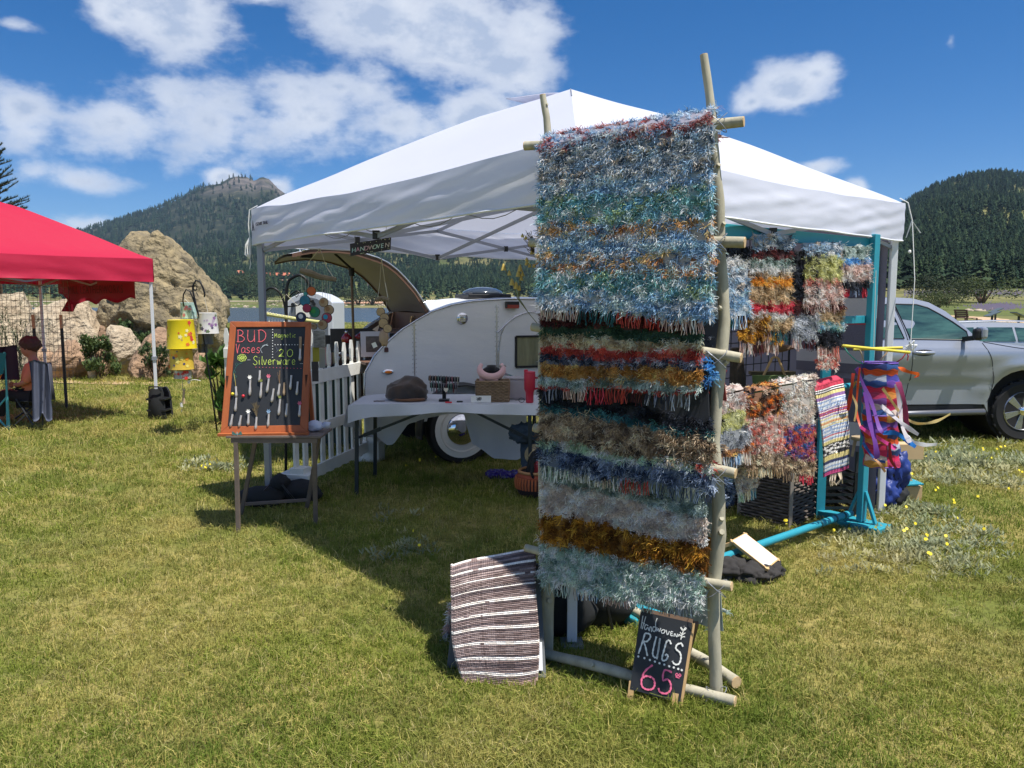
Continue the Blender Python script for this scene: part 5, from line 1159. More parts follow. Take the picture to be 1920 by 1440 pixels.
        if kind in cm:
            fm = mat('bloom_'+kind, cm[kind], rough=.8); rr = random.Random(int(xa)); mb = MB()
            if kind in ('dry', 'twig', 'stem', 'yellow'):
                for q in range({'dry': 14, 'twig': 4, 'stem': 1, 'yellow': 1}[kind]):
                    e = a+up*rr.uniform(.05, .10)+sd*rr.uniform(-.035, .02)*(1 if kind == 'dry' else .3)+n*.01; mb.tube([a, lerp(a, e, .5)+sd*rr.uniform(-.004, .004), e], .0012, 4)
                    if kind == 'dry':
                        for z in range(3): mb.tube([lerp(a, e, .7), e+sd*rr.uniform(-.015, .015)+up*rr.uniform(-.01, .01)], .001, 3)
            else:
                c = a+up*.012+n*.006
                for q in range(6):
                    an = q*PI/3; dd = up*math.sin(an)+sd*math.cos(an); w = up*math.cos(an)-sd*math.sin(an); mb.add([c, c+dd*.008+w*.005+n*.003, c+dd*(.017 if kind != 'green' else .011)+n*.004, c+dd*.008-w*.005+n*.003], [(0, 1, 2, 3)])
                mb.blob(c, (.004, .004, .004), 1, .1, 1, 1); mb.tube([a-d*.1, c], .0014, 4)
            part('bloom', mb, fm, v)
    for (x, y, c, l) in ((437, 739, (232, 214, 60), 'yellow round magnet at the left edge of the chalkboard'), (457, 743, (214, 48, 62), 'red round magnet on the chalkboard')):
        mb = MB(); mb.blob(f(x, y)+n*.008, (.011, .008, .011), 2, 0, 1, 1); tag(part('magnet', mb, mat('magnet_%d' % x, c, rough=.3), smooth='all'), l, 'magnet')
    mb = MB(); q = P(445, 822, 5.03); q.z = ZT+.02
    for s in (-1, 1): mb.add([q, q+V(s*.03, -.01, .022), q+V(s*.035, 0, -.004), q+V(s*.012, .0, -.008)], [(0, 1, 2, 3)]); 
    mb.tube([q+V(0, -.002, -.008), q+V(0, -.002, .014)], .003, 6)
    tag(part('butterfly_clip', mb, mat('aqua_glaze', (130, 190, 190), rough=.2)), 'small aqua butterfly ornament on the folding table edge', 'ornament')
    mb = MB(); q = P(597, 798, 5.2); mb.blob(q+V(-.02, 0, 0), (.055, .05, .035), 3, .2, 2, 4); mb.blob(q+V(.055, 0, .005), (.03, .02, .022), 3, .35, 3, 6); tag(part('cloth_bundle', mb, white_fab, smooth='all'), 'knotted white cloth bundle behind the right corner of the chalkboard', 'cloth')
bud_board()

# ================================================================== RUGS sandwich sign
def rug_sign():
    BLc, BRc, TLc, TRc = P(1181, 1292, 2.86), P(1275, 1318, 2.78), P(1201, 1146, 2.95), P(1298, 1168, 2.87)
    n = (BRc-BLc).cross(TLc-BLc).normalized(); n = n if n.y < 0 else -n; fr = lambda x, y: PLN(x, y, BLc, n); f = lambda x, y: fr(x, y)+n*.003
    t = thing('sandwich_board', 'small black A-frame sign reading Handwoven RUGS 65 on the grass', 'sign', (BLc+BRc)/2-V(0, 0, BLc.z)); raw = mat('raw_pine', (206, 172, 122), rough=.7, n=(12, .5, (184, 146, 98)), stretch=(1, 1, .2))
    mb = MB(); mb.prism([TLc, TRc, BRc, BLc], -n*.009); part('front_panel', mb, slate_m, t)
    mb = MB(); up = (TLc-BLc).normalized(); mb.bar(TRc-n*.012, BRc-n*.012-up*.012, .018, .014, up=n); part('edge_batten', mb, raw, t)
    mb = MB(); mb.bar(TLc-n*.012+up*.004, TRc-n*.012+up*.004, .02, .012, up=n); part('top_batten', mb, mat('brown_batten', (120, 96, 78), rough=.8), t)
    for a, d in ((BLc, (TLc-BLc)), (BRc-(BRc-BLc)*.12, (TRc-BRc))):
        a = a+(BRc-BLc)*.02; b = V(a.x-.002, a.y-.01, 0); mb = MB(); mb.bar(a+up*.03-n*.008, V(a.x-d.x*.04, a.y-d.y*.04, .0), .022, .016, up=n); part('foot', mb, raw, t)
    bk = V(.06, .27, 0); mb = MB(); mb.prism([TLc-n*.014, TRc-n*.014, V(BRc.x, BRc.y, .02)+bk, V(BLc.x, BLc.y, .02)+bk], V(0, .008, 0)); part('rear_panel', mb, mat('dark_panel', (70, 62, 56), rough=.8), t)
    mb = MB(); mb.bar(TRc-n*.02+up*.0+V(.012, 0, 0), V(BRc.x+.012, BRc.y, .03)+bk, .02, .016, up=V(0, 1, 0)); part('rear_batten', mb, mat('brown_batten'), t)
    w1, w2, pk = CH('white', (226, 228, 226)), CH('bright', (240, 240, 234)), CH('neonpink', (252, 120, 156))
    def T(px, py): return (1160+px/6.546, 1120+py/6.546)
    def line(pts, w, m_, nm='painted_lettering'):
        mb = MB()
        for s in pts: stroke(mb, [f(*T(*q)) for q in smooth_line(s)], w, n)
        part(nm, mb, m_, t)
    line([[(300, 225), (275, 380)], [(335, 235), (290, 390)], [(290, 310), (325, 325)]], .004, w1)                           # H
    line([[(365, 350), (335, 335), (318, 375), (335, 395), (360, 370), (372, 410)]], .0034, w1); line([[(385, 360), (378, 415)], [(382, 375), (400, 362), (405, 425)]], .0034, w1)
    line([[(460, 375), (430, 360), (418, 400), (440, 420), (458, 385)], [(475, 255), (455, 320), (462, 420)]], .0034, w1)
    line([[(470, 365), (475, 410), (492, 385), (498, 420), (520, 375)]], .0034, w1); line([[(545, 395), (525, 415), (535, 440), (560, 435), (570, 405), (545, 395)]], .0034, w1)
    line([[(585, 400), (600, 460), (625, 415)]], .0034, w1); line([[(668, 425), (645, 420), (640, 465), (668, 470)], [(642, 445), (662, 446)]], .0034, w1); line([[(680, 480), (690, 445), (715, 485), (725, 445)]], .0034, w1)
    line([[(765, 520), (775, 470), (800, 400)], [(772, 480), (745, 455), (738, 480)], [(775, 490), (805, 480), (812, 490)], [(778, 455), (755, 425)], [(780, 460), (820, 435)], [(795, 410), (770, 370), (765, 378), (790, 405), (820, 372), (828, 385), (798, 410)], [(803, 352), (806, 356)]], .0036, w2, 'painted_leaf')
    line([[(325, 440), (290, 560), (245, 690)], [(325, 440), (380, 450), (390, 490), (350, 540), (310, 545), (330, 600), (355, 720)]], .0062, w2)
    line([[(465, 480), (430, 620), (420, 700), (450, 740), (480, 700), (510, 500)], [(510, 500), (490, 640), (470, 760)]], .0062, w2)
    line([[(645, 575), (625, 530), (590, 545), (560, 640), (535, 740), (545, 775), (585, 765), (605, 720), (590, 700), (570, 715)]], .0062, w2)
    line([[(790, 605), (770, 565), (720, 580), (705, 630), (755, 680), (765, 750), (740, 815), (690, 820), (660, 780)]], .0062, w2)
    line([[(420, 830), (330, 900), (285, 1000), (290, 1090), (350, 1130), (420, 1120), (445, 1060), (420, 990), (340, 965), (300, 990)]], .0068, pk); line([[(655, 920), (565, 895), (545, 1015), (600, 1005), (640, 1060), (635, 1140), (580, 1180), (510, 1160), (490, 1110)]], .0068, pk)
    line([[(715, 930), (700, 950), (715, 970), (730, 950), (715, 930)], [(752, 935), (738, 958), (752, 975), (766, 955), (752, 935)], [(700, 975), (748, 992)], [(700, 960), (765, 965)]], .003, pk)
    dots(f, [T(*q) for q in ((243, 725), (318, 745), (385, 768), (447, 788), (503, 808), (562, 825), (622, 845), (678, 860), (733, 878), (776, 892))], .0044, w2, t, n, 'painted_dots')
rug_sign()

# ================================================================== teardrop trailer
CA = math.atan2(.39, .92); E1 = V(.92, .39, 0).normalized(); E2 = V(-.39, .92, 0).normalized(); TH0 = V(-.775, 7.2, 0)
def TP(px, py, off=0.): p = PLN(px, py, TH0+E2*off, E2); return p
def tl(px, py): p = TP(px, py); return ((p-TH0).dot(E1), p.z)
def shell(outline, name, m_, parent, thick, disp=None, xs=26, zs=12, off=0., smooth=45, bevel=0, org=None, A=None, B=None):
    """outline in (x,z) of a vertical plane, extruded along B; near-side faces get displacement disp(x,z)"""
    A = A or E1; B = B or E2; org = org or TH0
    bm = bmesh.new(); vs = [bm.verts.new((x, 0, z)) for x, z in outline]; bm.faces.new(vs)
    X = [q[0] for q in outline]; Z = [q[1] for q in outline]
    if disp:
        for k in range(1, xs): 
            g = bm.verts[:]+bm.edges[:]+bm.faces[:]; bmesh.ops.bisect_plane(bm, geom=g, plane_co=(lerp(min(X), max(X), k/xs), 0, 0), plane_no=(1, 0, 0))
        for k in range(1, zs):
            g = bm.verts[:]+bm.edges[:]+bm.faces[:]; bmesh.ops.bisect_plane(bm, geom=g, plane_co=(0, 0, lerp(min(Z), max(Z), k/zs)), plane_no=(0, 0, 1))
    ret = bmesh.ops.extrude_face_region(bm, geom=bm.faces[:]); ev = [e for e in ret['geom'] if isinstance(e, bmesh.types.BMVert)]
    bmesh.ops.translate(bm, verts=ev, vec=(0, thick, 0))
    if disp:
        for v in bm.verts:
            if v.co.y < thick*.5: v.co.y += disp(v.co.x, v.co.z)
            else: v.co.y -= disp(v.co.x, v.co.z)
    bmesh.ops.recalc_face_normals(bm, faces=bm.faces[:]); bm.verts.index_update()
    mb = MB(); mb.add([org+A*v.co.x+B*(v.co.y+off)+V(0, 0, v.co.z) for v in bm.verts], [[v.index for v in f.verts] for f in bm.faces]); bm.free()
    return part(name, mb, m_, parent, smooth=smooth, bevel=bevel)
alu = bpy.data.materials.new('brushed_aluminium'); alu.use_nodes = True
def _alu():
    nt = alu.node_tree; N = nt.nodes.new; L = nt.links.new; b = nt.nodes['Principled BSDF']; b.inputs['Metallic'].default_value = .25
    tc = N('ShaderNodeTexCoord'); mp = N('ShaderNodeMapping'); mp.inputs['Scale'].default_value = (1, 1, 3.2); mp.inputs['Rotation'].default_value = (0, .35, 0); L(tc.outputs['Object'], mp.inputs[0])
    n = N('ShaderNodeTexNoise'); n.inputs['Scale'].default_value = 3; n.inputs['Detail'].default_value = 8; n.inputs['Roughness'].default_value = .7; L(mp.outputs[0], n.inputs['Vector'])
    r = N('ShaderNodeMapRange'); r.inputs[1].default_value = .3; r.inputs[2].default_value = .7; r.inputs[3].default_value = .3; r.inputs[4].default_value = .52; L(n.outputs[0], r.inputs[0]); L(r.outputs[0], b.inputs['Roughness'])
    c = N('ShaderNodeMix'); c.data_type = 'RGBA'; L(n.outputs[0], c.inputs[0]); c.inputs[6].default_value = (*srgb((212, 215, 222)), 1); c.inputs[7].default_value = (*srgb((238, 237, 234)), 1); L(c.outputs[2], b.inputs['Base Color'])
    bp = N('ShaderNodeBump'); bp.inputs['Strength'].default_value = .3; bp.inputs['Distance'].default_value = .012; L(n.outputs[0], bp.inputs['Height']); L(bp.outputs[0], b.inputs['Normal']); MATS['alu'] = alu
_alu()
trim_m = mat('polished_trim', (214, 216, 220), rough=.22, metal=.9); chrome = mat('chrome', (235, 235, 238), rough=.06, metal=1.); rubber = mat('rubber', (28, 28, 30), rough=.85); int_brown = mat('varnished_plywood', (112, 84, 68), rough=.55, n=(3, .5, (88, 66, 56)), stretch=(1, 1, .3))
def trailer():
    t = thing('teardrop_trailer', 'silver aluminium teardrop trailer with its rear hatch raised', 'trailer', TH0+E1*1.2)
    W = 1.42
    near = [tl(*q) for q in [(683, 760), (683, 729), (685, 698), (702, 667), (723, 644), (755, 617), (786, 598), (807, 586), (848, 572), (890, 565), (952, 561), (1002, 561)]]
    zt = near[-1][1]; near += [(2.2, zt-.02), (2.45, zt-.12), (2.62, zt-.35), (2.66, .75), (2.6, .42)]
    near += [(near[0][0]+.05, .42)]
    side = shell(near, 'side_panel', alu, t, .03, xs=1, zs=1, smooth=30)
    far = shell(near, 'side_panel', alu, t, .03, off=W-.03, smooth=30)
    lin = shell([(x*.995, z-.012) for x, z in near], 'inner_lining', int_brown, t, .008, off=W-.042, smooth=30)
    # roof skin from hinge forwards, floor
    rf = near[7:-1]; mb = MB()
    def rfp(u, v):
        k = u*(len(rf)-1); i = min(int(k), len(rf)-2); a, b = rf[i], rf[i+1]; x, z = lerp(a[0], b[0], k-i), lerp(a[1], b[1], k-i); return TH0+E1*x+E2*(W*v)+V(0, 0, z+.006+.022*math.sin(PI*v))
    mb.sheet(rfp, 40, 8, .012); part('roof_skin', mb, alu, t, smooth='all')
    mb = MB(); a = TH0+E1*1.2+E2*W/2; mb.box((a.x, a.y, .44), (2.75, W-.06, .05), X=E1, Y=E2); part('floor', mb, mat('dark_metal'), t)
    # edge trims
    tr = near[:-1]; mb = MB(); mb.tube([TH0+E1*x-E2*.004+V(0, 0, z+.004) for x, z in tr], .009, 6); part('edge_trim', mb, trim_m, t, smooth='all')
    mb = MB(); mb.tube([TH0+E1*x+E2*(W+.004)+V(0, 0, z+.004) for x, z in tr], .009, 6); part('edge_trim', mb, trim_m, t, smooth='all')
    # galley bulkhead, counter, shelf
    hx, hz = near[7]
    mb = MB(); a = TH0+E1*(hx+.02)+E2*W/2; mb.box((a.x, a.y, (hz+.44)/2), (.02, W-.08, hz-.46), X=E1, Y=E2); part('bulkhead', mb, int_brown, t)
    mb = MB(); a = TH0+E1*(hx-.3)+E2*W/2; mb.box((a.x, a.y, .98), (.62, W-.08, .025), X=E1, Y=E2); part('counter', mb, int_brown, t)
    mb = MB(); a = TH0+E1*(hx-.13)+E2*W/2; mb.box((a.x, a.y, 1.25), (.24, W-.08, .02), X=E1, Y=E2); part('shelf', mb, int_brown, t)
    # side details: vent, cabin light, reflector, tail light
    def disc(px, py, r, nm, m_, h=.02, n=20, sub=None):
        c = TP(px, py)-E2*(h*.5); mb = MB(); mb.lathe(c, [(r, h*.5), (r, -h*.3), (r*.86, -h*.5)], n, X=E1, Y=V(0, 0, 1), Z=E2); return part(nm, mb, m_, t, smooth=40), c
    v, c = disc(866, 597, .055, 'round_vent', chrome)
    for k in range(6):
        mb = MB(); mb.bar(c-E2*.016+V(0, 0, -.03+.012*k)-E1*.034, c-E2*.016+V(0, 0, -.03+.012*k)+E1*.034, .006, .006); part('vent_louvre', mb, trim_m, v)
    mb = MB(); c = TP(958, 571); mb.box(c-E2*.03, (.135, .05, .06), X=E1, Y=E2); lp = part('cabin_lamp', mb, blackp, t, bevel=.006); mb = MB(); mb.box(c-E2*.03+V(0, 0, -.02), (.12, .056, .035), X=E1, Y=E2); part('lens', mb, mat('red_lens', (150, 60, 50), rough=.25), lp)
    mb = MB(); c = TP(727, 697); mb.lathe(c, [(.062, .0), (.05, -.02), (.03, -.026)], 20, X=E1, Y=V(0, 0, 1), Z=E2, sy=.48); mk = part('marker_lamp', mb, chrome, t, smooth=40); mb = MB(); mb.lathe(c-E2*.02, [(.036, .0), (.033, -.012), (.015, -.016)], 18, X=E1, Y=V(0, 0, 1), Z=E2, sy=.4); part('lens', mb, mat('amber_lens', (240, 130, 40), rough=.2), mk)
    mb = MB(); c = TP(724, 655); mb.prism([c+E1*x+V(0, 0, z)-E2*.002 for x, z in ((-.018, -.025), (.018, -.025), (.018, .008), (.01, .02), (-.01, .02), (-.018, .008))], -E2*.012); part('reflector', mb, mat('dark_red', (78, 44, 46), rough=.4), t)
    # panel seams with rivets
    for px_ in (776, 931):
        x_, z1_ = tl(px_, 600 if px_ == 776 else 566); sm = MB(); sm.bar(TH0+E1*x_-E2*.003+V(0, 0, .46), TH0+E1*x_-E2*.003+V(0, 0, z1_-.03), .012, .004, up=E2); so_ = part('panel_seam', sm, trim_m, t); rv_ = MB()
        for k in range(22):
            z_ = lerp(.5, z1_-.05, k/21)
            for s_ in (-.016, .016): rv_.lathe(TH0+E1*(x_+s_)-E2*.003+V(0, 0, z_), [(.005, .002), (.004, -.003)], 6, X=E1, Y=V(0, 0, 1), Z=E2)
        part('rivets', rv_, trim_m, so_, kind='stuff')
    # door with arched top and window
    dp = [tl(*q) for q in [(934, 720), (934, 660), (938, 628), (948, 606), (965, 592), (985, 586)]]; top = dp[-1][1]; dp = dp+[(dp[-1][0]+.25, top), (dp[-1][0]+.42, top-.06), (dp[-1][0]+.5, top-.2), (dp[-1][0]+.52, .72)]
    dp = [(x, z) for x, z in dp]; dr = shell(dp, 'door', alu, t, .015, off=-.012, smooth=30)
    mb = MB(); mb.tube([TH0+E1*x-E2*.014+V(0, 0, z) for x, z in dp], .006, 5); part('door_seam', mb, trim_m, dr)
    wx0, wz0 = tl(966, 631); wz1 = tl(966, 688)[1]; mb = MB(); w = .42; fm = blackp
    for a, b in (((wx0, wz0), (wx0+w, wz0)), ((wx0, wz1), (wx0+w, wz1)), ((wx0, wz0), (wx0, wz1)), ((wx0+w, wz0), (wx0+w, wz1))):
        mb.bar(TH0+E1*a[0]-E2*.018+V(0, 0, a[1]), TH0+E1*b[0]-E2*.018+V(0, 0, b[1]), .02, .022, up=E2)
    wn = part('window_frame', mb, fm, dr); mb = MB(); c = TH0+E1*(wx0+w/2)-E2*.014; mb.box((c.x, c.y, (wz0+wz1)/2), (w-.02, .004, wz0-wz1-.02), X=E1, Y=E2); part('pane', mb, mat('curtained_glass', (96, 102, 92), rough=.08, n=(4, .7, (130, 134, 116)), coat=.6, stretch=(6, 6, .6)), wn)
    mb = MB(); mb.tube([TP(x, y)-E2*.02 for x, y in smooth_line([(931, 624), (948, 607), (965, 594), (985, 586), (1003, 584)])], .007, 6); part('drip_rail', mb, trim_m, t, smooth='all')
    mb = MB(); mb.bar(TP(945, 700)-E2*.03, TP(962, 706)-E2*.03, .012, .012); part('door_handle', mb, chrome, dr)
    # fender, wheel
    wc = TP(862, 800)+E2*.05; R = .335; wc.z = .335
    mb = MB(); arch = [(math.cos(a), math.sin(a)) for a in np.linspace(-.15, PI+.15, 22)]
    def fen(u, v): k = u*21; i = min(int(k), 20); c_, s_ = lerp(arch[i][0], arch[i+1][0], k-i), lerp(arch[i][1], arch[i+1][1], k-i); rr_ = .41+.02*math.sin(v*PI); return wc+E1*(c_*rr_)+V(0, 0, s_*rr_*1.02)-E2*(.18-.22*v)
    mb.sheet(fen, 40, 6, .01); part('fender', mb, blackp, t, smooth='all')
    mb = MB(); prof = [(.22, .07), (.32, .075), (R, .05), (R+.004, 0), (R, -.05), (.32, -.075), (.22, -.07)]
    mb.lathe(wc-E2*.06, prof, 40, X=E1, Y=V(0, 0, 1), Z=E2); wh = part('tyre', mb, rubber, t, smooth=40)
    mb = MB(); mb.lathe(wc-E2*.06, [(.275, -.0765), (.23, -.078), (.225, -.074)], 40, X=E1, Y=V(0, 0, 1), Z=E2); part('whitewall', mb, mat('whitewall', (226, 224, 218), rough=.6), wh, smooth=40)
    mb = MB(); mb.lathe(wc-E2*.06, [(.226, -.06), (.222, -.082), (.20, -.075), (.18, -.05), (.17, -.05)], 40, X=E1, Y=V(0, 0, 1), Z=E2); part('rim', mb, mat('cream_rim', (214, 210, 202), rough=.3, coat=.5), wh, smooth=40)
    mb = MB(); mb.lathe(wc-E2*.06, [(.17, -.05), (.165, -.075), (.13, -.105), (.07, -.122), (.02, -.126)], 40, X=E1, Y=V(0, 0, 1), Z=E2); part('hubcap', mb, chrome, wh, smooth='all')
    wc2 = wc+E2*(W-.02); mb = MB(); mb.lathe(wc2, prof, 30, X=E1, Y=V(0, 0, 1), Z=E2); part('tyre', mb, rubber, t, smooth=40)
    # raised hatch
    hp = [(805, 585), (797, 572), (780, 545), (760, 522), (744, 506), (728, 494), (710, 485), (691, 479), (672, 473), (656, 469), (636, 467), (617, 466), (598, 467), (584, 468), (566, 471), (548, 475)]
    ln = [tl(*q) for q in hp]; mb = MB()
    def hsurf(o):
        def g(u, v):
            k = u*(len(ln)-1); i = min(int(k), len(ln)-2); x, z = lerp(ln[i][0], ln[i+1][0], k-i), lerp(ln[i][1], ln[i+1][1], k-i); return TH0+E1*x+E2*(W*v)+V(0, 0, z+o+.02*math.sin(PI*v))
        return g
    mb.sheet(hsurf(0), 60, 10, 0); hc = part('raised_hatch', mb, alu, t, smooth='all')
    mb = MB(); mb.sheet(hsurf(-.022), 60, 10, 0); part('hatch_lining', mb, mat('hatch_inner', (112, 108, 116), rough=.55, n=(2, .3, (100, 90, 84))), hc, smooth='all')
    for vv, nm in ((0, 'hatch_rib'), (1, 'hatch_rib')):
        mb = MB(); g = hsurf(-.03); 
        def rib(u, v, vv=vv): p = hsurf(0)(u, vv); nn = E1*.0; return p+V(0, 0, -.035*v)+E1*(-.015*v*(1-u))
        mb.sheet(rib, 60, 2, .018); part(nm, mb, int_brown, hc, smooth=40)
    for vv in (0, 1): mb = MB(); mb.tube([hsurf(.006)(u, vv) for u in np.linspace(0, .93, 40)], .009, 6); part('hatch_trim', mb, trim_m, hc, smooth='all')
    mb = MB(); c = hsurf(-.05)(.86, .25); mb.box(c, (.1, .08, .04), X=E1, Y=E2); part('hatch_light', mb, blackp, hc)
    mb = MB(); c = hsurf(.03)(.93, .1); mb.tube([c-V(0, 0, .03), c, c+E1*.05, c-E1*.05], .008, 6); part('hatch_latch', mb, chrome, hc)
    # prop pole for the hatch
    a = hsurf(-.02)(.62, .5); a = PLN(659, 508, TH0+E2*.6, E2); b = PLN(664, 668, TH0+E2*.6, E2); mb = MB(); mb.tube([a, b], .013, 8); pp = part('prop_pole', mb, mat('bronze_tube', (112, 92, 74), rough=.4, metal=.4), t); mb = MB(); mb.tube([a+V(0, 0, .03), a-V(0, 0, .05)], .028, 8); part('pole_clamp', mb, blackp, pp); mb = MB(); mb.tube([a+V(0, 0, .02), hsurf(-.02)(.62, .42)], .012, 6); part('pole_tip', mb, blackp, pp)
    # roof vent
    c = TP(905, 556, .45); c.z = zt+.02; vt = MB(); vt.box(c+V(0, 0, .012), (.46, .42, .04), X=E1, Y=E2); rv = part('roof_vent', vt, blackp, t, bevel=.008)
    mb = MB(); mb.lathe(c+V(0, 0, .03), [(.22, 0), (.20, .03), (.14, .058), (.06, .072), (.01, .074)], 24, X=E1, Y=E2, sy=.85); part('vent_dome', mb, mat('smoked_dome', (60, 68, 78), rough=.12, coat=.6), rv, smooth='all')
    # tow-bar end and cables
    mb = MB(); a = TH0+E1*2.6+E2*W/2; mb.bar(V(a.x, a.y, .45), V(a.x, a.y, .45)+E1*.9, .07, .06); part('drawbar', mb, blackp, t)
    return t
trailer()
# pictures and tins shown in the galley
def picture(px, py, w, h, off, label, fc=(206, 208, 212), ic=(64, 66, 72), name='framed_picture'):
    c = PLN(px, py, TH0+E2*off, E2); t = thing(name, label, 'picture', c-V(0, 0, h/2)); mb = MB(); mb.box(c, (w, .015, h), X=E1, Y=E2); part('mount', mb, mat('mount_%s' % (fc,), fc, rough=.8), t)
    mb = MB(); mb.box(c-E2*.009, (w*.62, .004, h*.62), X=E1, Y=E2); part('print', mb, mat('print_%s' % (ic,), ic, rough=.5, n=(14, .7, (130, 120, 110))), t)
picture(701, 645, .25, .24, .3, 'white-mounted dark print standing in the trailer galley', (196, 198, 206), (58, 58, 64))
picture(738, 632, .14, .12, .55, 'small white-mounted print right of the larger one in the galley')
picture(773, 600, .045, .08, .6, 'tiny upright picture propped on the galley shelf', (176, 152, 116), (140, 112, 80))
mb = MB(); c = PLN(665, 638, TH0+E2*.9, E2); mb.box(c+V(0, .03, 0), (.5, .02, .24), X=E1, Y=E2); tag(part('shelf_board', mb, mat('grey_plank', (74, 72, 74), rough=.8, n=(6, .5, (96, 92, 92)), stretch=(.2, 1, 1))), 'dark grey wooden backboard left of the trailer galley', 'board')
mb = MB(); c = PLN(640, 636, TH0+E2*1.1, E2); mb.box(c+V(-.06, .06, -.02), (.42, .02, .12), X=E1, Y=E2); tag(part('shelf_board', mb, mat('grey_plank')), 'lower dark plank beside the red enamel pot', 'board')
def redpot():
    t = thing('enamel_pot', 'red enamel pot with a chrome knob on the dark plank', 'pot', PLN(650, 643, TH0+E2*.7, E2)); c = PLN(650, 643, TH0+E2*.7, E2); rm = mat('red_enamel', (150, 32, 48), rough=.2, coat=.6)
    mb = MB(); mb.lathe(c, [(.035, 0), (.05, .015), (.052, .05), (.035, .08), (.015, .095)], 18); part('body', mb, rm, t, smooth='all'); mb = MB(); mb.lathe(c+V(0, 0, .095), [(.014, 0), (.018, .015), (.008, .03)], 12); part('knob', mb, chrome, t, smooth='all')
    mb = MB(); mb.tube([c+V(.07, 0, .05), c+V(.13, 0, .09), c+V(.14, 0, .10)], [.014, .01, .012], 8); mb.blob(c+V(.12, -.01, .06), (.03, .02, .025), 2, .1, 2, 1); part('spout', mb, rm, t)
redpot()

# ================================================================== picket fences
white_paint = mat('white_paint', (228, 228, 222), rough=.6, n=(7, .35, (196, 196, 190)), bump=(20, .3, .004))
def picket_outline():
    w = .032; L_ = [(-w, 0), (-w, .72), (-w*.5, .75), (-w*.95, .78), (-w*.95, .80), (-w*.45, .83), (-w*.75, .86), (-w*.9, .93), (-w*.35, 1.0)]
    return L_+[(-x, z) for x, z in L_[::-1]]
def fence(A, B, n, label, hgt, rails, blocks):
    d = (B-A).normalized(); nrm = V(-d.y, d.x, 0); t = thing('picket_fence', label, 'fence', (A+B)/2)
    mb = MB(); mb.prism([V(x, 0, z) for x, z in picket_outline()], V(0, .018, 0)); me = mesh_of(mb, 'picket', white_paint)
    for k in range(n):
        p = lerp(A, B, k/(n-1)); o = bpy.data.objects.new('picket', me); COL.objects.link(o); o.parent = t; o.location = p-t.location+V(0, 0, .08)-nrm*0; o.scale = (1, 1, (hgt-.08)*(1+.01*math.sin(k*3))); o.rotation_euler.z = math.atan2(d.y, d.x)
    for z, h in rails:
        mb = MB(); mb.bar(V(A.x, A.y, z)-nrm*.013-d*.03, V(B.x, B.y, z)-nrm*.013+d*.03, .022, h); part('rail', mb, white_paint, t, bevel=.002)
    for q in blocks:
        c = lerp(A, B, q)
        mb = MB(); mb.box((c.x, c.y, .10), (.16, .26, .20), X=d, Y=nrm); part('foot_block', mb, white_paint, t, bevel=.006)
        mb = MB(); mb.box(V(c.x, c.y, .22)-nrm*.02, (.12, .12, .05), X=d, Y=nrm); part('block_cap', mb, white_paint, t, bevel=.004)
fence(V(-1.70, 5.98, 0), V(-1.405, 7.36, 0), 10, 'white picket fence running back beside the chalkboard', 1.19, [(.93, .11), (.50, .09), (.15, .10)], (.0, 1.03))
fence(V(-3.33, 8.95, 0), V(-2.35, 8.95, 0), 7, 'white picket fence piece behind the left edge of the chalkboard', 1.24, [(.95, .11), (.2, .1)], (.04,))

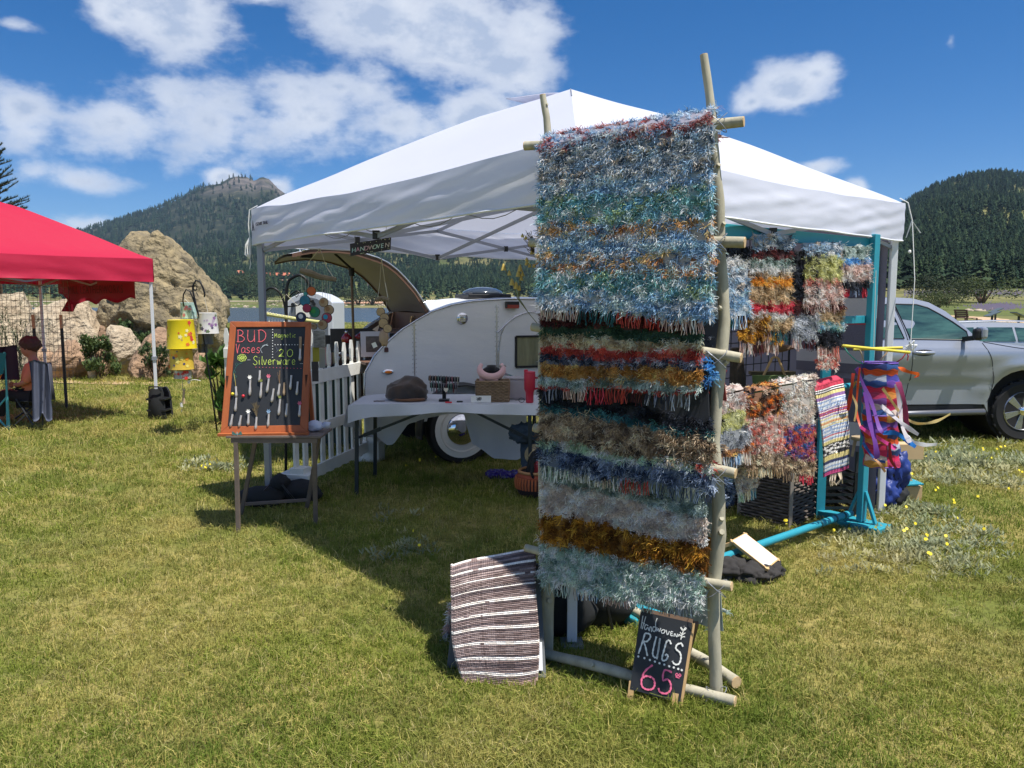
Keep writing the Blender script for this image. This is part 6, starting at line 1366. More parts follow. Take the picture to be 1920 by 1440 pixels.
# ================================================================== folding table with cloth and goods
def goods_table():
    t = thing('folding_table', 'folding table with dark folding legs beside the trailer', 'table', (-.53, 6.35, 0)); lm = mat('dark_green_steel', (34, 44, 50), rough=.4)
    z = .735; x0, x1, y0, y1 = -1.27, .21, 6.05, 6.68
    mb = MB(); mb.box(((x0+x1)/2, (y0+y1)/2, z-.02), (x1-x0, y1-y0, .03)); part('tabletop', mb, mat('table_plastic', (200, 200, 196), rough=.5), t, bevel=.01)
    for (a, b) in ((V(x0+.03, y0+.03, z-.03), V(x0+.02, y0, 0)), (V(x0+.08, y1-.05, z-.03), V(x0+.06, y1-.02, 0)), (V(x1-.07, y0+.03, z-.03), V(x1-.06, y0+.0, 0)), (V(x1-.02, y1-.05, z-.03), V(x1-.0, y1-.02, 0))):
        mb = MB(); mb.bar(a, b, .03, .025, up=V(0, 1, 0)); part('leg', mb, lm, t, bevel=.003)
    for a, b in ((P(665, 823, y0+.06), P(805, 768, y0+.1)), (P(1002, 828, y0+.1), P(890, 772, y0+.1))):
        mb = MB(); mb.bar(a, b, .02, .02); part('folding_brace', mb, lm, t); m_ = lerp(a, b, .25); mb = MB(); mb.bar(lerp(a, b, .12), lerp(a, b, .35), .03, .03); part('brace_sleeve', mb, lm, t)
    cl = mat('white_tablecloth', (222, 224, 230), rough=.6, transl=.18, bump=(6, .4, .02), n=(2, .3, (204, 206, 214))); mb = MB()
    def top(u, v): x = lerp(x0-.03, x1+.03, u); y = lerp(y0-.015, y1+.01, v); return V(x, y, z+.004+.003*mnoise.noise(V(x*6, y*6, 0))-.015*(abs(u-.5)*2)**16)
    mb.sheet(top, 40, 12)
    def front(u, v):
        p = top(u, 0); dr = .085-.018*u+.015*math.sin(u*9)+.05*max(0, .12-u)/.12
        return V(p.x, p.y-.006-.02*v-.012*math.sin(u*21)*v, p.z-dr*v)
    mb.sheet(front, 50, 5)
    outl = [(650, 800), (668, 806), (697, 812), (727, 834), (738, 833), (765, 795), (800, 785), (838, 776), (870, 775), (876, 800), (885, 832), (905, 845), (925, 860), (955, 862), (972, 861), (984, 850), (987, 780)]
    ys = [P(x, y, y1+.02) for x, y in outl]; xs_ = [p.x for p in ys]; zs_ = [p.z for p in ys]
    def back(u, v):
        p = top(u, 1); zb = float(np.interp(p.x, xs_, zs_)); return V(p.x, p.y+.015+.02*math.sin(u*17+v*2)*v+.012*math.sin(u*41)*v, lerp(p.z, zb, v))
    mb.sheet(back, 70, 14)
    def left(u, v): p = top(0, u); return V(p.x-.01-.03*v-.012*math.sin(u*12)*v, p.y, p.z-(.16+.13*u)*v)
    mb.sheet(left, 16, 8)
    def right(u, v): p = top(1, u); return V(p.x+.01+.01*v, p.y, p.z-(.07+.2*u)*v)
    mb.sheet(right, 16, 8)
    tag(part('tablecloth', mb, cl, smooth='all'), 'thin white cloth draped unevenly over the folding table', 'tablecloth')
    z += .006
    # newsboy cap
    def onT(px, py, Y): p = P(px, py, Y); return V(p.x, p.y, z)
    cap = thing('newsboy_cap', 'large brown and charcoal newsboy cap lying on the white cloth', 'cap', onT(758, 755, 6.28)); c = cap.location
    felt = mat('felt_brown', (86, 68, 54), rough=.95, n=(4.5, .95, (46, 46, 50)), sheen=.3)
    mb = MB(); mb.blob(c+V(.01, .02, .06), (.175, .14, .13), 4, .10, 2.2, 5, flat=-.055)
    vs = []
    for v in mb.v:
        q = Vector(v)-c; k = .5+.5*max(0, min(1, (q.x+.14)/.28)); q.x += .03*(q.z/.2); q.z += .012*math.sin(q.x*30+q.y*14)+.008*math.sin(q.y*50+q.x*9); vs.append(tuple(c+q))
    mb.v = vs; part('crown', mb, felt, cap, smooth='all')
    mb = MB(); mb.lathe(c+V(.05, -.06, .012), [(.12, -.01), (.135, 0), (.125, .012), (.08, .016)], 26, sy=.62); part('visor', mb, mat('felt_rust', (110, 74, 48), rough=.9, sheen=.3), cap, smooth='all')
    mb = MB(); mb.tube([c+V(-.15, -.06, .0), c+V(-.19, -.1, .004), c+V(-.21, -.08, .003), c+V(-.23, -.11, .004)], .004, 5); part('cord', mb, mat('bench_wood'), cap)
    # bracelet T-stand
    b0 = onT(833, 752, 6.2); bs = thing('bracelet_stand', 'black two-bar bracelet stand hung with bracelets', 'jewellery stand', b0); vel = mat('black_velvet', (18, 20, 26), rough=.95, sheen=.5)
    mb = MB(); mb.box(b0+V(0, 0, .01), (.085, .07, .02)); part('foot', mb, vel, bs, bevel=.003); mb = MB(); mb.box(b0+V(0, 0, .10), (.03, .018, .18)); part('post', mb, vel, bs)
    for k, (dz, dy, w) in enumerate(((.19, 0.0, .25), (.135, -.03, .22))):
        mb = MB(); a = b0+V(-w/2, dy, dz); mb.tube([a, a+V(w, 0, -.012)], .021, 14); bar = part('velvet_bar', mb, vel, bs, smooth=40); rr = random.Random(k)
        for i in range(11):
            x = -w/2+.012+w*.9*i/10; q = b0+V(x, dy, dz-.012*i/10); colr = rr.choice([(176, 110, 120), (90, 130, 120), (170, 164, 150), (110, 60, 64), (120, 120, 126), (60, 84, 84), (150, 120, 104)]); hang = rr.uniform(.01, .035)
            mb = MB(); mb.tube([q+V(rr.uniform(-.002, .002), .024*math.cos(a_), .024*math.sin(a_)-(hang if math.sin(a_) < -.2 else 0)) for a_ in np.linspace(0, 2*PI, 15)], .0032, 5); part('bracelet', mb, mat('beads_%s' % (colr,), colr, rough=.35), bs)
    mb = MB(); h_ = b0+V(.02, -.055, .10); mb.prism([h_+V(.018*math.sin(a_)**3, 0, .0012*(13*math.cos(a_)-5*math.cos(2*a_)-2*math.cos(3*a_)-math.cos(4*a_))*1.2) for a_ in np.linspace(0, 2*PI, 24)[:-1]], V(0, -.004, 0)); part('heart_charm', mb, mat('cream', (226, 216, 200), rough=.5), bs)
    # wicker basket
    bw = onT(924, 750, 6.22); bk = thing('wicker_basket', 'small rectangular wicker basket on the table under the necklace bust', 'basket', bw); wm = mat('wicker', (150, 126, 100), rough=.85, n=(30, .6, (104, 84, 64)))
    mb = MB(); w, dp, h = .255, .16, .165
    for k in range(13):
        zz = .008+h*k/13; pts = []
        for i in range(49):
            q = i/48*4; s = int(q) % 4; f_ = q-int(q); A_ = [(-1, -1), (1, -1), (1, 1), (-1, 1)]; a, b = A_[s], A_[(s+1) % 4]; e = 1+.03*k/13; wv = .005*(1 if (i+k) % 2 else -1)
            pts.append(bw+V((lerp(a[0], b[0], f_)*w/2+(wv if s % 2 else 0))*e, (lerp(a[1], b[1], f_)*dp/2+(wv if not s % 2 else 0))*e, zz))
        mb.tube(pts, .0068, 5, cap=False)
    part('weave', mb, wm, bk, kind='stuff')
    mb = MB(); A_ = [V(-w/2, -dp/2, h), V(w/2, -dp/2, h), V(w/2, dp/2, h), V(-w/2, dp/2, h), V(-w/2, -dp/2, h)]; mb.tube([bw+a*1.03+V(0, 0, 0) if False else bw+V(a.x*1.04, a.y*1.04, a.z+.002) for a in A_], .01, 6); part('rim', mb, wm, bk)
    mb = MB(); mb.box(bw+V(0, 0, .085), (w-.02, dp-.02, .15)); part('lining', mb, mat('dark_lining', (70, 56, 46), rough=.9), bk)
    # necklace bust with pink scarf
    nb = thing('necklace_bust', 'black velvet necklace bust wearing a pink knitted collar', 'jewellery bust', bw+V(-.01, .01, h+.005)); c = nb.location
    mb = MB(); mb.blob(c+V(0, .0, .05), (.10, .04, .065), 3, .05, 1.3, 2, flat=-.05); mb.tube([c+V(0, 0, .07), c+V(.0, .01, .12)], [.05, .04], 14); part('bust', mb, vel, nb, smooth='all')
    pk = mat('pink_knit', (214, 172, 172), rough=.9, bump=(120, .6, .003), sheen=.3); mb = MB(); mb.tube([c+V(.095*math.sin(a), -.03-.03*math.cos(a)*.8, .095-.065*math.cos(a)) for a in np.linspace(-2.2, 2.2, 20)], [.014, .03, .032, .03, .014], 10); part('knitted_collar', mb, pk, nb, smooth='all')
    mb = MB(); mb.box(c+V(-.075, -.04, .01), (.045, .015, .06)); mb.box(c+V(.03, -.065, .01), (.045, .015, .05)); part('collar_tab', mb, pk, nb, bevel=.004)
    mb = MB(); mb.blob(c+V(.09, -.02, .115), (.026, .02, .016), 3, .4, 5, 3); part('fabric_rose', mb, mat('grey_rose', (160, 156, 148), rough=.9), nb)
    # card, clips, bin, tumbler, glasses
    q = onT(902, 754, 6.12); mb = MB(); mb.box(q+V(0, 0, .028), (.16, .004, .056), X=V(1, .05, 0).normalized()); cd = tag(part('gift_card', mb, mat('card_white', (232, 230, 224), rough=.7)), 'white card with a grey flower drawing leaning before the basket', 'card')
    mb = MB(); rr = random.Random(3)
    for k in range(5): stroke(mb, [q+V(-.02+rr.uniform(-.02, .02)+.012*math.cos(a), -.004, .03+rr.uniform(-.006, .006)+.012*math.sin(a)) for a in np.linspace(0, 6.3, 9)], .0022, V(0, -1, 0))
    part('flower_drawing', mb, mat('ink_grey', (90, 90, 92)), cd)
    mb = MB(); q = onT(841, 755, 6.09); mb.box(q+V(0, 0, .006), (.055, .014, .012)); tag(part('hair_clip', mb, mat('magnet_457'), bevel=.004), 'little red clip lying before the bracelet stand', 'clip')
    mb = MB(); q = onT(862, 753, 6.14); mb.box(q+V(0, 0, .006), (.05, .012, .012)); tag(part('hair_clip', mb, blackp, bevel=.004), 'little dark clip lying right of the red one', 'clip')
    bn = thing('storage_bin', 'translucent plastic bin between the basket and the red tumbler', 'storage bin', onT(970, 748, 6.38)); c = bn.location; pm = mat('frosted_plastic', (206, 202, 206), rough=.35, transl=.3, n=(4, .5, (176, 160, 166)))
    mb = MB(); mb.box(c+V(0, 0, .085), (.19, .13, .17)); part('tub', mb, pm, bn, bevel=.015); mb = MB(); mb.box(c+V(0, 0, .175), (.205, .145, .018)); part('lid', mb, pm, bn, bevel=.006)
    tm = thing('tumbler', 'tall red insulated tumbler with a handle at the table edge', 'tumbler', onT(993, 752, 6.12)); c = tm.location; rd = mat('raspberry_coat', (192, 46, 70), rough=.35)
    mb = MB(); mb.lathe(c, [(.028, 0), (.031, .006), (.033, .085), (.044, .11), (.046, .225), (.044, .235)], 26); part('body', mb, rd, tm, smooth=50); mb = MB(); mb.lathe(c+V(0, 0, .235), [(.045, 0), (.045, .014), (.03, .018)], 26); mb.box(c+V(-.03, 0, .256), (.03, .03, .02)); part('lid', mb, rd, tm, smooth=50)
    mb = MB(); mb.tube([c+V(.04, 0, .20), c+V(.078, 0, .20), c+V(.086, 0, .17), c+V(.082, 0, .12), c+V(.04, 0, .11)], .009, 8); part('handle', mb, rd, tm, smooth='all')
    gl = thing('eyeglasses', 'dark-framed glasses lying beside the red tumbler', 'glasses', onT(985, 755, 6.10)); c = gl.location
    for s in (-.03, .035): mb = MB(); mb.tube([c+V(s+.022*math.cos(a), -.0, .022+.018*math.sin(a)) for a in np.linspace(0, 6.28, 16)], .0026, 5); part('lens_rim', mb, vel, gl)
    mb = MB(); mb.tube([c+V(-.05, 0, .025), c+V(-.08, .07, .01)], .002, 5); mb.tube([c+V(.055, 0, .025), c+V(.03, .10, .01)], .002, 5); part('temple', mb, vel, gl)
goods_table()
# under-table goods
def denim_jacket():
    dm = mat('denim', (66, 82, 98), rough=.9, n=(12, .4, (50, 62, 78))); t = thing('denim_jacket', 'blue-grey denim jacket hung over the right table brace', 'jacket', P(985, 900, 6.3)-V(0, 0, 0)); mb = MB()
    mb.blob(P(983, 812, 6.2), (.12, .06, .085), 4, .25, 3, 5); part('upper', mb, dm, t, smooth='all'); mb = MB(); mb.blob(P(995, 852, 6.25), (.075, .05, .19), 4, .3, 3, 8); part('sleeve', mb, dm, t, smooth='all'); mb = MB(); mb.blob(P(990, 885, 6.22), (.05, .05, .12), 4, .3, 3, 9); part('tail', mb, dm, t, smooth='all')
denim_jacket()
def straw_hat():
    c = P(1002, 852, 6.1); t = thing('straw_hat', 'pale straw hat hung by the jacket beside the shag rugs', 'hat', c); sm = mat('straw', (176, 160, 126), rough=.9, n=(30, .5, (140, 122, 90))); Z = V(-.35, -.85, .35).normalized(); s, u = basis(Z)
    mb = MB(); mb.lathe(c, [(.085, 0), (.08, .012), (.05, .014)], 26, X=s, Y=u, Z=Z); part('brim', mb, sm, t, smooth='all'); mb = MB(); mb.lathe(c, [(.055, .01), (.052, .04), (.035, .06), (.01, .062)], 22, X=s, Y=u, Z=Z); part('crown', mb, sm, t, smooth='all')
straw_hat()
def backpack():
    c = P(1012, 880, 6.0); t = thing('backpack', 'black and red backpack half hidden behind the rugs', 'backpack', V(c.x, c.y, .15)); mb = MB(); mb.blob(c, (.10, .08, .16), 4, .14, 2.4, 4); part('body', mb, black_m, t, smooth='all'); mb = MB(); mb.blob(c+V(.01, -.06, .0), (.06, .04, .10), 3, .2, 3, 5); part('pocket', mb, mat('red_nylon', (160, 38, 44), rough=.6), t, smooth='all')
    mb = MB(); mb.tube([c+V(-.04, -.06, .15), c+V(-.07, -.12, 0), c+V(-.02, -.1, -.14)], .012, 6); part('strap', mb, black_m, t)
backpack()
def bolga():
    c = G(1003, 930); t = thing('market_basket', 'round orange-brown and black woven market basket by the rug edge', 'basket', c); bm_ = mat('orange_straw', (178, 98, 58), rough=.8); bd = mat('dark_straw', (50, 36, 40), rough=.85); br = mat('tan_leather', (176, 130, 86), rough=.6)
    mb = MB(); n = 36; prof = [(.09, 0), (.135, .03), (.155, .09), (.15, .16), (.125, .20)]
    mb.lathe(c, prof, n); part('bowl', mb, bd, t, smooth='all')
    mb = MB()
    for k in range(n): a = 2*PI*k/n; d = V(math.cos(a), math.sin(a), 0); mb.tube([c+d*.152+V(0, 0, .075), c+d*.158+V(0, 0, .12), c+d*.150+V(0, 0, .165)], .0088, 5)
    part('rib_band', mb, bm_, t, kind='stuff')
    mb = MB(); mb.lathe(c, [(.152, .155), (.142, .178), (.132, .196)], n); part('upper_band', mb, mat('rust_straw', (150, 72, 48), rough=.8), t, smooth='all')
    mb = MB(); mb.tube([c+V(.127*math.cos(a), .127*math.sin(a), .205) for a in np.linspace(0, 2*PI, 37)], .013, 8); part('rim', mb, br, t, smooth='all'); mb = MB(); mb.tube([c+V(.03+.1*math.sin(a)*0, -.12+.24*a, .20+.12*math.sin(a*PI)) for a in np.linspace(0, 1, 12)], .011, 7); part('handle', mb, blackp, t, smooth='all')
bolga()
mb = MB(); c = G(950, 897)
for k in range(7): mb.blob(c+V(random.uniform(-.12, .12), random.uniform(-.04, .04), .035), (.075, .05, .04), 3, .3, 4, k)
tag(part('purple_bag', mb, mat('purple_vinyl', (62, 42, 130), rough=.25, coat=.4), smooth=60), 'shiny purple bag lying crumpled on the grass under the canopy', 'bag')

# ================================================================== teal rug rack, hanging frame and their rugs
teal = mat('teal_paint', (40, 146, 166), rough=.5, n=(8, .35, (40, 132, 150)), bump=(25, .3, .003))
R0 = V(.56, 3.70, 0); RD = V(1.84, 1.45, 0); RLEN = RD.length; RD = RD.normalized(); RN = V(RD.y, -RD.x, 0)
def teal_rack():
    t = thing('rug_rail_rack', 'tall teal painted wooden rack with two levels of rugs under the canopy', 'rug rack', R0+RD*RLEN/2)
    a, b = R0, R0+RD*RLEN
    for c, py in ((a, None), (b, None)):
        mb = MB(); mb.bar(V(c.x, c.y, .05), V(c.x, c.y, 1.99), .07, .04, up=RN); part('post', mb, teal, t, bevel=.004)
        mb = MB(); mb.box((c.x, c.y, .022), (.19, .34, .044), X=RD, Y=RN); part('foot_board', mb, teal, t, bevel=.006)
        for s in (-1, 1): mb = MB(); mb.bar(V(c.x, c.y, .05)+RN*.10*s, V(c.x, c.y, .26)+RN*.02*s, .018, .03, up=RD); part('gusset', mb, teal, t, bevel=.002)
    q = b+RN*-.45; mb = MB(); mb.bar(V(b.x, b.y, .035)-RN*.1, V(q.x, q.y, .035), .08, .06); part('side_board', mb, teal, t, bevel=.004)
    q = a-RN*.5; mb = MB(); mb.bar(V(a.x, a.y, .035)-RN*.1, V(q.x, q.y, .035), .08, .06); part('side_board', mb, teal, t, bevel=.004)
    for z, h in ((1.93, .07), (1.43, .05)):
        mb = MB(); mb.bar(V(a.x, a.y, z)-RN*.03, V(b.x, b.y, z)-RN*.03, .02, h); part('crossbar', mb, teal, t, bevel=.003)
    c = PLN(1547, 720, R0-RN*.3, RN); mb = MB(); mb.bar(V(c.x, c.y, 0), V(c.x, c.y, 1.9), .06, .04); part('rear_post', mb, teal, t)
    mb = MB(); mb.tube([V(a.x, a.y, 1.0)-RD*.05, V(b.x, b.y, 1.0)+RD*.02], .019, 14); part('top_rail', mb, teal, t, smooth=50)
    e = P(1595, 962, 5.20); s = P(1325, 1056, 4.16); d = (s-e).normalized(); mb = MB(); mb.tube([e, s+d*.75], .024, 16); part('lower_rail', mb, teal, t, smooth=50)
    for k in (.06, .13, .25): mb = MB(); c = lerp(e, s, k); mb.tube([c, c+d*.02], .0255, 16); part('dark_band', mb, mat('dark_teal', (20, 70, 80), rough=.5), t)
teal_rack()
def on_rack(px, py, off=.05): return PLN(px, py, R0+RN*off, RN)
def hung(label, px0, px1, y0, y1, Y, rows, fr=None, dens=36000, length=.028, group=None, tilt=0., seed=1, Y1=None, width=.0028, dyl=0):
    Yr = Y if Y1 is None else Y1
    f, n0, hg, wd = bilin(on_rack(px0, y0, .03), on_rack(px1, y0+tilt, .03), on_rack(px0+dyl, y1, .05), on_rack(px1+dyl, y1+tilt, .05), .008, seed)
    t = thing('shag_rug', label, 'rug', tuple(f(.5, 1.)), group); bd = [((a-y0)/(y1-y0), (b-y0)/(y1-y0), p, l) for a, b, p, l in rows]
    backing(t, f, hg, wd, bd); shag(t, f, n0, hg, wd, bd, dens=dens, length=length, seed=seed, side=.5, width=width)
    for uu in (0., 1.): shag(t, (lambda u, v, uu=uu: f(uu+(u-.5)*.05, v)), n0*.3+np.array([(-1 if uu == 0 else 1)*.8, 0, 0]), hg, .04, bd, dens=11000, length=length*.8, seed=seed+50+int(uu), side=.4)
    if fr: fringe(t, f, n0, wd, .99, fr[0], fr[1], fr[2], seed, 0.03, .97, .0022)
    return t
GH = 'rugs hung from the upper bars of the teal rack'
hung('short shag rug in white, slate and light blue hung just right of the log pole', 1348, 1404, 462, 592, 4.32, [(462, 482, 'black', .8), (482, 498, 'white', 1), (498, 540, 'slate', 1.1), (540, 592, 'blue', 1.1)], (['darkteal', 'blue'], .07, 14), group=GH, seed=201)
hung('long shag rug with an orange band and a crimson band, pink and teal fringe', 1410, 1484, 440, 620, 4.55, [(440, 465, 'slate', 1), (465, 482, 'maroon', .9), (482, 497, 'greyteal', 1), (497, 510, 'white', 1), (510, 519, 'brown', 1), (519, 535, 'orange', .9), (535, 566, 'tan', 1.1), (566, 584, 'crimson', .9), (584, 596, 'white', .9), (596, 620, 'tan', .9)], (['pinkish', 'pinkish', 'darkteal', 'darkteal'], .075, 20), group=GH, seed=202, dyl=-2)
hung('amber shag rug end hanging lower, behind the orange-banded one', 1386, 1462, 582, 640, 4.75, [(582, 640, 'amber', 1)], (['pinkish', 'maroon', 'pinkish'], .08, 18), group=GH, seed=203)
hung('shag rug with a shaggy white-grey lower end, between two coloured rugs', 1484, 1530, 470, 636, 4.78, [(470, 560, 'black', 1), (560, 585, 'maroon', 1), (585, 636, 'grey', 1.3)], (['pinkish', 'maroon'], .07, 12), group=GH, seed=204)
hung('shag rug with an olive-yellow band over a pale pink one', 1508, 1574, 455, 570, 4.88, [(455, 480, 'slate', 1), (480, 522, 'olive', 1.2), (522, 536, 'rose', 1), (536, 570, 'pinkish', 1.3)], (['pinkish'], .06, 16), group=GH, seed=205)
hung('dark lower shag rug of tan, green and navy ending in a pink tapered fringe', 1532, 1578, 565, 650, 5.0, [(565, 580, 'maroon', 1), (580, 602, 'tan', 1), (602, 618, 'teal', 1), (618, 650, 'black', 1.1)], (['pinkish', 'rose'], .09, 16), group=GH, seed=206)
hung('small pink-striped shag end hanging lowest below the upper bar', 1530, 1564, 640, 690, 5.02, [(640, 690, 'rose', .8)], None, group=GH, seed=207, dyl=6)
hung('short shag rug of grey-teal and blue with cream tufts, rightmost on the upper bar', 1580, 1628, 462, 540, 5.22, [(462, 484, 'greyteal', 1), (484, 494, 'brightblue', 1), (494, 526, 'pinkish', 1.3), (526, 540, 'black', 1)], (['crimson', 'bnavy', 'crimson'], .06, 14), group=GH, seed=208)
def rack_rug(label, c4, rows, fr=None, off=.05, seed=1, dens=34000, length=.022, width=.0028):
    f, n0, hg, wd = bilin(*[on_rack(x, y, off) for x, y in c4], .008, seed); t = thing('shag_rug', label, 'rug', tuple(f(.5, 1.)), 'rugs on the low teal rack')
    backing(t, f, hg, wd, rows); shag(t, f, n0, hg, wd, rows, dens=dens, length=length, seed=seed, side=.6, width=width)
    up = on_rack(*c4[0], off); # part folded over the rail
    g = lambda u, v: f(u, 0*np.asarray(v))+np.array([0, .0, .012])+np.array(-RN)*.07*np.asarray(v)[..., None]+np.array([0, 0, 1.])*(.022*np.sin(PI*np.asarray(v)))[..., None]
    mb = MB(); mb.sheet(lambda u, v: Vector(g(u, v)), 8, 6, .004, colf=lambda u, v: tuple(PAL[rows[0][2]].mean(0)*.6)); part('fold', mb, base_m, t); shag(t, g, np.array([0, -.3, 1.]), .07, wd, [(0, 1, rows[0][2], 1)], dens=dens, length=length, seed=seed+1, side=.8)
    if fr: fringe(t, f, n0, wd, .99, fr[0], fr[1], fr[2], seed, .02, .98, .0022)
rack_rug('shag rug in pale pink, olive and light grey nearest the log pole', [(1340, 748), (1392, 733), (1336, 862), (1412, 846)], [(0, .25, 'pinkish', 1), (.25, .55, 'olive', 1), (.55, .88, 'grey', 1.15), (.88, 1, 'blackorange', .9)], (['taupe', 'slate', 'blue', 'taupe'], .07, 20), .07, 301)
rack_rug('shag rug speckled black and orange above rose with straw-coloured fringe', [(1392, 742), (1468, 728), (1400, 878), (1470, 876)], [(0, .3, 'blackorange', .9), (.3, .78, 'rose', .9), (.78, 1, 'brown', .9)], (['tan', 'beige', 'tan'], .06, 24), .055, 302)
rack_rug('shag rug brown-grey on top with a red and blue multicolour lower half', [(1462, 726), (1530, 713), (1470, 885), (1526, 893)], [(0, .44, 'taupe', 1), (.44, .82, 'multi', 1), (.82, 1, 'brown', 1)], (['brown', 'crimson'], .06, 18), .05, 303)
rack_rug('grey shag rug end hanging low behind the fourth rung end', [(1338, 868), (1378, 858), (1340, 948), (1376, 940)], [(0, .5, 'slate', 1), (.5, 1, 'bnavy', 1)], None, -.10, 304)
rack_rug('dull tan rug end with pale fringe hanging low behind the grey one', [(1375, 880), (1428, 868), (1382, 925), (1420, 915)], [(0, 1, 'taupe', .8)], (['mint', 'beige', 'teal'], .06, 16), -.08, 305)
def woven_rug():
    c4 = [(1524, 726), (1577, 711), (1541, 893), (1588, 876)]; A, B, C_, D_ = [on_rack(x, y, .045) for x, y in c4]
    t = thing('rag_rug', 'flat-woven rug striped magenta, yellow and blue at the right end of the teal rack', 'rug', (C_+D_)/2, 'rugs on the low teal rack')
    col = {k: srgb(v) for k, v in dict(r='#c43c54', k='#303038', w='#ece8e4', y='#e0d090', p='#8c68a0', b='#8ca0c8', l='#c8d4e4', n='#38406a', m='#c04880', o='#d88070').items()}
    rows = 'rrrrwkwkyyypppwblwlblwlpwrprwpwylwyoywylbwlblwblrwlbwyyykkwwkwwkwwkyyyyynnnlwlblwbnmmm'; n = len(rows); rr = random.Random(3)
    def surf(u, v):
        p = A*(1-u)*(1-v)+B*u*(1-v)+C_*(1-u)*v+D_*u*v; p = p+RN*(.018*math.sin(PI*v*.9)+.006*math.sin(u*7+v*3))
        return p+RN*(.0032*abs(math.sin(PI*v*n))+.0012*abs(math.sin(PI*u*20)))
    def cf(u, v):
        i = min(n-1, int(v*n)); k = rows[i]; j = int(u*40)
        if k in 'wk' and i > 56 and i < 68 and mnoise.noise(V(u*5, i*.35, 0)) > .1: k = 'k' if k == 'w' else 'w'
        if k in 'lpw' and 14 < i < 56 and mnoise.noise(V(u*7, i*.5, 3)) > .34: k = 'b'
        c = col[k]; f_ = .85+.25*((j*7+i*13) % 5)/5; f_ *= .82 if j % 4 == 0 else 1; return tuple(min(1, x*f_) for x in c)
    mb = MB(); mb.sheet(surf, 40, n*3, .008, colf=cf); part('woven_front', mb, mat('rag_weave'), t, smooth='all')
    mb = MB(); mb.sheet(lambda u, v: surf(u, 0)-RN*(.08*v)+V(0, 0, .022*math.sin(PI*v)), 16, 8, .006, colf=lambda u, v: col['r']); part('fold', mb, mat('rag_weave'), t, smooth='all')
    mb = MB()
    for k in range(9): a = surf(.35+.04*k, 1.); mb.tube([a, a+V(rr.uniform(-.02, .02), -.01, -.05), a+V(rr.uniform(-.02, .02), 0, -.085)], .004, 4, col=srgb('#e0cdb4'))
    part('fringe', mb, mat('rag_weave'), t, kind='stuff')
woven_rug()
# woven floor hampers under the rack
def hamper(c, w, d, h, rz, label, cols=((78, 68, 62), (112, 104, 96))):
    t = thing('woven_hamper', label, 'hamper', c); X = V(math.cos(rz), math.sin(rz), 0); Y = V(-X.y, X.x, 0); m1 = mat('hamper_dark', cols[0], rough=.8, n=(20, .8, cols[1])); m2 = mat('hamper_rim', (150, 142, 134), rough=.8)
    mb = MB(); mb.box(c+V(0, 0, h/2), (w-.03, d-.03, h-.02), X=X, Y=Y); part('liner', mb, mat('dark_lining'), t)
    mb = MB(); rows = int(h/.022)
    for k in range(rows):
        z = .012+k*h/rows; pts = []
        for i in range(57):
            q = i/56*4; s = int(q) % 4; f_ = q-int(q); A_ = [(-1, -1), (1, -1), (1, 1), (-1, 1)]; a, b = A_[s], A_[(s+1) % 4]; wv = .006*(1 if (i//2+k) % 2 else -1)
            x = lerp(a[0], b[0], f_)*w/2+(wv if s % 2 else 0); y = lerp(a[1], b[1], f_)*d/2+(0 if s % 2 else wv); pts.append(c+X*x+Y*y+V(0, 0, z))
        mb.tube(pts, .0095, 4, cap=False)
    part('weave', mb, m1, t, kind='stuff')
    for sx, sy in ((-1, -1), (1, -1), (1, 1), (-1, 1)): mb = MB(); q = c+X*(sx*w/2)+Y*(sy*d/2); mb.bar(q, q+V(0, 0, h), .022, .022); part('corner_cane', mb, m2, t)
    return t
hamper(G(1484, 990)+V(.02, .30, 0), .42, .40, .44, .72, 'tall dark woven hamper standing under the striped flat-woven rug')
hamper(G(1420, 985)+V(-.02, .62, 0), .42, .34, .40, .3, 'dark woven hamper deep in the shade left of the taller one')
def crate(c, w, d, h, label):
    t = thing('plastic_crate', label, 'crate', c); mb = MB()
    for k in range(7): z = .02+k*h/7; mb.box(c+V(0, -d/2, z+.012), (w, .012, .02)); mb.box(c+V(-w/2, 0, z+.012), (.012, d, .02)); mb.box(c+V(w/2, 0, z+.012), (.012, d, .02)); mb.box(c+V(0, d/2, z+.012), (w, .012, .02))
    part('slats', mb, blackp, t); mb = MB()
    for sx in (-1, 1):
        for sy in (-1, 1): mb.box(c+V(sx*w/2, sy*d/2, h/2), (.022, .022, h))
    part('corner_posts', mb, blackp, t)
crate(V(2.32, 5.52, 0), .26, .3, .34, 'black slatted plastic crate between the hamper and the teal post')
def camp_bag(c, label, fabric, seed):
    t = thing('folded_camp_chair', label, 'camp chair', c)
    for k in range(5): mb = MB(); q = c+V(-.07+.035*k, .03*(k % 2), 0); mb.tube([q, q+V(.01*(k-2), 0, .78)], .009, 7); part('leg_tube', mb, mat('dark_metal'), t)
    mb = MB(); mb.blob(c+V(0, .02, .5), (.1, .06, .26), 3, .25, 3, seed); part('seat_cloth', mb, fabric, t, smooth='all')
camp_bag(V(2.44, 5.75, 0), 'folded camp chair with yellow-green cloth behind the teal post', mat('lime_cloth', (132, 150, 40), rough=.8), 3)
camp_bag(V(2.22, 5.8, 0), 'folded dark camp chair beside the yellow-green one', black_m, 5)
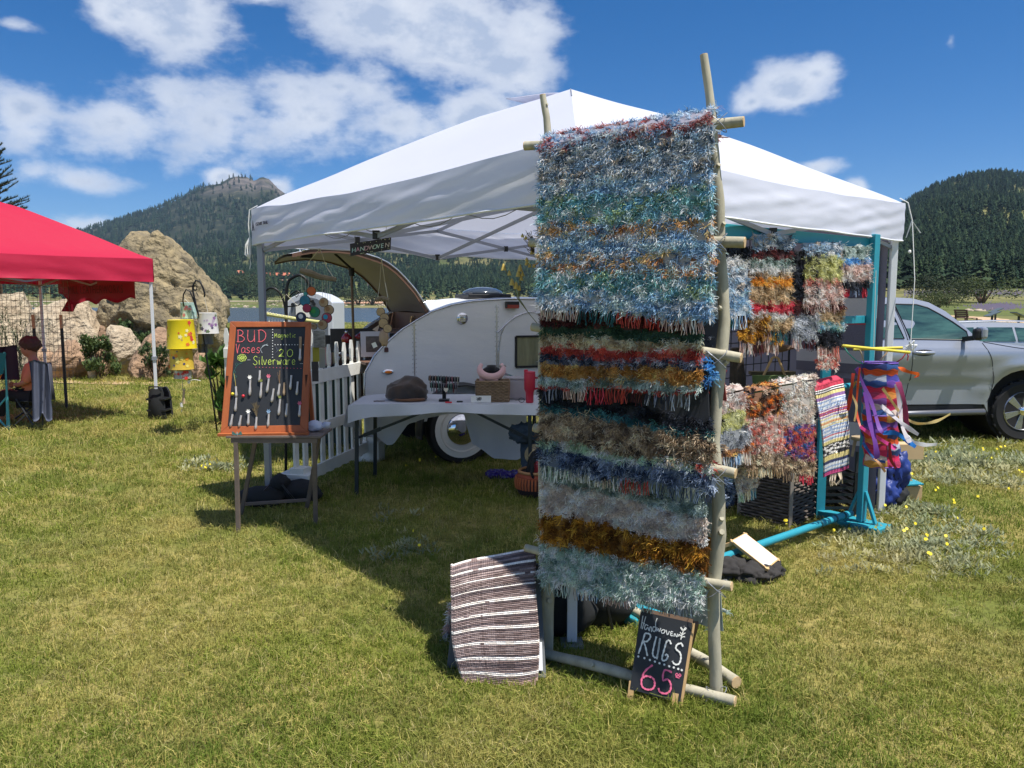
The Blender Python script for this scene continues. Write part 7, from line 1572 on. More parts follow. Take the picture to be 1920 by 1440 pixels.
def blue_bag():
    c = G(1672, 955); t = thing('duffel_bag', 'crumpled blue tote bag leaning at the tent leg', 'bag', c); bm_ = mat('blue_nylon', (36, 58, 130), rough=.5, n=(5, .4, (28, 42, 96)))
    mb = MB(); q = P(1674, 880, 5.7); mb.blob(q, (.115, .1, .17), 4, .28, 2.6, 4); part('body', mb, bm_, t, smooth=70)
    mb = MB(); q = P(1655, 925, 5.65); mb.blob(q, (.12, .1, .14), 4, .28, 2.6, 9); part('lower_part', mb, mat('blue_nylon'), t, smooth=70)
    mb = MB(); q = P(1676, 850, 5.6); mb.tube([q+V(-.03, 0, -.03), q+V(-.01, -.02, .06), q+V(.05, 0, -.02)], .008, 6); part('handle', mb, bm_, t)
blue_bag()
mb = MB(); c = G(1682, 958)+V(.0, .12, 0); mb.blob(c+V(0, 0, .09), (.13, .1, .10), 4, .16, 2, 6, flat=-.09); mb.blob(c+V(-.02, 0, .2), (.09, .09, .12), 4, .2, 2, 7); tag(part('weight_bag', mb, black_m, smooth='all'), 'round black weight bag against the foot of the right tent leg', 'weight bag')
def ply_shelf():
    t = thing('plywood_display', 'plywood box shelf with a dark upright on the grass right of the tent leg', 'display shelf', G(1708, 944)); ply = mat('plywood', (206, 176, 132), rough=.7, n=(3, .5, (182, 148, 104)), stretch=(.25, 1, 1.6)); dk = mat('brown_batten')
    for (x0, x1, ya, yb, Y, nm) in ((1682, 1733, 833, 862, 5.95, 'upper_board'), (1680, 1730, 912, 943, 5.86, 'lower_board')):
        a, b = P(x0, yb, Y), P(x1, ya, Y); mb = MB(); mb.box(((a.x+b.x)/2, Y+.06, (a.z+b.z)/2), (b.x-a.x, .12, b.z-a.z)); part(nm, mb, ply, t, bevel=.003)
    a, b = P(1676, 912, 5.84), P(1731, 906, 5.84); mb = MB(); mb.box(((a.x+b.x)/2, 5.92, a.z+.012), (b.x-a.x, .18, .01), X=V(1, 0, .06).normalized()); part('teal_edge', mb, teal, t)
    a = P(1684, 912, 5.98); b = P(1684, 862, 5.98); mb = MB(); mb.bar(a, b, .045, .03, up=V(0, 1, 0)); part('upright', mb, dk, t)
    a, b = P(1690, 912, 5.95), P(1708, 892, 5.95); mb = MB(); mb.prism([P(1692, 912, 5.93), P(1712, 912, 5.93), P(1712, 902, 5.93), P(1703, 890, 5.93), P(1692, 892, 5.93)], V(0, .03, 0)); part('side_cheek', mb, ply, t)
ply_shelf()
def log_stool():
    c = P(1612, 822, 5.35); t = thing('rustic_stool', 'small upside-down rustic wooden stool behind the windsock', 'stool', V(c.x, c.y, 0)); wm = mat('pale_bark', (170, 152, 124), rough=.8, n=(14, .6, (128, 110, 86)))
    mb = MB(); mb.lathe(c, [(.055, -.012), (.062, 0), (.058, .014), (.04, .018)], 22, sy=.8); part('seat', mb, wm, t, smooth=50)
    for k, (dx, dy) in enumerate(((-.03, 0), (.0, -.03), (.03, .01))): mb = MB(); mb.tube([c+V(dx, dy, -.01), c+V(dx*1.6, dy*1.6, -.13)], [.012, .009], 7); part('leg', mb, wm, t)
    mb = MB(); mb.tube([V(c.x, c.y+.03, 0), c+V(0, .03, -.1)], .012, 6); part('stake', mb, mat('dark_metal'), t)
log_stool()
def white_panel():
    t = thing('framed_board', 'white-faced board in a thin wood frame lying tilted on a dark cloth bag', 'board', G(1425, 1072)); A, B, C_, D_ = P(1398, 1001, 4.42), P(1458, 1048, 4.25), P(1438, 1064, 4.12), P(1374, 1014, 4.32)
    n = (B-A).cross(D_-A).normalized(); n = n if n.z > 0 else -n; mb = MB(); mb.prism([A, B, C_, D_], -n*.012); part('panel', mb, mat('white_face', (232, 232, 234), rough=.5), t)
    raw = mat('raw_pine')
    for p, q in ((A, B), (D_, C_), (A, D_), (B, C_)): e = (q-p).normalized(); mb = MB(); mb.bar(p-e*.015-n*.008, q+e*.015-n*.008, .014, .016, up=n); part('frame_batten', mb, raw, t)
    mb = MB(); mb.bar(D_-n*.02, V(D_.x-.12, D_.y+.05, .10), .012, .02); part('strut', mb, raw, t)
    mb = MB(); c = G(1395, 1082)
    for k in range(5): mb.blob(c+V(-.10+.06*k, .05*math.sin(k*2), .045-.006*k), (.10, .10, .062), 4, .25, 2.5, k+20, flat=-.06)
    tag(part('canvas_bag', mb, mat('charcoal_canvas', (44, 42, 42), rough=.9, n=(6, .4, (58, 54, 50))), smooth='all'), 'crumpled charcoal canvas bag under the tilted white board', 'bag')
white_panel()
def grid_wall():
    a, b = V(1.55, 5.35, 0), V(1.98, 5.75, 0); d = (b-a).normalized(); L_ = (b-a).length+.35; t = thing('wire_grid_panel', 'black wire grid panel standing behind the hung rugs', 'grid panel', (a+b)/2)
    mb = MB(); a = a-d*.15
    for k in range(10): p = a+d*(L_*k/9); mb.tube([V(p.x, p.y, .3), V(p.x, p.y, 2.0)], .0035, 5)
    for k in range(22): z = .3+k*.08; mb.tube([V(a.x, a.y, z), V((a+d*L_).x, (a+d*L_).y, z)], .0035, 5)
    part('wires', mb, blackp, t, kind='stuff'); mb = MB()
    for p in (a, a+d*L_): mb.tube([V(p.x, p.y, 0), V(p.x, p.y, 2.02)], .008, 7)
    part('frame', mb, blackp, t)
    hb = thing('handbag', 'green woven handbag with pale wooden handles on the wire grid', 'handbag', P(1447, 735, 5.0)); c = P(1447, 715, 5.0)
    mb = MB(); mb.sheet(lambda u, v: c+V((u-.5)*(.27-.03*v), -.02*math.sin(PI*u)-.01, .045-.12*v), 30, 14, .05, colf=lambda u, v: srgb((84, 110, 56)) if int(v*28) % 2 else srgb((110, 130, 76))); part('body', mb, mat('rag_weave'), hb, smooth=40)
    mb = MB(); mb.box(c+V(0, -.0, .055), (.29, .06, .022)); part('top_band', mb, mat('olive_band', (96, 84, 58), rough=.8), hb)
    mb = MB(); mb.tube([c+V(-.075, -.045, .03), c+V(-.02, -.05, .155), c+V(0, -.04, .165)], .008, 7); part('handle', mb, mat('raw_pine'), hb); mb = MB(); mb.tube([c+V(.075, -.045, .03), c+V(.02, -.05, .155), c+V(0, -.04, .165)], .008, 7); part('handle', mb, mat('raw_pine'), hb)
    for (px, py, l) in ((1383, 690, 'dark bark-covered wood slab beside the wire grid'),):
        mb = MB(); q = P(px, py, 4.9); mb.tube([P(1386, 745, 4.9), P(1383, 700, 4.9), P(1380, 652, 4.9)], [.05, .045, .04], 10, jit=.12); tag(part('wood_slab', mb, mat('dark_bark', (70, 60, 50), rough=.95, n=(16, .7, (44, 38, 34)), bump=(30, .8, .01))), l, 'wood slab')
    mb = MB(); q = P(1440, 652, 4.95); mb.blob(q, (.17, .03, .03), 3, .1, 2, 3); tag(part('driftwood_shelf', mb, mat('brown_batten')), 'brown driftwood slab hung under the fringe of the orange-banded rug', 'driftwood')
grid_wall()
# ================================================================== ribbon windsock
def windsock():
    Y = 4.95; t = thing('windsock', 'woven ribbon windsock of many colours hanging from crossed yellow sticks', 'windsock', P(1650, 870, Y)); ym = mat('yellow_stick', (222, 206, 70), rough=.6)
    mb = MB(); mb.tube([P(1578, 648, Y-.05), P(1706, 661, Y-.05)], .0095, 8); part('stick', mb, ym, t); mb = MB(); mb.tube([P(1600, 655, Y+.12), P(1692, 652, Y+.1)], .0095, 8); part('stick', mb, ym, t)
    top = P(1650, 680, Y); bot = P(1652, 872, Y); c0, c1 = top, bot; R_ = .108
    names = ['#4a48a0', '#7a50b0', '#d8582c', '#d08c40', '#b0284c', '#d0306c', '#e4d4cc', '#c89848', '#6a3c90', '#a8284c', '#32407c', '#d8582c', '#b8c0d0', '#2c4c8c', '#d8285c', '#c03c68', '#8c58a8', '#d0c0c8', '#3c60a0', '#d0542c']
    def surf(u, v):
        a = u*2*PI; r_ = R_*(1+.05*math.sin(v*40)+.04*math.sin(3*a+v*9)); p = lerp(c0, c1, v); return p+V(r_*math.cos(a), r_*.75*math.sin(a), .006*math.sin(a*7+v*60))
    def cf(u, v):
        k = int(v*18); j = int(u*4); c = srgb(names[(k+(3 if j % 2 else 0)+j*5) % len(names)]); f_ = .8+.35*abs(math.sin(v*18*PI*2.5)); return tuple(min(1, x*f_) for x in c)
    mb = MB(); mb.sheet(surf, 36, 108, .004, colf=cf); part('woven_tube', mb, mat('satin_ribbon', (255, 255, 255), rough=.45, attr=True, transl=.25), t, smooth='all')
    for z in (0, .5, 1.): mb = MB(); p = lerp(c0, c1, z); mb.tube([p+V(R_*1.02*math.cos(a), R_*.77*math.sin(a), 0) for a in np.linspace(0, 2*PI, 30)], .006, 6); part('hoop', mb, mat('violet_band', (110, 80, 170), rough=.5), t)
    for (pts, c) in (([(1581, 648), (1590, 662), (1605, 676), (1618, 682)], '#48a08c'), ([(1700, 660), (1692, 672), (1680, 680)], '#a83848'), ([(1612, 656), (1617, 668), (1620, 680)], '#b0a080'), ([(1668, 654), (1660, 665), (1650, 676)], '#c0a080'), ([(1700, 660), (1703, 668), (1701, 676)], '#a83848')):
        mb = MB(); mb.tube([P(x, y, Y-.03) for x, y in pts], .0042, 5); part('tie', mb, mat('tie_'+c, tuple(int(c[i:i+2], 16) for i in (1, 3, 5)), rough=.7), t)
    mb = MB(); mb.tube([P(1638, 652, Y), P(1644, 455, 5.2)], .0018, 4); mb.tube([P(1638, 652, Y), P(1612, 650, Y)], .0018, 4); part('hanging_string', mb, mat('twine', (190, 184, 170), rough=.9), t)
    ribs = [([(1606, 690), (1618, 720), (1636, 760), (1648, 800), (1656, 812)], '#9460c0', 9), ([(1622, 735), (1632, 790), (1641, 830), (1645, 860)], '#8c54b8', 12), ([(1686, 688), (1700, 696), (1722, 702), (1716, 708)], '#f0742c', 8), ([(1655, 728), (1672, 752), (1690, 776), (1712, 792), (1735, 794), (1760, 788), (1782, 776)], '#ecd898', 6),
            ([(1680, 720), (1687, 760), (1692, 800), (1706, 830)], '#ece8ec', 9), ([(1652, 760), (1672, 778), (1700, 800), (1722, 815)], '#f2eef2', 9), ([(1684, 716), (1695, 750), (1699, 785), (1704, 810)], '#b04878', 11), ([(1613, 800), (1630, 812), (1655, 826), (1680, 842)], '#f45cb0', 9), ([(1655, 812), (1680, 812), (1700, 826), (1717, 838)], '#2c88d8', 10),
            ([(1700, 815), (1712, 828), (1735, 834), (1757, 833)], '#dcdcdc', 8), ([(1600, 700), (1595, 740), (1590, 770)], '#c04434', 8), ([(1612, 690), (1608, 730), (1606, 770), (1613, 800)], '#e05c34', 5), ([(1618, 830), (1640, 860), (1660, 866)], '#3868b0', 6), ([(1640, 860), (1650, 870), (1660, 885)], '#d8a878', 6), ([(1668, 830), (1670, 860), (1680, 878)], '#b02c40', 7), ([(1605, 715), (1596, 735), (1606, 760), (1602, 790)], '#a89058', 5)]
    for k, (pts, c, w) in enumerate(ribs):
        q = smooth_line(pts, 5); mb = MB(); vs = []
        P3 = [P(x, y, Y-.15+.05*math.sin(k*1.7+i*.25)) for i, (x, y) in enumerate(q)]
        for i, p in enumerate(P3):
            d = (P3[min(i+1, len(P3)-1)]-P3[max(0, i-1)]).normalized(); s = d.cross(V(0, -1, .25*math.sin(i*.5+k))).normalized()*w*.5/1440*Y*(1-.35*abs(math.sin(i*.4+k))); vs += [p-s, p+s]
        th = V(0, .0012, 0); n_ = len(vs); mb.add(vs+[v+th for v in vs], [(2*i, 2*i+1, 2*i+3, 2*i+2) for i in range(len(P3)-1)]+[(n_+2*i, n_+2*i+2, n_+2*i+3, n_+2*i+1) for i in range(len(P3)-1)])
        part('ribbon', mb, mat('ribbon_'+c, tuple(int(c[i:i+2], 16) for i in (1, 3, 5)), rough=.4, transl=.4), t, smooth='all')
windsock()
# dried flower stems left of the big rugs
def dried():
    t = thing('dried_flowers', 'yellow dried bell flowers and twigs tied left of the blue shag rug', 'dried flowers', P(985, 560, 3.34)); st = MB(); fl = MB(); tw = MB(); rr = random.Random(6)
    for (bx, by, tx, ty) in ((972, 560, 944, 500), (972, 560, 975, 502), (968, 556, 960, 528), (972, 562, 968, 535), (974, 560, 972, 512)):
        a, b = P(bx, by, 3.34), P(tx, ty, 3.33); st.tube([P(1012, 612, 3.32), P(992, 588, 3.34), a, lerp(a, b, .5)+V(.005, 0, 0), b], .0015, 4); fl.lathe(b, [(.002, .014), (.006, .006), (.011, -.012), (.012, -.016)], 8)
        fl.lathe(lerp(a, b, .8)+V(.012, 0, 0), [(.002, .012), (.005, .004), (.009, -.010)], 8)
    for k in range(26): a = P(1002, 478, 3.32); b = P(rr.uniform(980, 1002), rr.uniform(432, 470), 3.30); tw.tube([a, lerp(a, b, .6)+V(rr.uniform(-.01, .01), 0, 0), b], .0014, 3)
    for k in range(9): b = P(rr.uniform(975, 1002), rr.uniform(440, 505), 3.3); fl.lathe(b, [(.001, .008), (.006, 0), (.007, -.008)], 6)
    part('stems', st, mat('stem_olive', (120, 124, 80), rough=.8), t); part('bells', fl, mat('bell_yellow', (206, 176, 90), rough=.7), t); part('twigs', tw, mat('twig_grey', (120, 108, 92), rough=.9), t)
dried()

# ================================================================== hooks, chimes, mobiles, hanging sign
iron = mat('wrought_iron', (24, 26, 30), rough=.45, metal=.3)
def hook1():
    Y = 8.87; t = thing('shepherd_hook', 'thin black double shepherd hook carrying the tin can chimes', 'shepherd hook', G(408, 815)); mb = MB()
    mb.tube([P(408, 817, Y), P(395, 720, Y), P(378, 610, Y), P(368, 575, Y), P(362, 548, Y), P(361, 537, Y), P(367, 526, Y), P(375, 528, Y), P(381, 540, Y), P(384, 552, Y), P(383, 557, Y)], .010, 7); part('pole', mb, iron, t, smooth='all')
    mb = MB(); mb.tube([P(370, 585, Y), P(362, 560, Y), P(356, 546, Y), P(349, 543, Y), P(344, 552, Y), P(343, 565, Y), P(345, 575, Y)], .008, 7); part('side_hook', mb, iron, t, smooth='all')
    mb = MB(); mb.tube([P(366+3*math.cos(a), 540+5*math.sin(a), Y) for a in np.linspace(0, 8, 18)], .005, 5); mb.tube([P(368, 548, Y), P(372, 556, Y)], .005, 5); part('leaf_ornament', mb, iron, t)
hook1()
def can_chime(label, tiers, Y, string_top, extra=()):
    t = thing('tin_can_chime', label, 'wind chime', P(tiers[-1][0], tiers[-1][3], Y))
    mb = MB(); mb.tube([P(*string_top, Y), P(tiers[0][0], tiers[0][1], Y)], .003, 4); part('string', mb, mat('twine'), t)
    for k, (cx, ty, _, by, wt, wb, col, spots, base) in enumerate(tiers):
        a, b = P(cx, ty, Y), P(cx, by, Y); h = a.z-b.z; rt, rb = wt/2/1440*Y, wb/2/1440*Y; m_ = mat('tin_%s' % (col,), col, rough=.35, metal=.1, n=(14, .25, tuple(int(x*.85) for x in col)))
        mb = MB(); mb.lathe(b, [(rb*1.02, 0), (rb, .012), (rt, h-.01), (rt*1.02, h), (rt*.9, h+.004)], 26); can = part('can', mb, m_, t, smooth=50)
        rr = random.Random(k+int(cx)); 
        for q in range(len(spots) and 22):
            a_ = rr.uniform(PI+.15, 2*PI-.15); z = rr.uniform(.08, .92)*h; r_ = lerp(rb, rt, z/h)+.0015; c = b+V(r_*math.cos(a_), r_*math.sin(a_), z); nn = V(math.cos(a_), math.sin(a_), 0); s, u = V(-nn.y, nn.x, 0), V(0, 0, 1); sc = spots[q % len(spots)]; sz = rr.uniform(.008, .022)*(1 if len(spots) < 6 else 1)
            mb = MB(); mb.add([c+nn*.001+s*sz*math.cos(g)*(1+.35*math.cos(5*g))+u*sz*math.sin(g)*(1+.35*math.cos(5*g)) for g in np.linspace(0, 2*PI, 16)[:-1]], [tuple(range(15))]); part('painted_flower', mb, mat('petal_%s' % (sc,), sc, rough=.5), can)
    for (pts, r_, m_) in extra: mb = MB(); mb.tube([P(x, y, Y) for x, y in pts], r_, 6); part('clapper', mb, m_, t)
wood_pale = mat('pale_wood', (200, 172, 138), rough=.8)
can_chime('large yellow flowered tin can wind chime in three tiers, left of the hook', [(341, 600, 0, 653, 46, 53, (240, 214, 30), [(214, 70, 60), (250, 240, 180), (190, 150, 110), (232, 120, 60)], 1), (341, 655, 0, 692, 40, 43, (226, 190, 70), [(214, 60, 40), (240, 150, 40), (70, 70, 120), (250, 230, 120)], 1), (343, 694, 0, 709, 31, 31, (176, 172, 166), [(210, 60, 50), (220, 220, 210)], 1)],
          8.8, (345, 575), [([(342, 709), (342, 732)], .003, mat('twine')), ([(345, 730), (344, 744), (345, 757)], .014, wood_pale), ([(342, 748), (340, 758), (341, 772)], .003, mat('twine')), ([(340, 755), (341, 763)], .016, mat('card_white'))])
can_chime('white floral patterned tin can chime right of the hook pole', [(390, 587, 0, 625, 33, 39, (226, 222, 216), [(150, 110, 160), (110, 130, 90), (90, 80, 110), (190, 170, 190), (120, 140, 110)], 1), (386, 627, 0, 645, 27, 27, (96, 96, 96), [], 1), (381, 646, 0, 661, 18, 18, (84, 82, 82), [], 1)], 8.95, (383, 556))
can_chime('mint green patterned tin can hanging behind the yellow chime', [(354, 568, 0, 597, 27, 29, (176, 204, 196), [(200, 120, 130), (210, 220, 215), (120, 150, 140)], 1)], 9.0, (346, 560))
mb = MB(); q = [P(352+k, 715-3*math.sin(k*.12), 8.8) for k in range(0, 26, 2)]; mb.tube(q, .003, 4); mb.box(P(354, 716, 8.8), (.03, .004, .035)); tag(part('price_tag', mb, mat('card_white')), 'white price tag on a curled wire below the yellow chime', 'tag')
def hook2():
    Y = 6.76; t = thing('shepherd_hook', 'heavy black shepherd hook with three arms behind the chalkboard', 'shepherd hook', G(536, 895)); 
    def T(pts, r_, nm): mb = MB(); mb.tube([P(x, y, Y) for x, y in smooth_line(pts, 4)], r_, 8); part(nm, mb, iron, t, smooth='all')
    T([(536, 895), (536, 760), (537, 620), (537, 560), (540, 530), (550, 520), (562, 516), (574, 524), (580, 536), (581, 545)], .013, 'pole')
    T([(536, 600), (534, 575), (528, 555), (517, 542), (504, 541), (495, 550), (491, 566), (490, 580), (487, 586)], .010, 'left_arm')
    T([(537, 566), (546, 552), (556, 546), (563, 550)], .007, 'scroll'); T([(538, 575), (560, 572), (575, 560), (585, 566)], .006, 'back_arm')
    mb = MB(); mb.tube([P(556+3.6*math.sin(a)**3, 553-.28*(13*math.cos(a)-5*math.cos(2*a)-2*math.cos(3*a)-math.cos(4*a)), Y-.02) for a in np.linspace(0, 2*PI, 24)], .003, 5); part('heart', mb, iron, t)
    s_ = thing('bamboo_chime', 'bamboo stick with shell and glass drops hanging from the heavy hook', 'wind chime', P(535, 612, Y)); mb = MB(); mb.tube([P(494, 588, Y-.1), P(555, 598, Y-.1), P(600, 604, Y-.1)], [.017, .016, .014], 9); part('bamboo_stick', mb, mat('bamboo', (206, 204, 136), rough=.6, n=(10, .4, (176, 170, 104))), s_)
    mb = MB(); mb.tube([P(502, 585, Y-.1), P(537, 552, Y-.1), P(580, 596, Y-.1)], .002, 4); part('string', mb, mat('twine'), s_)
    rr = random.Random(5); mb = MB(); dr = MB()
    for k in range(13): x = 499+5.6*k; y = 589+k*1.1; l = rr.uniform(8, 15); mb.tube([P(x, y, Y-.11), P(x, y+l, Y-.11)], .0012, 3); dr.blob(P(x, y+l+1, Y-.11), (.007, .004, .016), 1, .2, 2, k); dr.blob(P(x+2, y-3, Y-.11), (.008, .006, .008), 1, .2, 2, k)
    part('threads', mb, mat('twine'), s_); part('shell_drops', dr, mat('shell', (220, 214, 190), rough=.3), s_, kind='stuff')
hook2()
def disc_mobile():
    Y = 5.75; tw = mat('driftwood', (128, 116, 96), rough=.95, n=(12, .6, (96, 86, 70)))
    t = thing('wood_disc_mobile', 'driftwood mobile with painted wooden discs hanging behind the chalkboard', 'mobile', P(600, 615, Y)); mb = MB(); mb.tube([P(563, 507, Y), P(580, 512, Y), P(600, 519, Y), P(630, 524, Y)], [.018, .026, .022, .017], 9, jit=.12); part('driftwood', mb, tw, t)
    mb = MB(); mb.tube([P(600, 466, 5.4), P(612, 500, Y), P(626, 521, Y)], .003, 4); mb.tube([P(600, 466, 5.4), P(580, 490, Y), P(572, 508, Y)], .003, 4); part('cord', mb, mat('twine'), t)
    ds = [(584, 546, 8.0, '#c8642c', 0), (572, 564, 9.5, '#2c7890', 0), (575.5, 578, 7.5, '#a83050', 0), (590, 585, 9.5, '#2c8460', 1), (564.5, 595, 9.0, '#2c3454', 2), (607, 567, 8.0, 'wood', 0), (617, 581, 8.5, 'wood', 0), (613, 596, 9.0, '#b04454', 3), (605, 609, 8.5, 'wood', 0), (589, 612, 5.2, 'wood', 0), (573, 551, 3.4, '#3c9c98', 0)]
    for k, (x, y, r_, c, sp) in enumerate(ds):
        R_ = r_/1440*Y; q = P(x, y, Y-.03-.01*(k % 3)); rgb = (186, 158, 118) if c == 'wood' else tuple(int(c[i:i+2], 16) for i in (1, 3, 5)); mb = MB(); mb.lathe(q, [(R_, -.005), (R_, .005)], 20, X=V(1, 0, 0), Y=V(0, 0, 1), Z=V(.15, 1, 0).normalized()); d = part('disc', mb, mat('disc_'+c, rgb, rough=.5, n=(30, .5, tuple(int(v*.7) for v in rgb))), t)
        mb = MB(); mb.tube([q+V(R_*math.cos(a), 0, R_*math.sin(a)) for a in np.linspace(0, 2*PI, 21)], .004, 5); part('bark_rim', mb, mat('dark_bark'), d)
        if sp or c == 'wood':
            cc = {1: (60, 150, 70), 2: (226, 222, 216), 3: (50, 150, 180), 0: (150, 110, 70)}[sp]; mb = MB(); mb.lathe(q+V(-.25*R_, -.007, .2*R_) if sp != 2 else q+V(0, -.007, .2*R_), [(R_*.5, -.001), (R_*.48, .001)], 12, X=V(1, 0, 0), Y=V(0, 0, 1), Z=V(0, 1, 0)); part('painted_centre', mb, mat('spot_%s' % (cc,), cc, rough=.5), d)
    mb = MB()
    for x in (565, 572, 578, 584, 590, 604, 609, 613, 618): mb.tube([P(x, 513+(x-563)*.17, Y), P(x+1, 562 if x < 600 else 575, Y-.02)], .0016, 3)
    part('threads', mb, mat('twine'), t)
disc_mobile()
def small_mobile():
    Y = 5.2; t = thing('shell_mobile', 'small driftwood and sliced-wood mobile hanging before the trailer galley', 'mobile', P(718, 640, Y)); tw = mat('driftwood')
    mb = MB(); mb.tube([P(704, 563, Y), P(716, 559, Y), P(729, 563, Y)], [.012, .018, .012], 8, jit=.15); part('driftwood', mb, tw, t); mb = MB(); mb.tube([P(715, 484, 5.0), P(722, 530, Y), P(728, 562, Y)], .0028, 4); mb.tube([P(715, 484, 5.0), P(712, 530, Y), P(708, 560, Y)], .0015, 4); part('cord', mb, mat('twine'), t)
    for k, (x, y, r_) in enumerate(((714, 585, 7.5), (721, 596, 8), (719, 606, 8.5), (727, 616, 7.5))):
        R_ = r_/1440*Y; q = P(x, y, Y-.02*k); mb = MB(); mb.lathe(q, [(R_, -.005), (R_, .005)], 18, X=V(1, 0, 0), Y=V(0, 0, 1), Z=V(.1, 1, 0).normalized()); part('wood_slice', mb, mat('disc_wood'), t); mb = MB(); mb.tube([q+V(R_*math.cos(a), 0, R_*math.sin(a)) for a in np.linspace(0, 2*PI, 17)], .004, 5); part('bark_rim', mb, mat('dark_bark'), t)
    mb = MB(); mb.blob(P(720, 634, Y), (.03, .02, .055), 3, .25, 4, 2); part('shell_cluster', mb, mat('shell_tan', (176, 150, 126), rough=.6), t, smooth='all')
    mb = MB(); mb.prism([P(698, 618, Y), P(712, 608, Y), P(708, 622, Y)], V(0, .003, 0)); part('feather', mb, mat('feather', (190, 168, 156), rough=.8), t); mb = MB(); mb.box(P(702, 647, Y), (.03, .003, .035), X=V(.9, 0, .4).normalized(), Z=V(-.4, 0, .9).normalized()); part('price_tag', mb, mat('card_white'), t)
    mb = MB()
    for x in (709, 714, 719, 724): mb.tube([P(x, 563, Y), P(x+1, 590, Y)], .0014, 3)
    part('threads', mb, mat('twine'), t)
small_mobile()
def woven_sign():
    Y = 4.95; t = thing('hanging_sign', 'dark dotted HANDWOVEN sign hanging under the canopy edge', 'sign', P(695, 478, Y)); a, b, c, d = P(656, 457, Y), P(733, 445, Y), P(732, 468, Y), P(657, 480, Y); n = (b-a).cross(d-a).normalized(); n = n if n.y < 0 else -n
    mb = MB(); mb.prism([a, b, c, d], -n*.012); part('board', mb, mat('sign_board_dark', (44, 42, 50), rough=.7), t)
    X = (b-a).normalized(); U = (a-d).normalized(); o = d+X*.008+U*.020+n*.001
    for k, (ch, col) in enumerate(zip('HANDWOVEN', ((170, 206, 206), (196, 150, 170), (180, 208, 200), (206, 160, 176), (196, 178, 176), (178, 212, 206), (196, 214, 204), (176, 206, 210), (200, 190, 190)))):
        text_mesh(ch, .040, o+X*(.0268*k), X+U*.03, U+X*.12, mat('letter_%s' % (col,), col, rough=.7), t, 'letter', depth=.002)
    rr = random.Random(2); f = lambda x, y: d+X*x+U*y+n*.0015; w = (b-a).length; h = (a-d).length
    dots(f, [(rr.uniform(.01, w-.01), rr.choice((rr.uniform(.004, .012), rr.uniform(h-.014, h-.005)))) for _ in range(22)]+[(w-.012, h*.5), (w-.02, h*.3)], .0022, mat('dot_pale', (216, 226, 180), rough=.8), t, n, 'painted_dots')
    mb = MB()
    for q in (lerp(a, b, .12), lerp(a, b, .88)): mb.tube([q, q+V(0, .02, .08)], .0014, 4)
    part('hanging_wire', mb, mat('thin_wire'), t)
woven_sign()
def bark_column():
    t = thing('birch_bark_hanging', 'birch bark pieces with yellow and grey cards hanging right of the chalkboard', 'wall hanging', P(597, 700, 5.6)); bk = mat('birch_bark', (170, 168, 158), rough=.85, n=(16, .8, (86, 82, 76)), stretch=(1, 1, 3))
    a, b = P(588, 620, 5.6), P(610, 652, 5.6); mb = MB(); mb.box((a+b)/2, (b.x-a.x, .02, a.z-b.z)); part('bark_sheet', mb, bk, t, bevel=.004); a, b = P(586, 651, 5.62), P(599, 678, 5.62); mb = MB(); mb.box((a+b)/2, (b.x-a.x, .008, a.z-b.z)); part('yellow_card', mb, mat('mustard_card', (190, 180, 70), rough=.7), t)
    a, b = P(585, 678, 5.62), P(597, 715, 5.62); mb = MB(); mb.box((a+b)/2, (b.x-a.x, .02, a.z-b.z)); part('grey_post', mb, mat('grey_plank'), t); mb = MB(); a, b = P(598, 653, 5.66), P(610, 690, 5.66); mb.box((a+b)/2, (b.x-a.x, .006, a.z-b.z)); part('clear_card', mb, mat('grey_card', (176, 176, 172), rough=.6), t)
bark_column()
def storage_tub():
    c = P(615, 700, 8.3); t = thing('storage_tub', 'pink and clear tub with a lime green lid behind the picket fence', 'tub', V(c.x, c.y, 0)); a, b = P(609, 640, 8.3), P(629, 640, 8.3); w = b.x-a.x; z1 = P(618, 643, 8.3).z
    mb = MB(); mb.box((c.x+.02, c.y, z1-.12), (w, .25, .24)); part('tub', mb, mat('pink_tub', (206, 160, 160), rough=.4), t, bevel=.02); mb = MB(); mb.box((c.x+.02, c.y, z1+.01), (w+.04, .29, .03)); part('lid', mb, mat('lime_lid', (190, 226, 40), rough=.4), t, bevel=.006)
    mb = MB(); mb.box((c.x+.05, c.y, (z1-.24)/2), (.5, .4, z1-.24)); tag(part('supply_cabinet', mb, mat('dark_green_cloth', (46, 62, 54), rough=.9)), 'dark green draped stand carrying the lime-lidded tub', 'stand')
storage_tub()
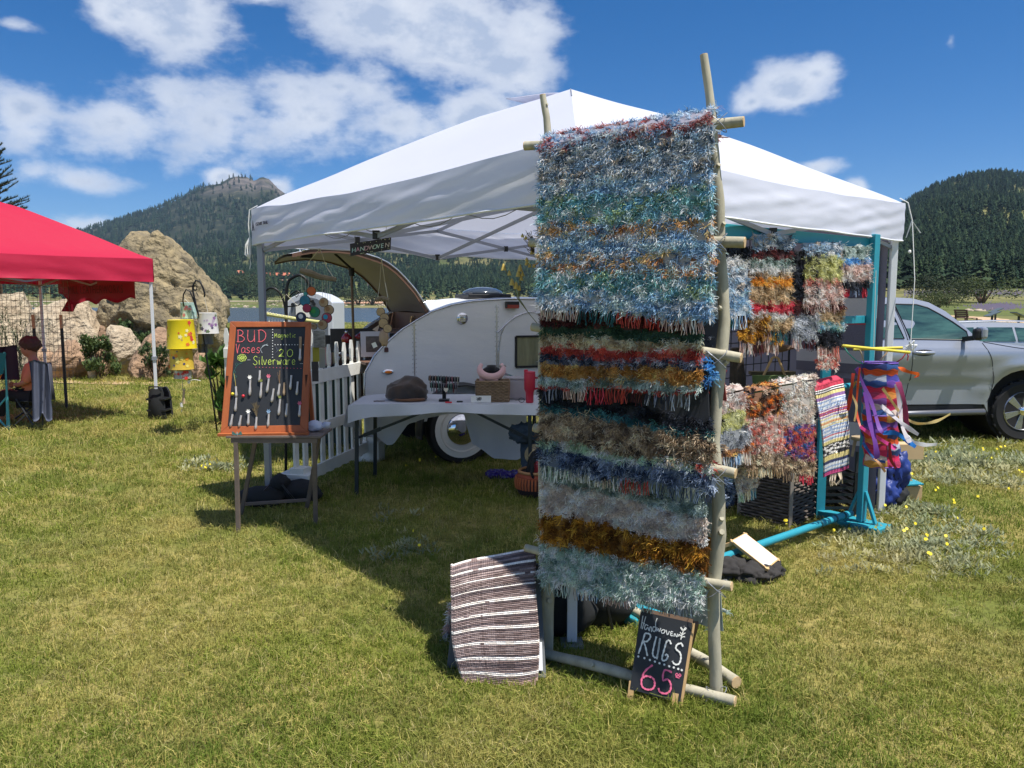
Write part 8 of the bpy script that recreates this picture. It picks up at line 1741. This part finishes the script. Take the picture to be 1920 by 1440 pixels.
def kiosk():
    Y = 13; t = thing('arched_kiosk', 'white arch-roofed grey cabinet with a paper notice at the lake side', 'kiosk', P(581, 720, Y)); 
    ar = [(538, 640), (538, 566), (546, 558), (560, 551), (580, 547), (598, 551), (612, 558), (624, 567), (624, 640)]; z0 = 0
    o = [P(x, y, Y) for x, y in ar]; o[0].z = o[-1].z = 0; mb = MB(); mb.prism(o, V(0, .9, 0)); part('shell', mb, mat('white_fibreglass', (196, 200, 206), rough=.4), t, bevel=.015)
    dr = [P(x, y, Y) for x, y in [(546, 640), (546, 574), (553, 566), (566, 560), (580, 557), (594, 560), (607, 567), (615, 575), (615, 640)]]; dr[0].z = dr[-1].z = .08; mb = MB(); mb.prism([p-V(0, .015, 0) for p in dr], V(0, .02, 0)); d = part('door', mb, mat('grey_door', (104, 110, 118), rough=.5), t, bevel=.005)
    mb = MB(); q = P(568, 582, Y-.03); mb.box(q, (.24, .004, .22)); part('paper_notice', mb, mat('card_white'), d)
    for (x, y) in ((549, 571), (586, 565), (589, 570)): mb = MB(); mb.lathe(P(x, y, Y-.03), [(.03, -.01), (.025, .01)], 12, X=V(1, 0, 0), Y=V(0, 0, 1), Z=V(0, 1, 0)); part('round_lamp', mb, blackp, d)
kiosk()

# ================================================================== red canopy
red_fab = mat('red_canopy_cloth', (196, 30, 68), rough=.6, transl=.25, bump=(1.6, .4, .05), n=(.8, .2, (196, 20, 56)))
def tall_bag(K):
    w0, w1, h = .125, .095, .40; t = thing('weight_bag', 'tall black weight bag strapped round the leg of the red canopy', 'weight bag', (K.x, K.y, 0))
    for s, dy in ((-1, -.075), (1, .075)):
        mb = MB(); mb.sheet(lambda u, v: V(K.x+(u-.5)*2*lerp(w0, w1, v)*(1-.25*max(0, v-.85)/.15), K.y+dy+s*.05*math.sin(PI*u)*math.sin(PI*min(1, .15+v*.85)), .01+h*v+.006*math.sin(u*9)), 10, 12, .03); part('pocket', mb, black_m, t, smooth=60)
    for z in (.12, .27): mb = MB(); mb.box((K.x, K.y, z), (.25, .21, .025)); part('strap', mb, blackp, t, bevel=.004)
    mb = MB(); mb.tube([V(K.x-.08, K.y-.1, .38), V(K.x-.06, K.y-.13, .44), V(K.x+.06, K.y-.13, .44), V(K.x+.08, K.y-.1, .38)], .01, 6); part('handle', mb, blackp, t)
def red_tent():
    K = V(-4.68, 10.1, 0); e1 = V(-1.72, -2.5, 0); e2 = V(-2.52, 1.73, 0); cs = [K, K+e1, K+e1+e2, K+e2]; C_ = (cs[0]+cs[2])/2; t = thing('canopy_tent', 'red pop-up canopy tent at the left edge of the photo', 'canopy tent', C_)
    ze = 2.10; mb = MB(); SPr = ([0, .08, .3, .7, 1], [ze, ze+.06, ze+.27, ze+.62, ze+.80])
    for i in range(4):
        a, b = cs[i], cs[(i+1) % 4]
        def top(u, s, a=a, b=b): p = lerp(lerp(a, b, u), C_, s); return V(p.x, p.y, float(np.interp(s, *SPr))-.06*math.sin(PI*u)*(1-s)*math.sin(PI*min(1, s*1.3+.15)))
        mb.sheet(top, 22, 14)
    part('canopy_roof', mb, red_fab, t, smooth=30)
    for i in range(4):
        a, b = cs[i], cs[(i+1) % 4]; n = (b-a).cross(V(0, 0, 1)).normalized(); n = n if (a+n-C_).length > (a-C_).length else -n; mb = MB()
        def val(u, v, a=a, b=b, n=n, i=i): p = lerp(a, b, u); return V(p.x, p.y, ze-.055*math.sin(PI*u)*0-.02*math.sin(PI*u)-.30*v+.03*math.sin(PI*u)*v)+n*(.012+.03*v*math.sin(PI*u)+.016*mnoise.noise(V(u*8+v*3, v*2, i))*v*2)
        mb.sheet(val, 50, 7); part('valance', mb, red_fab, t, smooth='all')
    for i, c in enumerate(cs):
        d = (C_-c).normalized(); q = c+d*.03; mb = MB(); mb.bar((q.x, q.y, 0), (q.x, q.y, ze-.03), .035, .035, up=d); lg = part('leg', mb, white_steel, t, bevel=.003); mb = MB(); mb.bar((q.x, q.y, .78), (q.x, q.y, .83), .055, .055, up=d); part('leg_collar', mb, grey_steel, lg)
    for i in range(4):
        a, b = lerp(cs[i], C_, .02), lerp(cs[(i+1) % 4], C_, .02); m_ = (a+b)/2
        for (p, q) in (((a, 2.02), (m_, 1.78)), ((a, 1.78), (m_, 2.02)), ((m_, 2.02), (b, 1.78)), ((m_, 1.78), (b, 2.02))): mb = MB(); mb.bar((p[0].x, p[0].y, p[1]), (q[0].x, q[0].y, q[1]), .012, .024); part('truss_bar', mb, grey_steel, t)
        mb = MB(); mb.bar((m_.x, m_.y, 2.0), (C_.x, C_.y, 2.35), .012, .024); part('truss_bar', mb, grey_steel, t)
    # banner sagging along the far right side, seen from behind
    a, b = cs[0]+V(-.25, .05, 0), cs[3]+V(.1, 0, 0); dirn = (b-a).normalized(); bt = thing('hanging_banner', 'dark red banner with faint lettering sagging inside the red canopy', 'banner', (a+b)/2+V(0, 0, 1.5)); mb = MB(); dk = mat('banner_red', (150, 24, 50), rough=.7, transl=.2)
    def ban(u, v): p = lerp(a, b, u*.86+.02); zb = 1.50+.05*math.sin(u*5)+.03*math.sin(u*23)+.16*abs(u-.4)**2*3+.08*max(0, u-.8)*5; return V(p.x, p.y, lerp(1.86, zb, v))+V(.02*math.sin(u*14), .02*math.cos(u*11), 0)
    mb.sheet(ban, 50, 5, .002); part('cloth', mb, dk, bt, smooth='all')
    q = lerp(a, b, .83*.86); mb = MB(); mb.prism([V(q.x, q.y-.03, 1.62), V(q.x+.16, q.y-.03, 1.62), V(q.x+.04, q.y-.03, 1.40), V(q.x-.14, q.y-.03, 1.40)], V(0, .004, 0)); part('loose_flap', mb, dk, bt)
    X = -dirn; nn = V(-X.y, X.x, 0); nn = nn if nn.y < 0 else -nn; s = lerp(a, b, .70); tx = text_mesh('MILL LEATHERWORKS', .155, V(s.x, s.y, 1.66)+nn*.05, X, V(0, 0, 1), mat('banner_print', (88, 12, 30), rough=.8), bt, 'printed_lettering', depth=.001, spacing=1.1)
    tall_bag(K)
    return cs
RCS = red_tent()
def wire_panel():
    t = thing('wire_grid_panel', 'thin wire grid panel standing inside the red canopy', 'grid panel', P(60, 700, 11.3)); mb = MB(); Y = 11.3; gm = mat('galvanised_wire', (130, 126, 120), rough=.5, metal=.4)
    x0, x1 = P(-60, 600, Y).x, P(131, 600, Y).x
    for k in range(24): x = lerp(x0, x1, k/23); mb.tube([(x, Y, .25), (x, Y, 1.85)], .0028, 4)
    for k in range(18): z = .25+k*.094; mb.tube([(x0, Y, z), (x1, Y, z)], .0028, 4)
    part('wires', mb, gm, t, kind='stuff')
    for (px) in (66, 118): mb = MB(); a, b = P(px, 655, 11), P(px, 590, 11); mb.tube([V(a.x, 11, 0), V(a.x, 11, a.z+.3)], .022, 7); mb2 = MB(); mb2.tube([V(a.x, 11, a.z+.3), V(a.x, 11, b.z)], .022, 7); st_ = part('stake', mb, mat('dark_metal'), t); part('pale_tip', mb2, wood_pale, st_)
wire_panel()

# ================================================================== seated person and chairs
def skin_mesh(name, joints, edges, m_, parent, sub=2):
    me = bpy.data.meshes.new(name); org = wloc(parent) if parent else V(0, 0, 0); keys = list(joints); me.from_pydata([tuple(joints[k][0]-org) for k in keys], [(keys.index(a), keys.index(b)) for a, b in edges], [])
    o = bpy.data.objects.new(name, me); COL.objects.link(o); o.parent = parent; sk = o.modifiers.new('skin', 'SKIN'); sk.use_smooth_shade = True
    for i, k in enumerate(keys):
        r = joints[k][1]; me.skin_vertices[0].data[i].radius = (r, r) if not isinstance(r, tuple) else r
    me.skin_vertices[0].data[0].use_root = True
    s = o.modifiers.new('sub', 'SUBSURF'); s.levels = sub; s.render_levels = sub
    dg = bpy.context.evaluated_depsgraph_get(); dg.update(); me2 = bpy.data.meshes.new_from_object(o.evaluated_get(dg)); me2.materials.clear(); me2.materials.append(m_); bpy.data.objects.remove(o)
    me2.polygons.foreach_set('use_smooth', [True]*len(me2.polygons)); o = bpy.data.objects.new(name, me2); COL.objects.link(o); o.parent = parent; return o
def person():
    Y = 9.45; seat = P(52, 745, Y); 
    def J(px, py, dy=0.): return P(px, py, Y+dy)
    t = thing('person', 'person with short dark hair and tan top reading, seated under the red canopy', 'person', V(seat.x, Y, 0)); sk = mat('skin_tan', (188, 120, 96), rough=.55)
    j = dict(pelvis=(J(58, 742), .105), belly=(J(64, 722), .10), chest=(J(66, 696), .115), neck0=(J(63, 676), .055), neck=(J(60, 668), .045), head=(J(56, 655), .085), crown=(J(56, 642), .088),
             shl=(J(64, 692, -.16), .052), ell=(J(50, 716, -.19), .038), wrl=(J(34, 722, -.12), .028), hal=(J(26, 721, -.08), .026), shr=(J(64, 692, .16), .052), elr=(J(52, 716, .2), .038), wrr=(J(36, 723, .1), .028), har=(J(27, 723, .05), .026),
             hipl=(J(54, 745, -.1), .075), knl=(J(4, 735, -.12), .058), anl=(J(0, 790, -.12), .04), tol=(J(-16, 797, -.12), .032), hipr=(J(54, 745, .1), .075), knr=(J(2, 737, .12), .058), anr=(J(-3, 788, .12), .04), tor=(J(-18, 795, .12), .032))
    e = [('pelvis', 'belly'), ('belly', 'chest'), ('chest', 'neck0'), ('neck0', 'neck'), ('neck', 'head'), ('head', 'crown'), ('chest', 'shl'), ('shl', 'ell'), ('ell', 'wrl'), ('wrl', 'hal'), ('chest', 'shr'), ('shr', 'elr'), ('elr', 'wrr'), ('wrr', 'har'), ('pelvis', 'hipl'), ('hipl', 'knl'), ('knl', 'anl'), ('anl', 'tol'), ('pelvis', 'hipr'), ('hipr', 'knr'), ('knr', 'anr'), ('anr', 'tor')]
    b = skin_mesh('body', j, e, sk, t)
    # face: looks left and down
    h = J(55, 652); fd = V(-1, -.15, -.45).normalized(); up = V(-.4, 0, .9).normalized(); sd = fd.cross(up).normalized(); mb = MB()
    mb.blob(h+fd*.012, (.088, .078, .115), 3, .02, 1, 1); fc = part('face', mb, sk, t, smooth='all'); f0 = h+fd*.09
    mb = MB(); mb.prism([f0+up*.03, f0+fd*.025-up*.014, f0-up*.022], sd*.02); part('nose', mb, sk, fc, smooth='all')
    for s in (-1, 1):
        mb = MB(); mb.blob(f0-fd*.012+up*.03+sd*s*.032, (.010, .010, .006), 2, 0, 1, 1); part('eye', mb, mat('eye_dark', (40, 30, 28), rough=.2), fc)
        mb = MB(); mb.blob(h-fd*.01+sd*s*.082, (.018, .008, .03), 2, .1, 2, 1); part('ear', mb, sk, fc, smooth='all')
    mb = MB(); mb.tube([f0-fd*.008-up*.045+sd*.02, f0-fd*.002-up*.046, f0-fd*.008-up*.045-sd*.02], .005, 6); part('mouth', mb, mat('lips', (140, 70, 64), rough=.5), fc)
    mb = MB(); mb.blob(h-fd*.025+up*.035, (.125, .10, .105), 4, .12, 3, 3); vs = [Vector(v) for v in mb.v]; mb.v = [tuple(v if (v-h).dot(fd) < .055+.06*((v-h).dot(up) > .05) else v-fd*((v-h).dot(fd)-.05)) for v in vs]; part('hair', mb, mat('hair_auburn', (84, 50, 44), rough=.8, n=(30, .5, (56, 36, 34))), t, smooth='all')
    for s, wr in ((-1, 'hal'), (1, 'har')):                       # fingers round the edge of the tablet
        p = j[wr][0]; mb = MB()
        for k in range(4): q = p+V(-.012, 0, .018-.012*k); mb.tube([q, q+V(-.03, -.01*s, -.004), q+V(-.048+.004*k, .012*s, -.012)], [.0085, .0075, .006], 6)
        mb.tube([p+V(0, 0, .015), p+V(-.02, -.012, .03), p+V(-.035, -.008, .03)], [.010, .009, .007], 6); part('hand_fingers', mb, sk, b, smooth='all')
    shirt = mat('tan_shirt', (222, 128, 96), rough=.85, n=(10, .3, (200, 110, 84)), bump=(12, .5, .02)); jj = {k: (v[0], v[1]*1.0) for k, v in j.items()}
    sj = dict(p0=(J(58, 738), .14), p1=(J(64, 720), .135), p2=(J(65, 697), .148), p3=(J(65, 681), .075), s1=(J(64, 691, -.16), .078), s2=(J(47, 718, -.19), .06), s3=(J(64, 691, .16), .078), s4=(J(48, 718, .2), .06)); skin_mesh('shirt', sj, [('p0', 'p1'), ('p1', 'p2'), ('p2', 'p3'), ('p2', 's1'), ('s1', 's2'), ('p2', 's3'), ('s3', 's4')], shirt, t)
    pj = dict(p0=(J(58, 744), .12), a1=(J(50, 746, -.1), .088), a2=(J(4, 736, -.12), .07), a3=(J(0, 784, -.12), .055), b1=(J(50, 746, .1), .088), b2=(J(2, 738, .12), .07), b3=(J(-3, 782, .12), .055)); skin_mesh('trousers', pj, [('p0', 'a1'), ('a1', 'a2'), ('a2', 'a3'), ('p0', 'b1'), ('b1', 'b2'), ('b2', 'b3')], mat('dark_trousers', (40, 34, 36), rough=.9), t)
    mb = MB(); q = J(25, 729); mb.box(q, (.24, .20, .012), X=V(.96, 0, .2).normalized(), Z=V(-.2, 0, .96).normalized()); tag(part('book', mb, mat('dark_cover', (44, 30, 34), rough=.5), bevel=.003), 'dark thin book or tablet held on the lap of the seated person', 'book')
    # chair
    c = thing('camp_chair', 'folding camp chair under the seated person, denim jacket over its back', 'camp chair', G(60, 790)); dm = mat('dark_metal')
    for a, b_ in ((( 30, 748, -.2), (62, 797, -.22)), ((82, 748, -.2), (28, 797, -.22)), ((30, 748, .25), (62, 785, .25)), ((82, 748, .25), (28, 785, .25)), ((80, 797, -.22), (86, 682, -.2)), ((80, 785, .25), (84, 682, .25))):
        mb = MB(); mb.tube([J(*a), J(*b_)], .011, 7); part('leg_tube', mb, dm, c)
    mb = MB(); mb.sheet(lambda u, v: lerp(lerp(J(28, 752, -.22), J(84, 752, -.22), u), lerp(J(28, 752, .26), J(84, 752, .26), u), v)-V(0, 0, .03*math.sin(PI*u)*math.sin(PI*v)), 8, 8, .006); part('seat', mb, black_m, c)
    mb = MB(); mb.sheet(lambda u, v: lerp(lerp(J(84, 752, -.22), J(86, 684, -.2), u), lerp(J(84, 752, .26), J(84, 684, .25), u), v), 8, 8, .006); part('backrest', mb, black_m, c)
    jm = mat('denim_grey', (92, 98, 118), rough=.9, n=(10, .4, (72, 78, 98))); jt = thing('denim_jacket', 'grey-blue denim jacket hung over the camp chair back', 'jacket', J(75, 790)); mb = MB()
    def jk(u, v): x = lerp(54+8*v, 92+3*v, u)+2.5*math.sin(u*12+v*3); y = lerp(674+6*abs(u-.3)*2, 782+8*math.sin(u*9), v); return J(x, y, -.27-.05*math.sin(PI*u)+.035*math.sin(u*16+v*2))
    mb.sheet(jk, 34, 20, .008); part('body', mb, jm, jt, smooth='all'); mb = MB(); mb.tube([J(88, 680, -.1), J(92, 720, -.12), J(94, 750, -.14)], [.05, .045, .06], 10); part('sleeve', mb, mat('denim_dark', (64, 66, 76), rough=.9), jt, smooth='all')
    # teal chair at the left edge and dark cloth
    tc_ = thing('camp_chair', 'teal and orange camp chair cut by the left picture edge', 'camp chair', G(5, 808)); Y2 = 9.2; tm = mat('teal_cloth', (30, 112, 112), rough=.8); tt = mat('teal_tube', (80, 170, 176), rough=.4)
    for a, b_ in (((18, 808), (8, 660)), ((18, 808), (-40, 745)), ((-40, 806), (12, 745)), ((14, 806), (12, 720))): mb = MB(); mb.tube([P(*a, Y2), P(*b_, Y2)], .011, 7); part('leg_tube', mb, tt, tc_)
    mb = MB(); mb.sheet(lambda u, v: lerp(lerp(P(-50, 660, Y2), P(12, 662, Y2), u), lerp(P(-50, 740, Y2-.3), P(6, 700, Y2-.05), u), v), 8, 8, .008); part('backrest', mb, tm, tc_); mb = MB(); mb.sheet(lambda u, v: lerp(lerp(P(-50, 700, Y2-.02), P(8, 692, Y2-.02), u), lerp(P(-50, 735, Y2-.1), P(0, 712, Y2-.1), u), v), 4, 4, .006); part('side_panel', mb, mat('orange_cloth', (216, 130, 30), rough=.8), tc_)
    mb = MB(); mb.sheet(lambda u, v: P(lerp(-30, 30+6*v, u), lerp(646+4*math.sin(u*3), 712, v), 9.9+.04*math.sin(u*12)), 20, 8, .02); tag(part('dark_coat', mb, mat('plum_cloth', (60, 46, 60), rough=.9), smooth='all'), 'dark plum coat draped over a chair behind the teal one', 'coat')
person()

# ================================================================== pickup and car behind
silver_paint = mat('silver_paint', (166, 172, 184), rough=.28, metal=.4, coat=.6); glass_m = mat('car_glass', (26, 42, 46), rough=.04, coat=.8, spec=.8, n=(2.4, .8, (86, 124, 112)), stretch=(.5, 1, 2.6)); arch_m = mat('wheel_well', (14, 14, 16), rough=.95)  # car glass: greenish reflection swaths painted into its colour
def wheel(c, R, parent, w=.2, near=True):
    X, Yv, Z = V(1, 0, 0), V(0, 0, 1), V(0, 1, 0); mb = MB(); mb.lathe(c, [(R*.62, -w*.42), (R*.88, -w*.5), (R*.97, -w*.42), (R, -w*.2), (R, w*.2), (R*.97, w*.45), (R*.6, w*.45)], 44, X=X, Y=Yv, Z=Z); ty = part('tyre', mb, rubber, parent, smooth=40)
    mb = MB()
    for k in range(40): a = 2*PI*k/40; d = V(math.cos(a), 0, math.sin(a)); s = V(-math.sin(a), 0, math.cos(a)); mb.box(c+d*(R*.985)+V(0, -w*.36 if k % 2 else -w*.12, 0), (R*.09, w*.22, R*.05), X=s, Y=V(0, 1, 0), Z=d)
    part('tread_blocks', mb, rubber, ty, kind='stuff')
    mb = MB(); mb.lathe(c, [(R*.63, -w*.40), (R*.60, -w*.46), (R*.55, -w*.36), (R*.5, -w*.2), (R*.1, -w*.15)], 44, X=X, Y=Yv, Z=Z); rim = part('rim', mb, mat('alloy', (176, 180, 186), rough=.25, metal=.85), parent, smooth=40)
    for k in range(6):
        a = 2*PI*k/6+.3; d = V(math.cos(a), 0, math.sin(a)); s = V(-math.sin(a), 0, math.cos(a)); mb = MB()
        mb.prism([c+V(0, -w*.42, 0)+d*R*.10-s*R*.06, c+V(0, -w*.42, 0)+d*R*.10+s*R*.06, c+V(0, -w*.44, 0)+d*R*.58+s*R*.12, c+V(0, -w*.44, 0)+d*R*.58-s*R*.12], V(0, .02, 0)); part('spoke', mb, mat('alloy'), rim, bevel=.004)
    mb = MB(); mb.lathe(c+V(0, -w*.44, 0), [(R*.14, .02), (R*.13, -.012), (R*.05, -.02)], 20, X=X, Y=Yv, Z=Z); part('hub_cap', mb, chrome, rim, smooth=40)
def truck():
    Y0 = 8.35; X_ = lambda px: (px-960)/1440*Y0; p2 = lambda px, py: (P(px, py, Y0).x, P(px, py, Y0).z)
    t = thing('pickup_truck', 'silver pickup truck parked beside the stall, front wheel at the right edge', 'pickup', V(X_(1700), Y0+.85, 0)); W = 1.66; wc, wr = (1922, 764), 71
    arc = lambda cx, cy, r, a0, a1: [p2(cx+r*math.cos(a), cy-r*math.sin(a)) for a in np.linspace(a0, a1, 14)]
    body = [p2(1128, 688), p2(1300, 690), p2(1592, 690), p2(1595, 640), p2(1690, 638), p2(1840, 640), p2(1875, 643), p2(1925, 650), p2(1985, 658), p2(2050, 670), p2(2080, 684), p2(2092, 720), p2(2094, 768), p2(2060, 776)]
    body += arc(*wc, wr, -.1, PI+.12)+[p2(1845, 758), p2(1600, 760), p2(1512, 762)]+arc(1441, 764, wr, -.02, PI+.02)+[p2(1300, 762), p2(1140, 760)]
    zb = P(1700, 712, Y0).z; zt = P(1700, 640, Y0).z
    def disp(x, z):
        d = -.035*math.exp(-((z-P(1700, 668, Y0).z)/.14)**2)            # shoulder bulge
        if z < zb: d += .028*min(1, (zb-z)/.02)*(1 if x < X_(1835) else max(0, 1-(x-X_(1835))/.15))
        if z > zt-.10: d += .03*((z-zt+.10)/.10)
        dx = (x-X_(wc[0])); dz = z-P(*wc, Y0).z; r = math.hypot(dx, dz); ar = wr/1440*Y0
        if r < ar+.14 and z > P(*wc, Y0).z-.2: d -= .035*max(0, 1-abs(r-ar-.05)/.09)
        return d+.05*max(0, x-X_(1985))**2
    O = V(0, Y0, 0); bd = shell(body, 'body', silver_paint, t, W, disp, 46, 22, org=O, A=V(1, 0, 0), B=V(0, 1, 0), smooth=40)
    cab = [p2(1597, 640), p2(1606, 604), p2(1618, 574), p2(1640, 562), p2(1690, 557), p2(1730, 559), p2(1762, 567), p2(1790, 584), p2(1818, 611), p2(1843, 641)]
    ztop = P(1690, 557, Y0).z
    cb = shell(cab, 'cab', silver_paint, t, W-.10, lambda x, z: .20*max(0, (z-zt)/(ztop-zt))**1.15, 24, 10, off=.05, org=O, A=V(1, 0, 0), B=V(0, 1, 0), smooth=40)
    cd = lambda x, z: .05+.20*max(0, (z-zt)/(ztop-zt))**1.15
    def pane(pts, nm, m_, lift, parent, trim=True):
        q = [p2(*a) for a in pts]; P3 = [V(x, Y0+cd(x, z)-lift, z) for x, z in q]; mb = MB(); mb.prism(P3, V(0, .008, 0)); o = part(nm, mb, m_, parent)
        if trim: mb = MB(); mb.tube(P3+[P3[0]], .007, 6); part('rubber_seal', mb, blackp, o)
        return o
    pane([(1694.5, 570), (1737, 571), (1757, 577), (1775, 588), (1797, 603), (1820, 622), (1822, 638), (1712, 636)], 'front_window', glass_m, .006, cb)
    pane([(1648, 574), (1683, 570), (1700, 635), (1630, 636), (1636, 596)], 'rear_window', glass_m, .006, cb)
    # windscreen
    a0, a1 = p2(1766, 570), p2(1845, 640); mb = MB(); o_ = V(.014, 0, .012)
    A_ = V(a0[0], Y0+cd(*a0)+.05, a0[1])+o_; B_ = V(a1[0], Y0+cd(*a1)+.05, a1[1])+o_; C2 = V(a1[0], Y0+W-cd(*a1)-.05, a1[1])+o_; D2 = V(a0[0], Y0+W-cd(*a0)-.05, a0[1])+o_; mb.prism([A_, B_, C2, D2], V(-.006, 0, -.006)); part('windscreen', mb, glass_m, cb)
    # seams
    def seam(pts, nm='door_seam'):
        P3 = []
        for a in smooth_line(pts, 5): x, z = p2(*a); y = Y0+(disp(x, z) if z <= zt else cd(x, z)); P3.append(V(x, y-.001, z))
        mb = MB(); mb.tube(P3, .0035, 5); part(nm, mb, mat('seam_dark', (30, 31, 34), rough=.8), bd)
    seam([(1688, 560), (1697, 590), (1705, 625), (1708, 655), (1708, 700), (1704, 725), (1698, 752)]); seam([(1843, 643), (1856, 672), (1860, 700), (1858, 735), (1850, 754)]); seam([(1597, 642), (1596, 700), (1598, 756)]); seam([(1845, 641), (1900, 651), (1960, 659), (2030, 672)], 'bonnet_seam')
    # handle, mirror, sill, running board
    x, z = p2(1729, 661); y = Y0+disp(x, z); mb = MB(); mb.blob((x, y-.004, z), (.115, .012, .035), 3, 0, 1, 1); part('handle_recess', mb, mat('seam_dark'), bd, smooth='all'); mb = MB(); mb.tube([V(x-.11, y-.01, z), V(x-.09, y-.035, z), V(x+.09, y-.035, z), V(x+.11, y-.01, z)], [.014, .019, .019, .014], 8); part('door_handle', mb, silver_paint, bd, smooth='all')
    c = P(1833, 627, Y0-.14); mb = MB(); mb.box(c, (.09, .09, .13)); mr = part('wing_mirror', mb, blackp, cb, bevel=.03); mb = MB(); mb.box(c+V(.045, -.012, .015), (.07, .115, .13)); part('mirror_cap', mb, silver_paint, mr, bevel=.028); mb = MB(); mb.bar(c+V(-.03, .02, -.04), c+V(-.05, .17, -.06), .03, .05); part('mirror_arm', mb, blackp, mr)
    a, b = P(1600, 768, Y0), P(1846, 766, Y0); mb = MB(); mb.bar(a+V(0, .06, .01), b+V(0, .06, .01), .08, .05); part('sill', mb, blackp, t); mb = MB(); mb.tube([P(1560, 778, Y0-.06), P(1700, 776, Y0-.06), P(1845, 772, Y0-.06)], .034, 10); part('running_board', mb, mat('step_grey', (120, 122, 128), rough=.35, metal=.6), t, smooth='all')
    mb = MB(); ar = wr/1440*Y0; 
    for (cx) in (wc[0], 1441):
        c = P(cx, 764, Y0); mb = MB(); mb.lathe(c+V(0, .25, 0), [(ar*.99, -.20), (ar*.99, .4), (.05, .4)], 30, X=V(1, 0, 0), Y=V(0, 0, 1), Z=V(0, 1, 0)); part('wheel_well', mb, arch_m, t); R_ = P(cx, 764, Y0).z; R_ = 60/1440*Y0
        c.z = R_+.0; wheel(c+V(0, .12, 0), R_, t, .22); mb = MB(); mb.lathe(c+V(0, W-.14, 0), [(R_*.3, -.1), (R_, -.1), (R_, .1), (R_*.3, .1)], 30, X=V(1, 0, 0), Y=V(0, 0, 1), Z=V(0, 1, 0)); part('tyre', mb, rubber, t, smooth=40)
    mb = MB(); a = P(1140, 780, Y0).x; b = P(2060, 780, Y0).x; mb.box(((a+b)/2, Y0+W/2, .36), (b-a, W-.5, .10)); part('chassis', mb, arch_m, t)
    c = P(2085, 715, Y0+.1); mb = MB(); mb.box(c+V(-.03, .1, 0), (.12, .30, .13)); part('headlight', mb, mat('lamp_clear', (220, 224, 228), rough=.1), t, bevel=.02); mb = MB(); mb.box(c+V(0, .74, -.14), (.12, W-.1, .2)); part('bumper', mb, silver_paint, t, bevel=.03)
truck()
def back_car():
    Y = 13.5; t = thing('estate_car', 'silver estate car with dark windows parked behind the pickup', 'car', P(1900, 760, Y+.8)-V(0, 0, P(1900, 760, Y+.8).z)); p2 = lambda px, py: (P(px, py, Y).x, P(px, py, Y).z)
    pl = mat('pale_silver', (180, 184, 190), rough=.28, metal=.4, coat=.5); o = [p2(1700, 700), p2(1704, 655), p2(1722, 650), p2(1760, 618), p2(1800, 607), p2(1860, 605), p2(1930, 606), p2(1985, 612), p2(2030, 640), p2(2100, 652), p2(2110, 700)]
    shell(o, 'body', pl, t, 1.6, lambda x, z: .16*max(0, (z-.85)/.35), 20, 10, org=V(0, Y, 0), A=V(1, 0, 0), B=V(0, 1, 0))
    for pts in ([(1745, 640), (1772, 622), (1800, 615), (1832, 614), (1832, 640)], [(1838, 640), (1838, 614), (1905, 614), (1905, 640)], [(1910, 640), (1910, 614), (1975, 618), (2010, 640)]):
        mb = MB(); mb.prism([V(p2(*q)[0], Y+.16*max(0, (p2(*q)[1]-.85)/.35)-.006, p2(*q)[1]) for q in pts], V(0, .006, 0)); part('window', mb, glass_m, t)
    mb = MB(); mb.tube([P(1790, 603, Y+.25), P(1860, 601, Y+.25), P(1960, 603, Y+.25)], .014, 6); part('roof_rail', mb, trim_m, t)
    for cx in (1755, 2050): c = P(cx, 700, Y); c.z = .3; wheel(c+V(0, .08, 0), .3, t, .18)
back_car()

# ================================================================== haze: the thin summer air between the stall and the mountains
def haze():
    mb = MB(); mb.box((0, 0, 205), (6600, 6600, 420)); m_ = bpy.data.materials.new('summer_haze'); m_.use_nodes = True; nt = m_.node_tree; nt.nodes.remove(nt.nodes['Principled BSDF'])
    v = nt.nodes.new('ShaderNodeVolumePrincipled'); v.inputs['Color'].default_value = (.50, .72, 1, 1); v.inputs['Density'].default_value = .00009; v.inputs['Anisotropy'].default_value = .2
    nt.links.new(v.outputs[0], nt.nodes['Material Output'].inputs['Volume']); o = part('haze', mb, m_); o['kind'] = 'stuff'
haze()
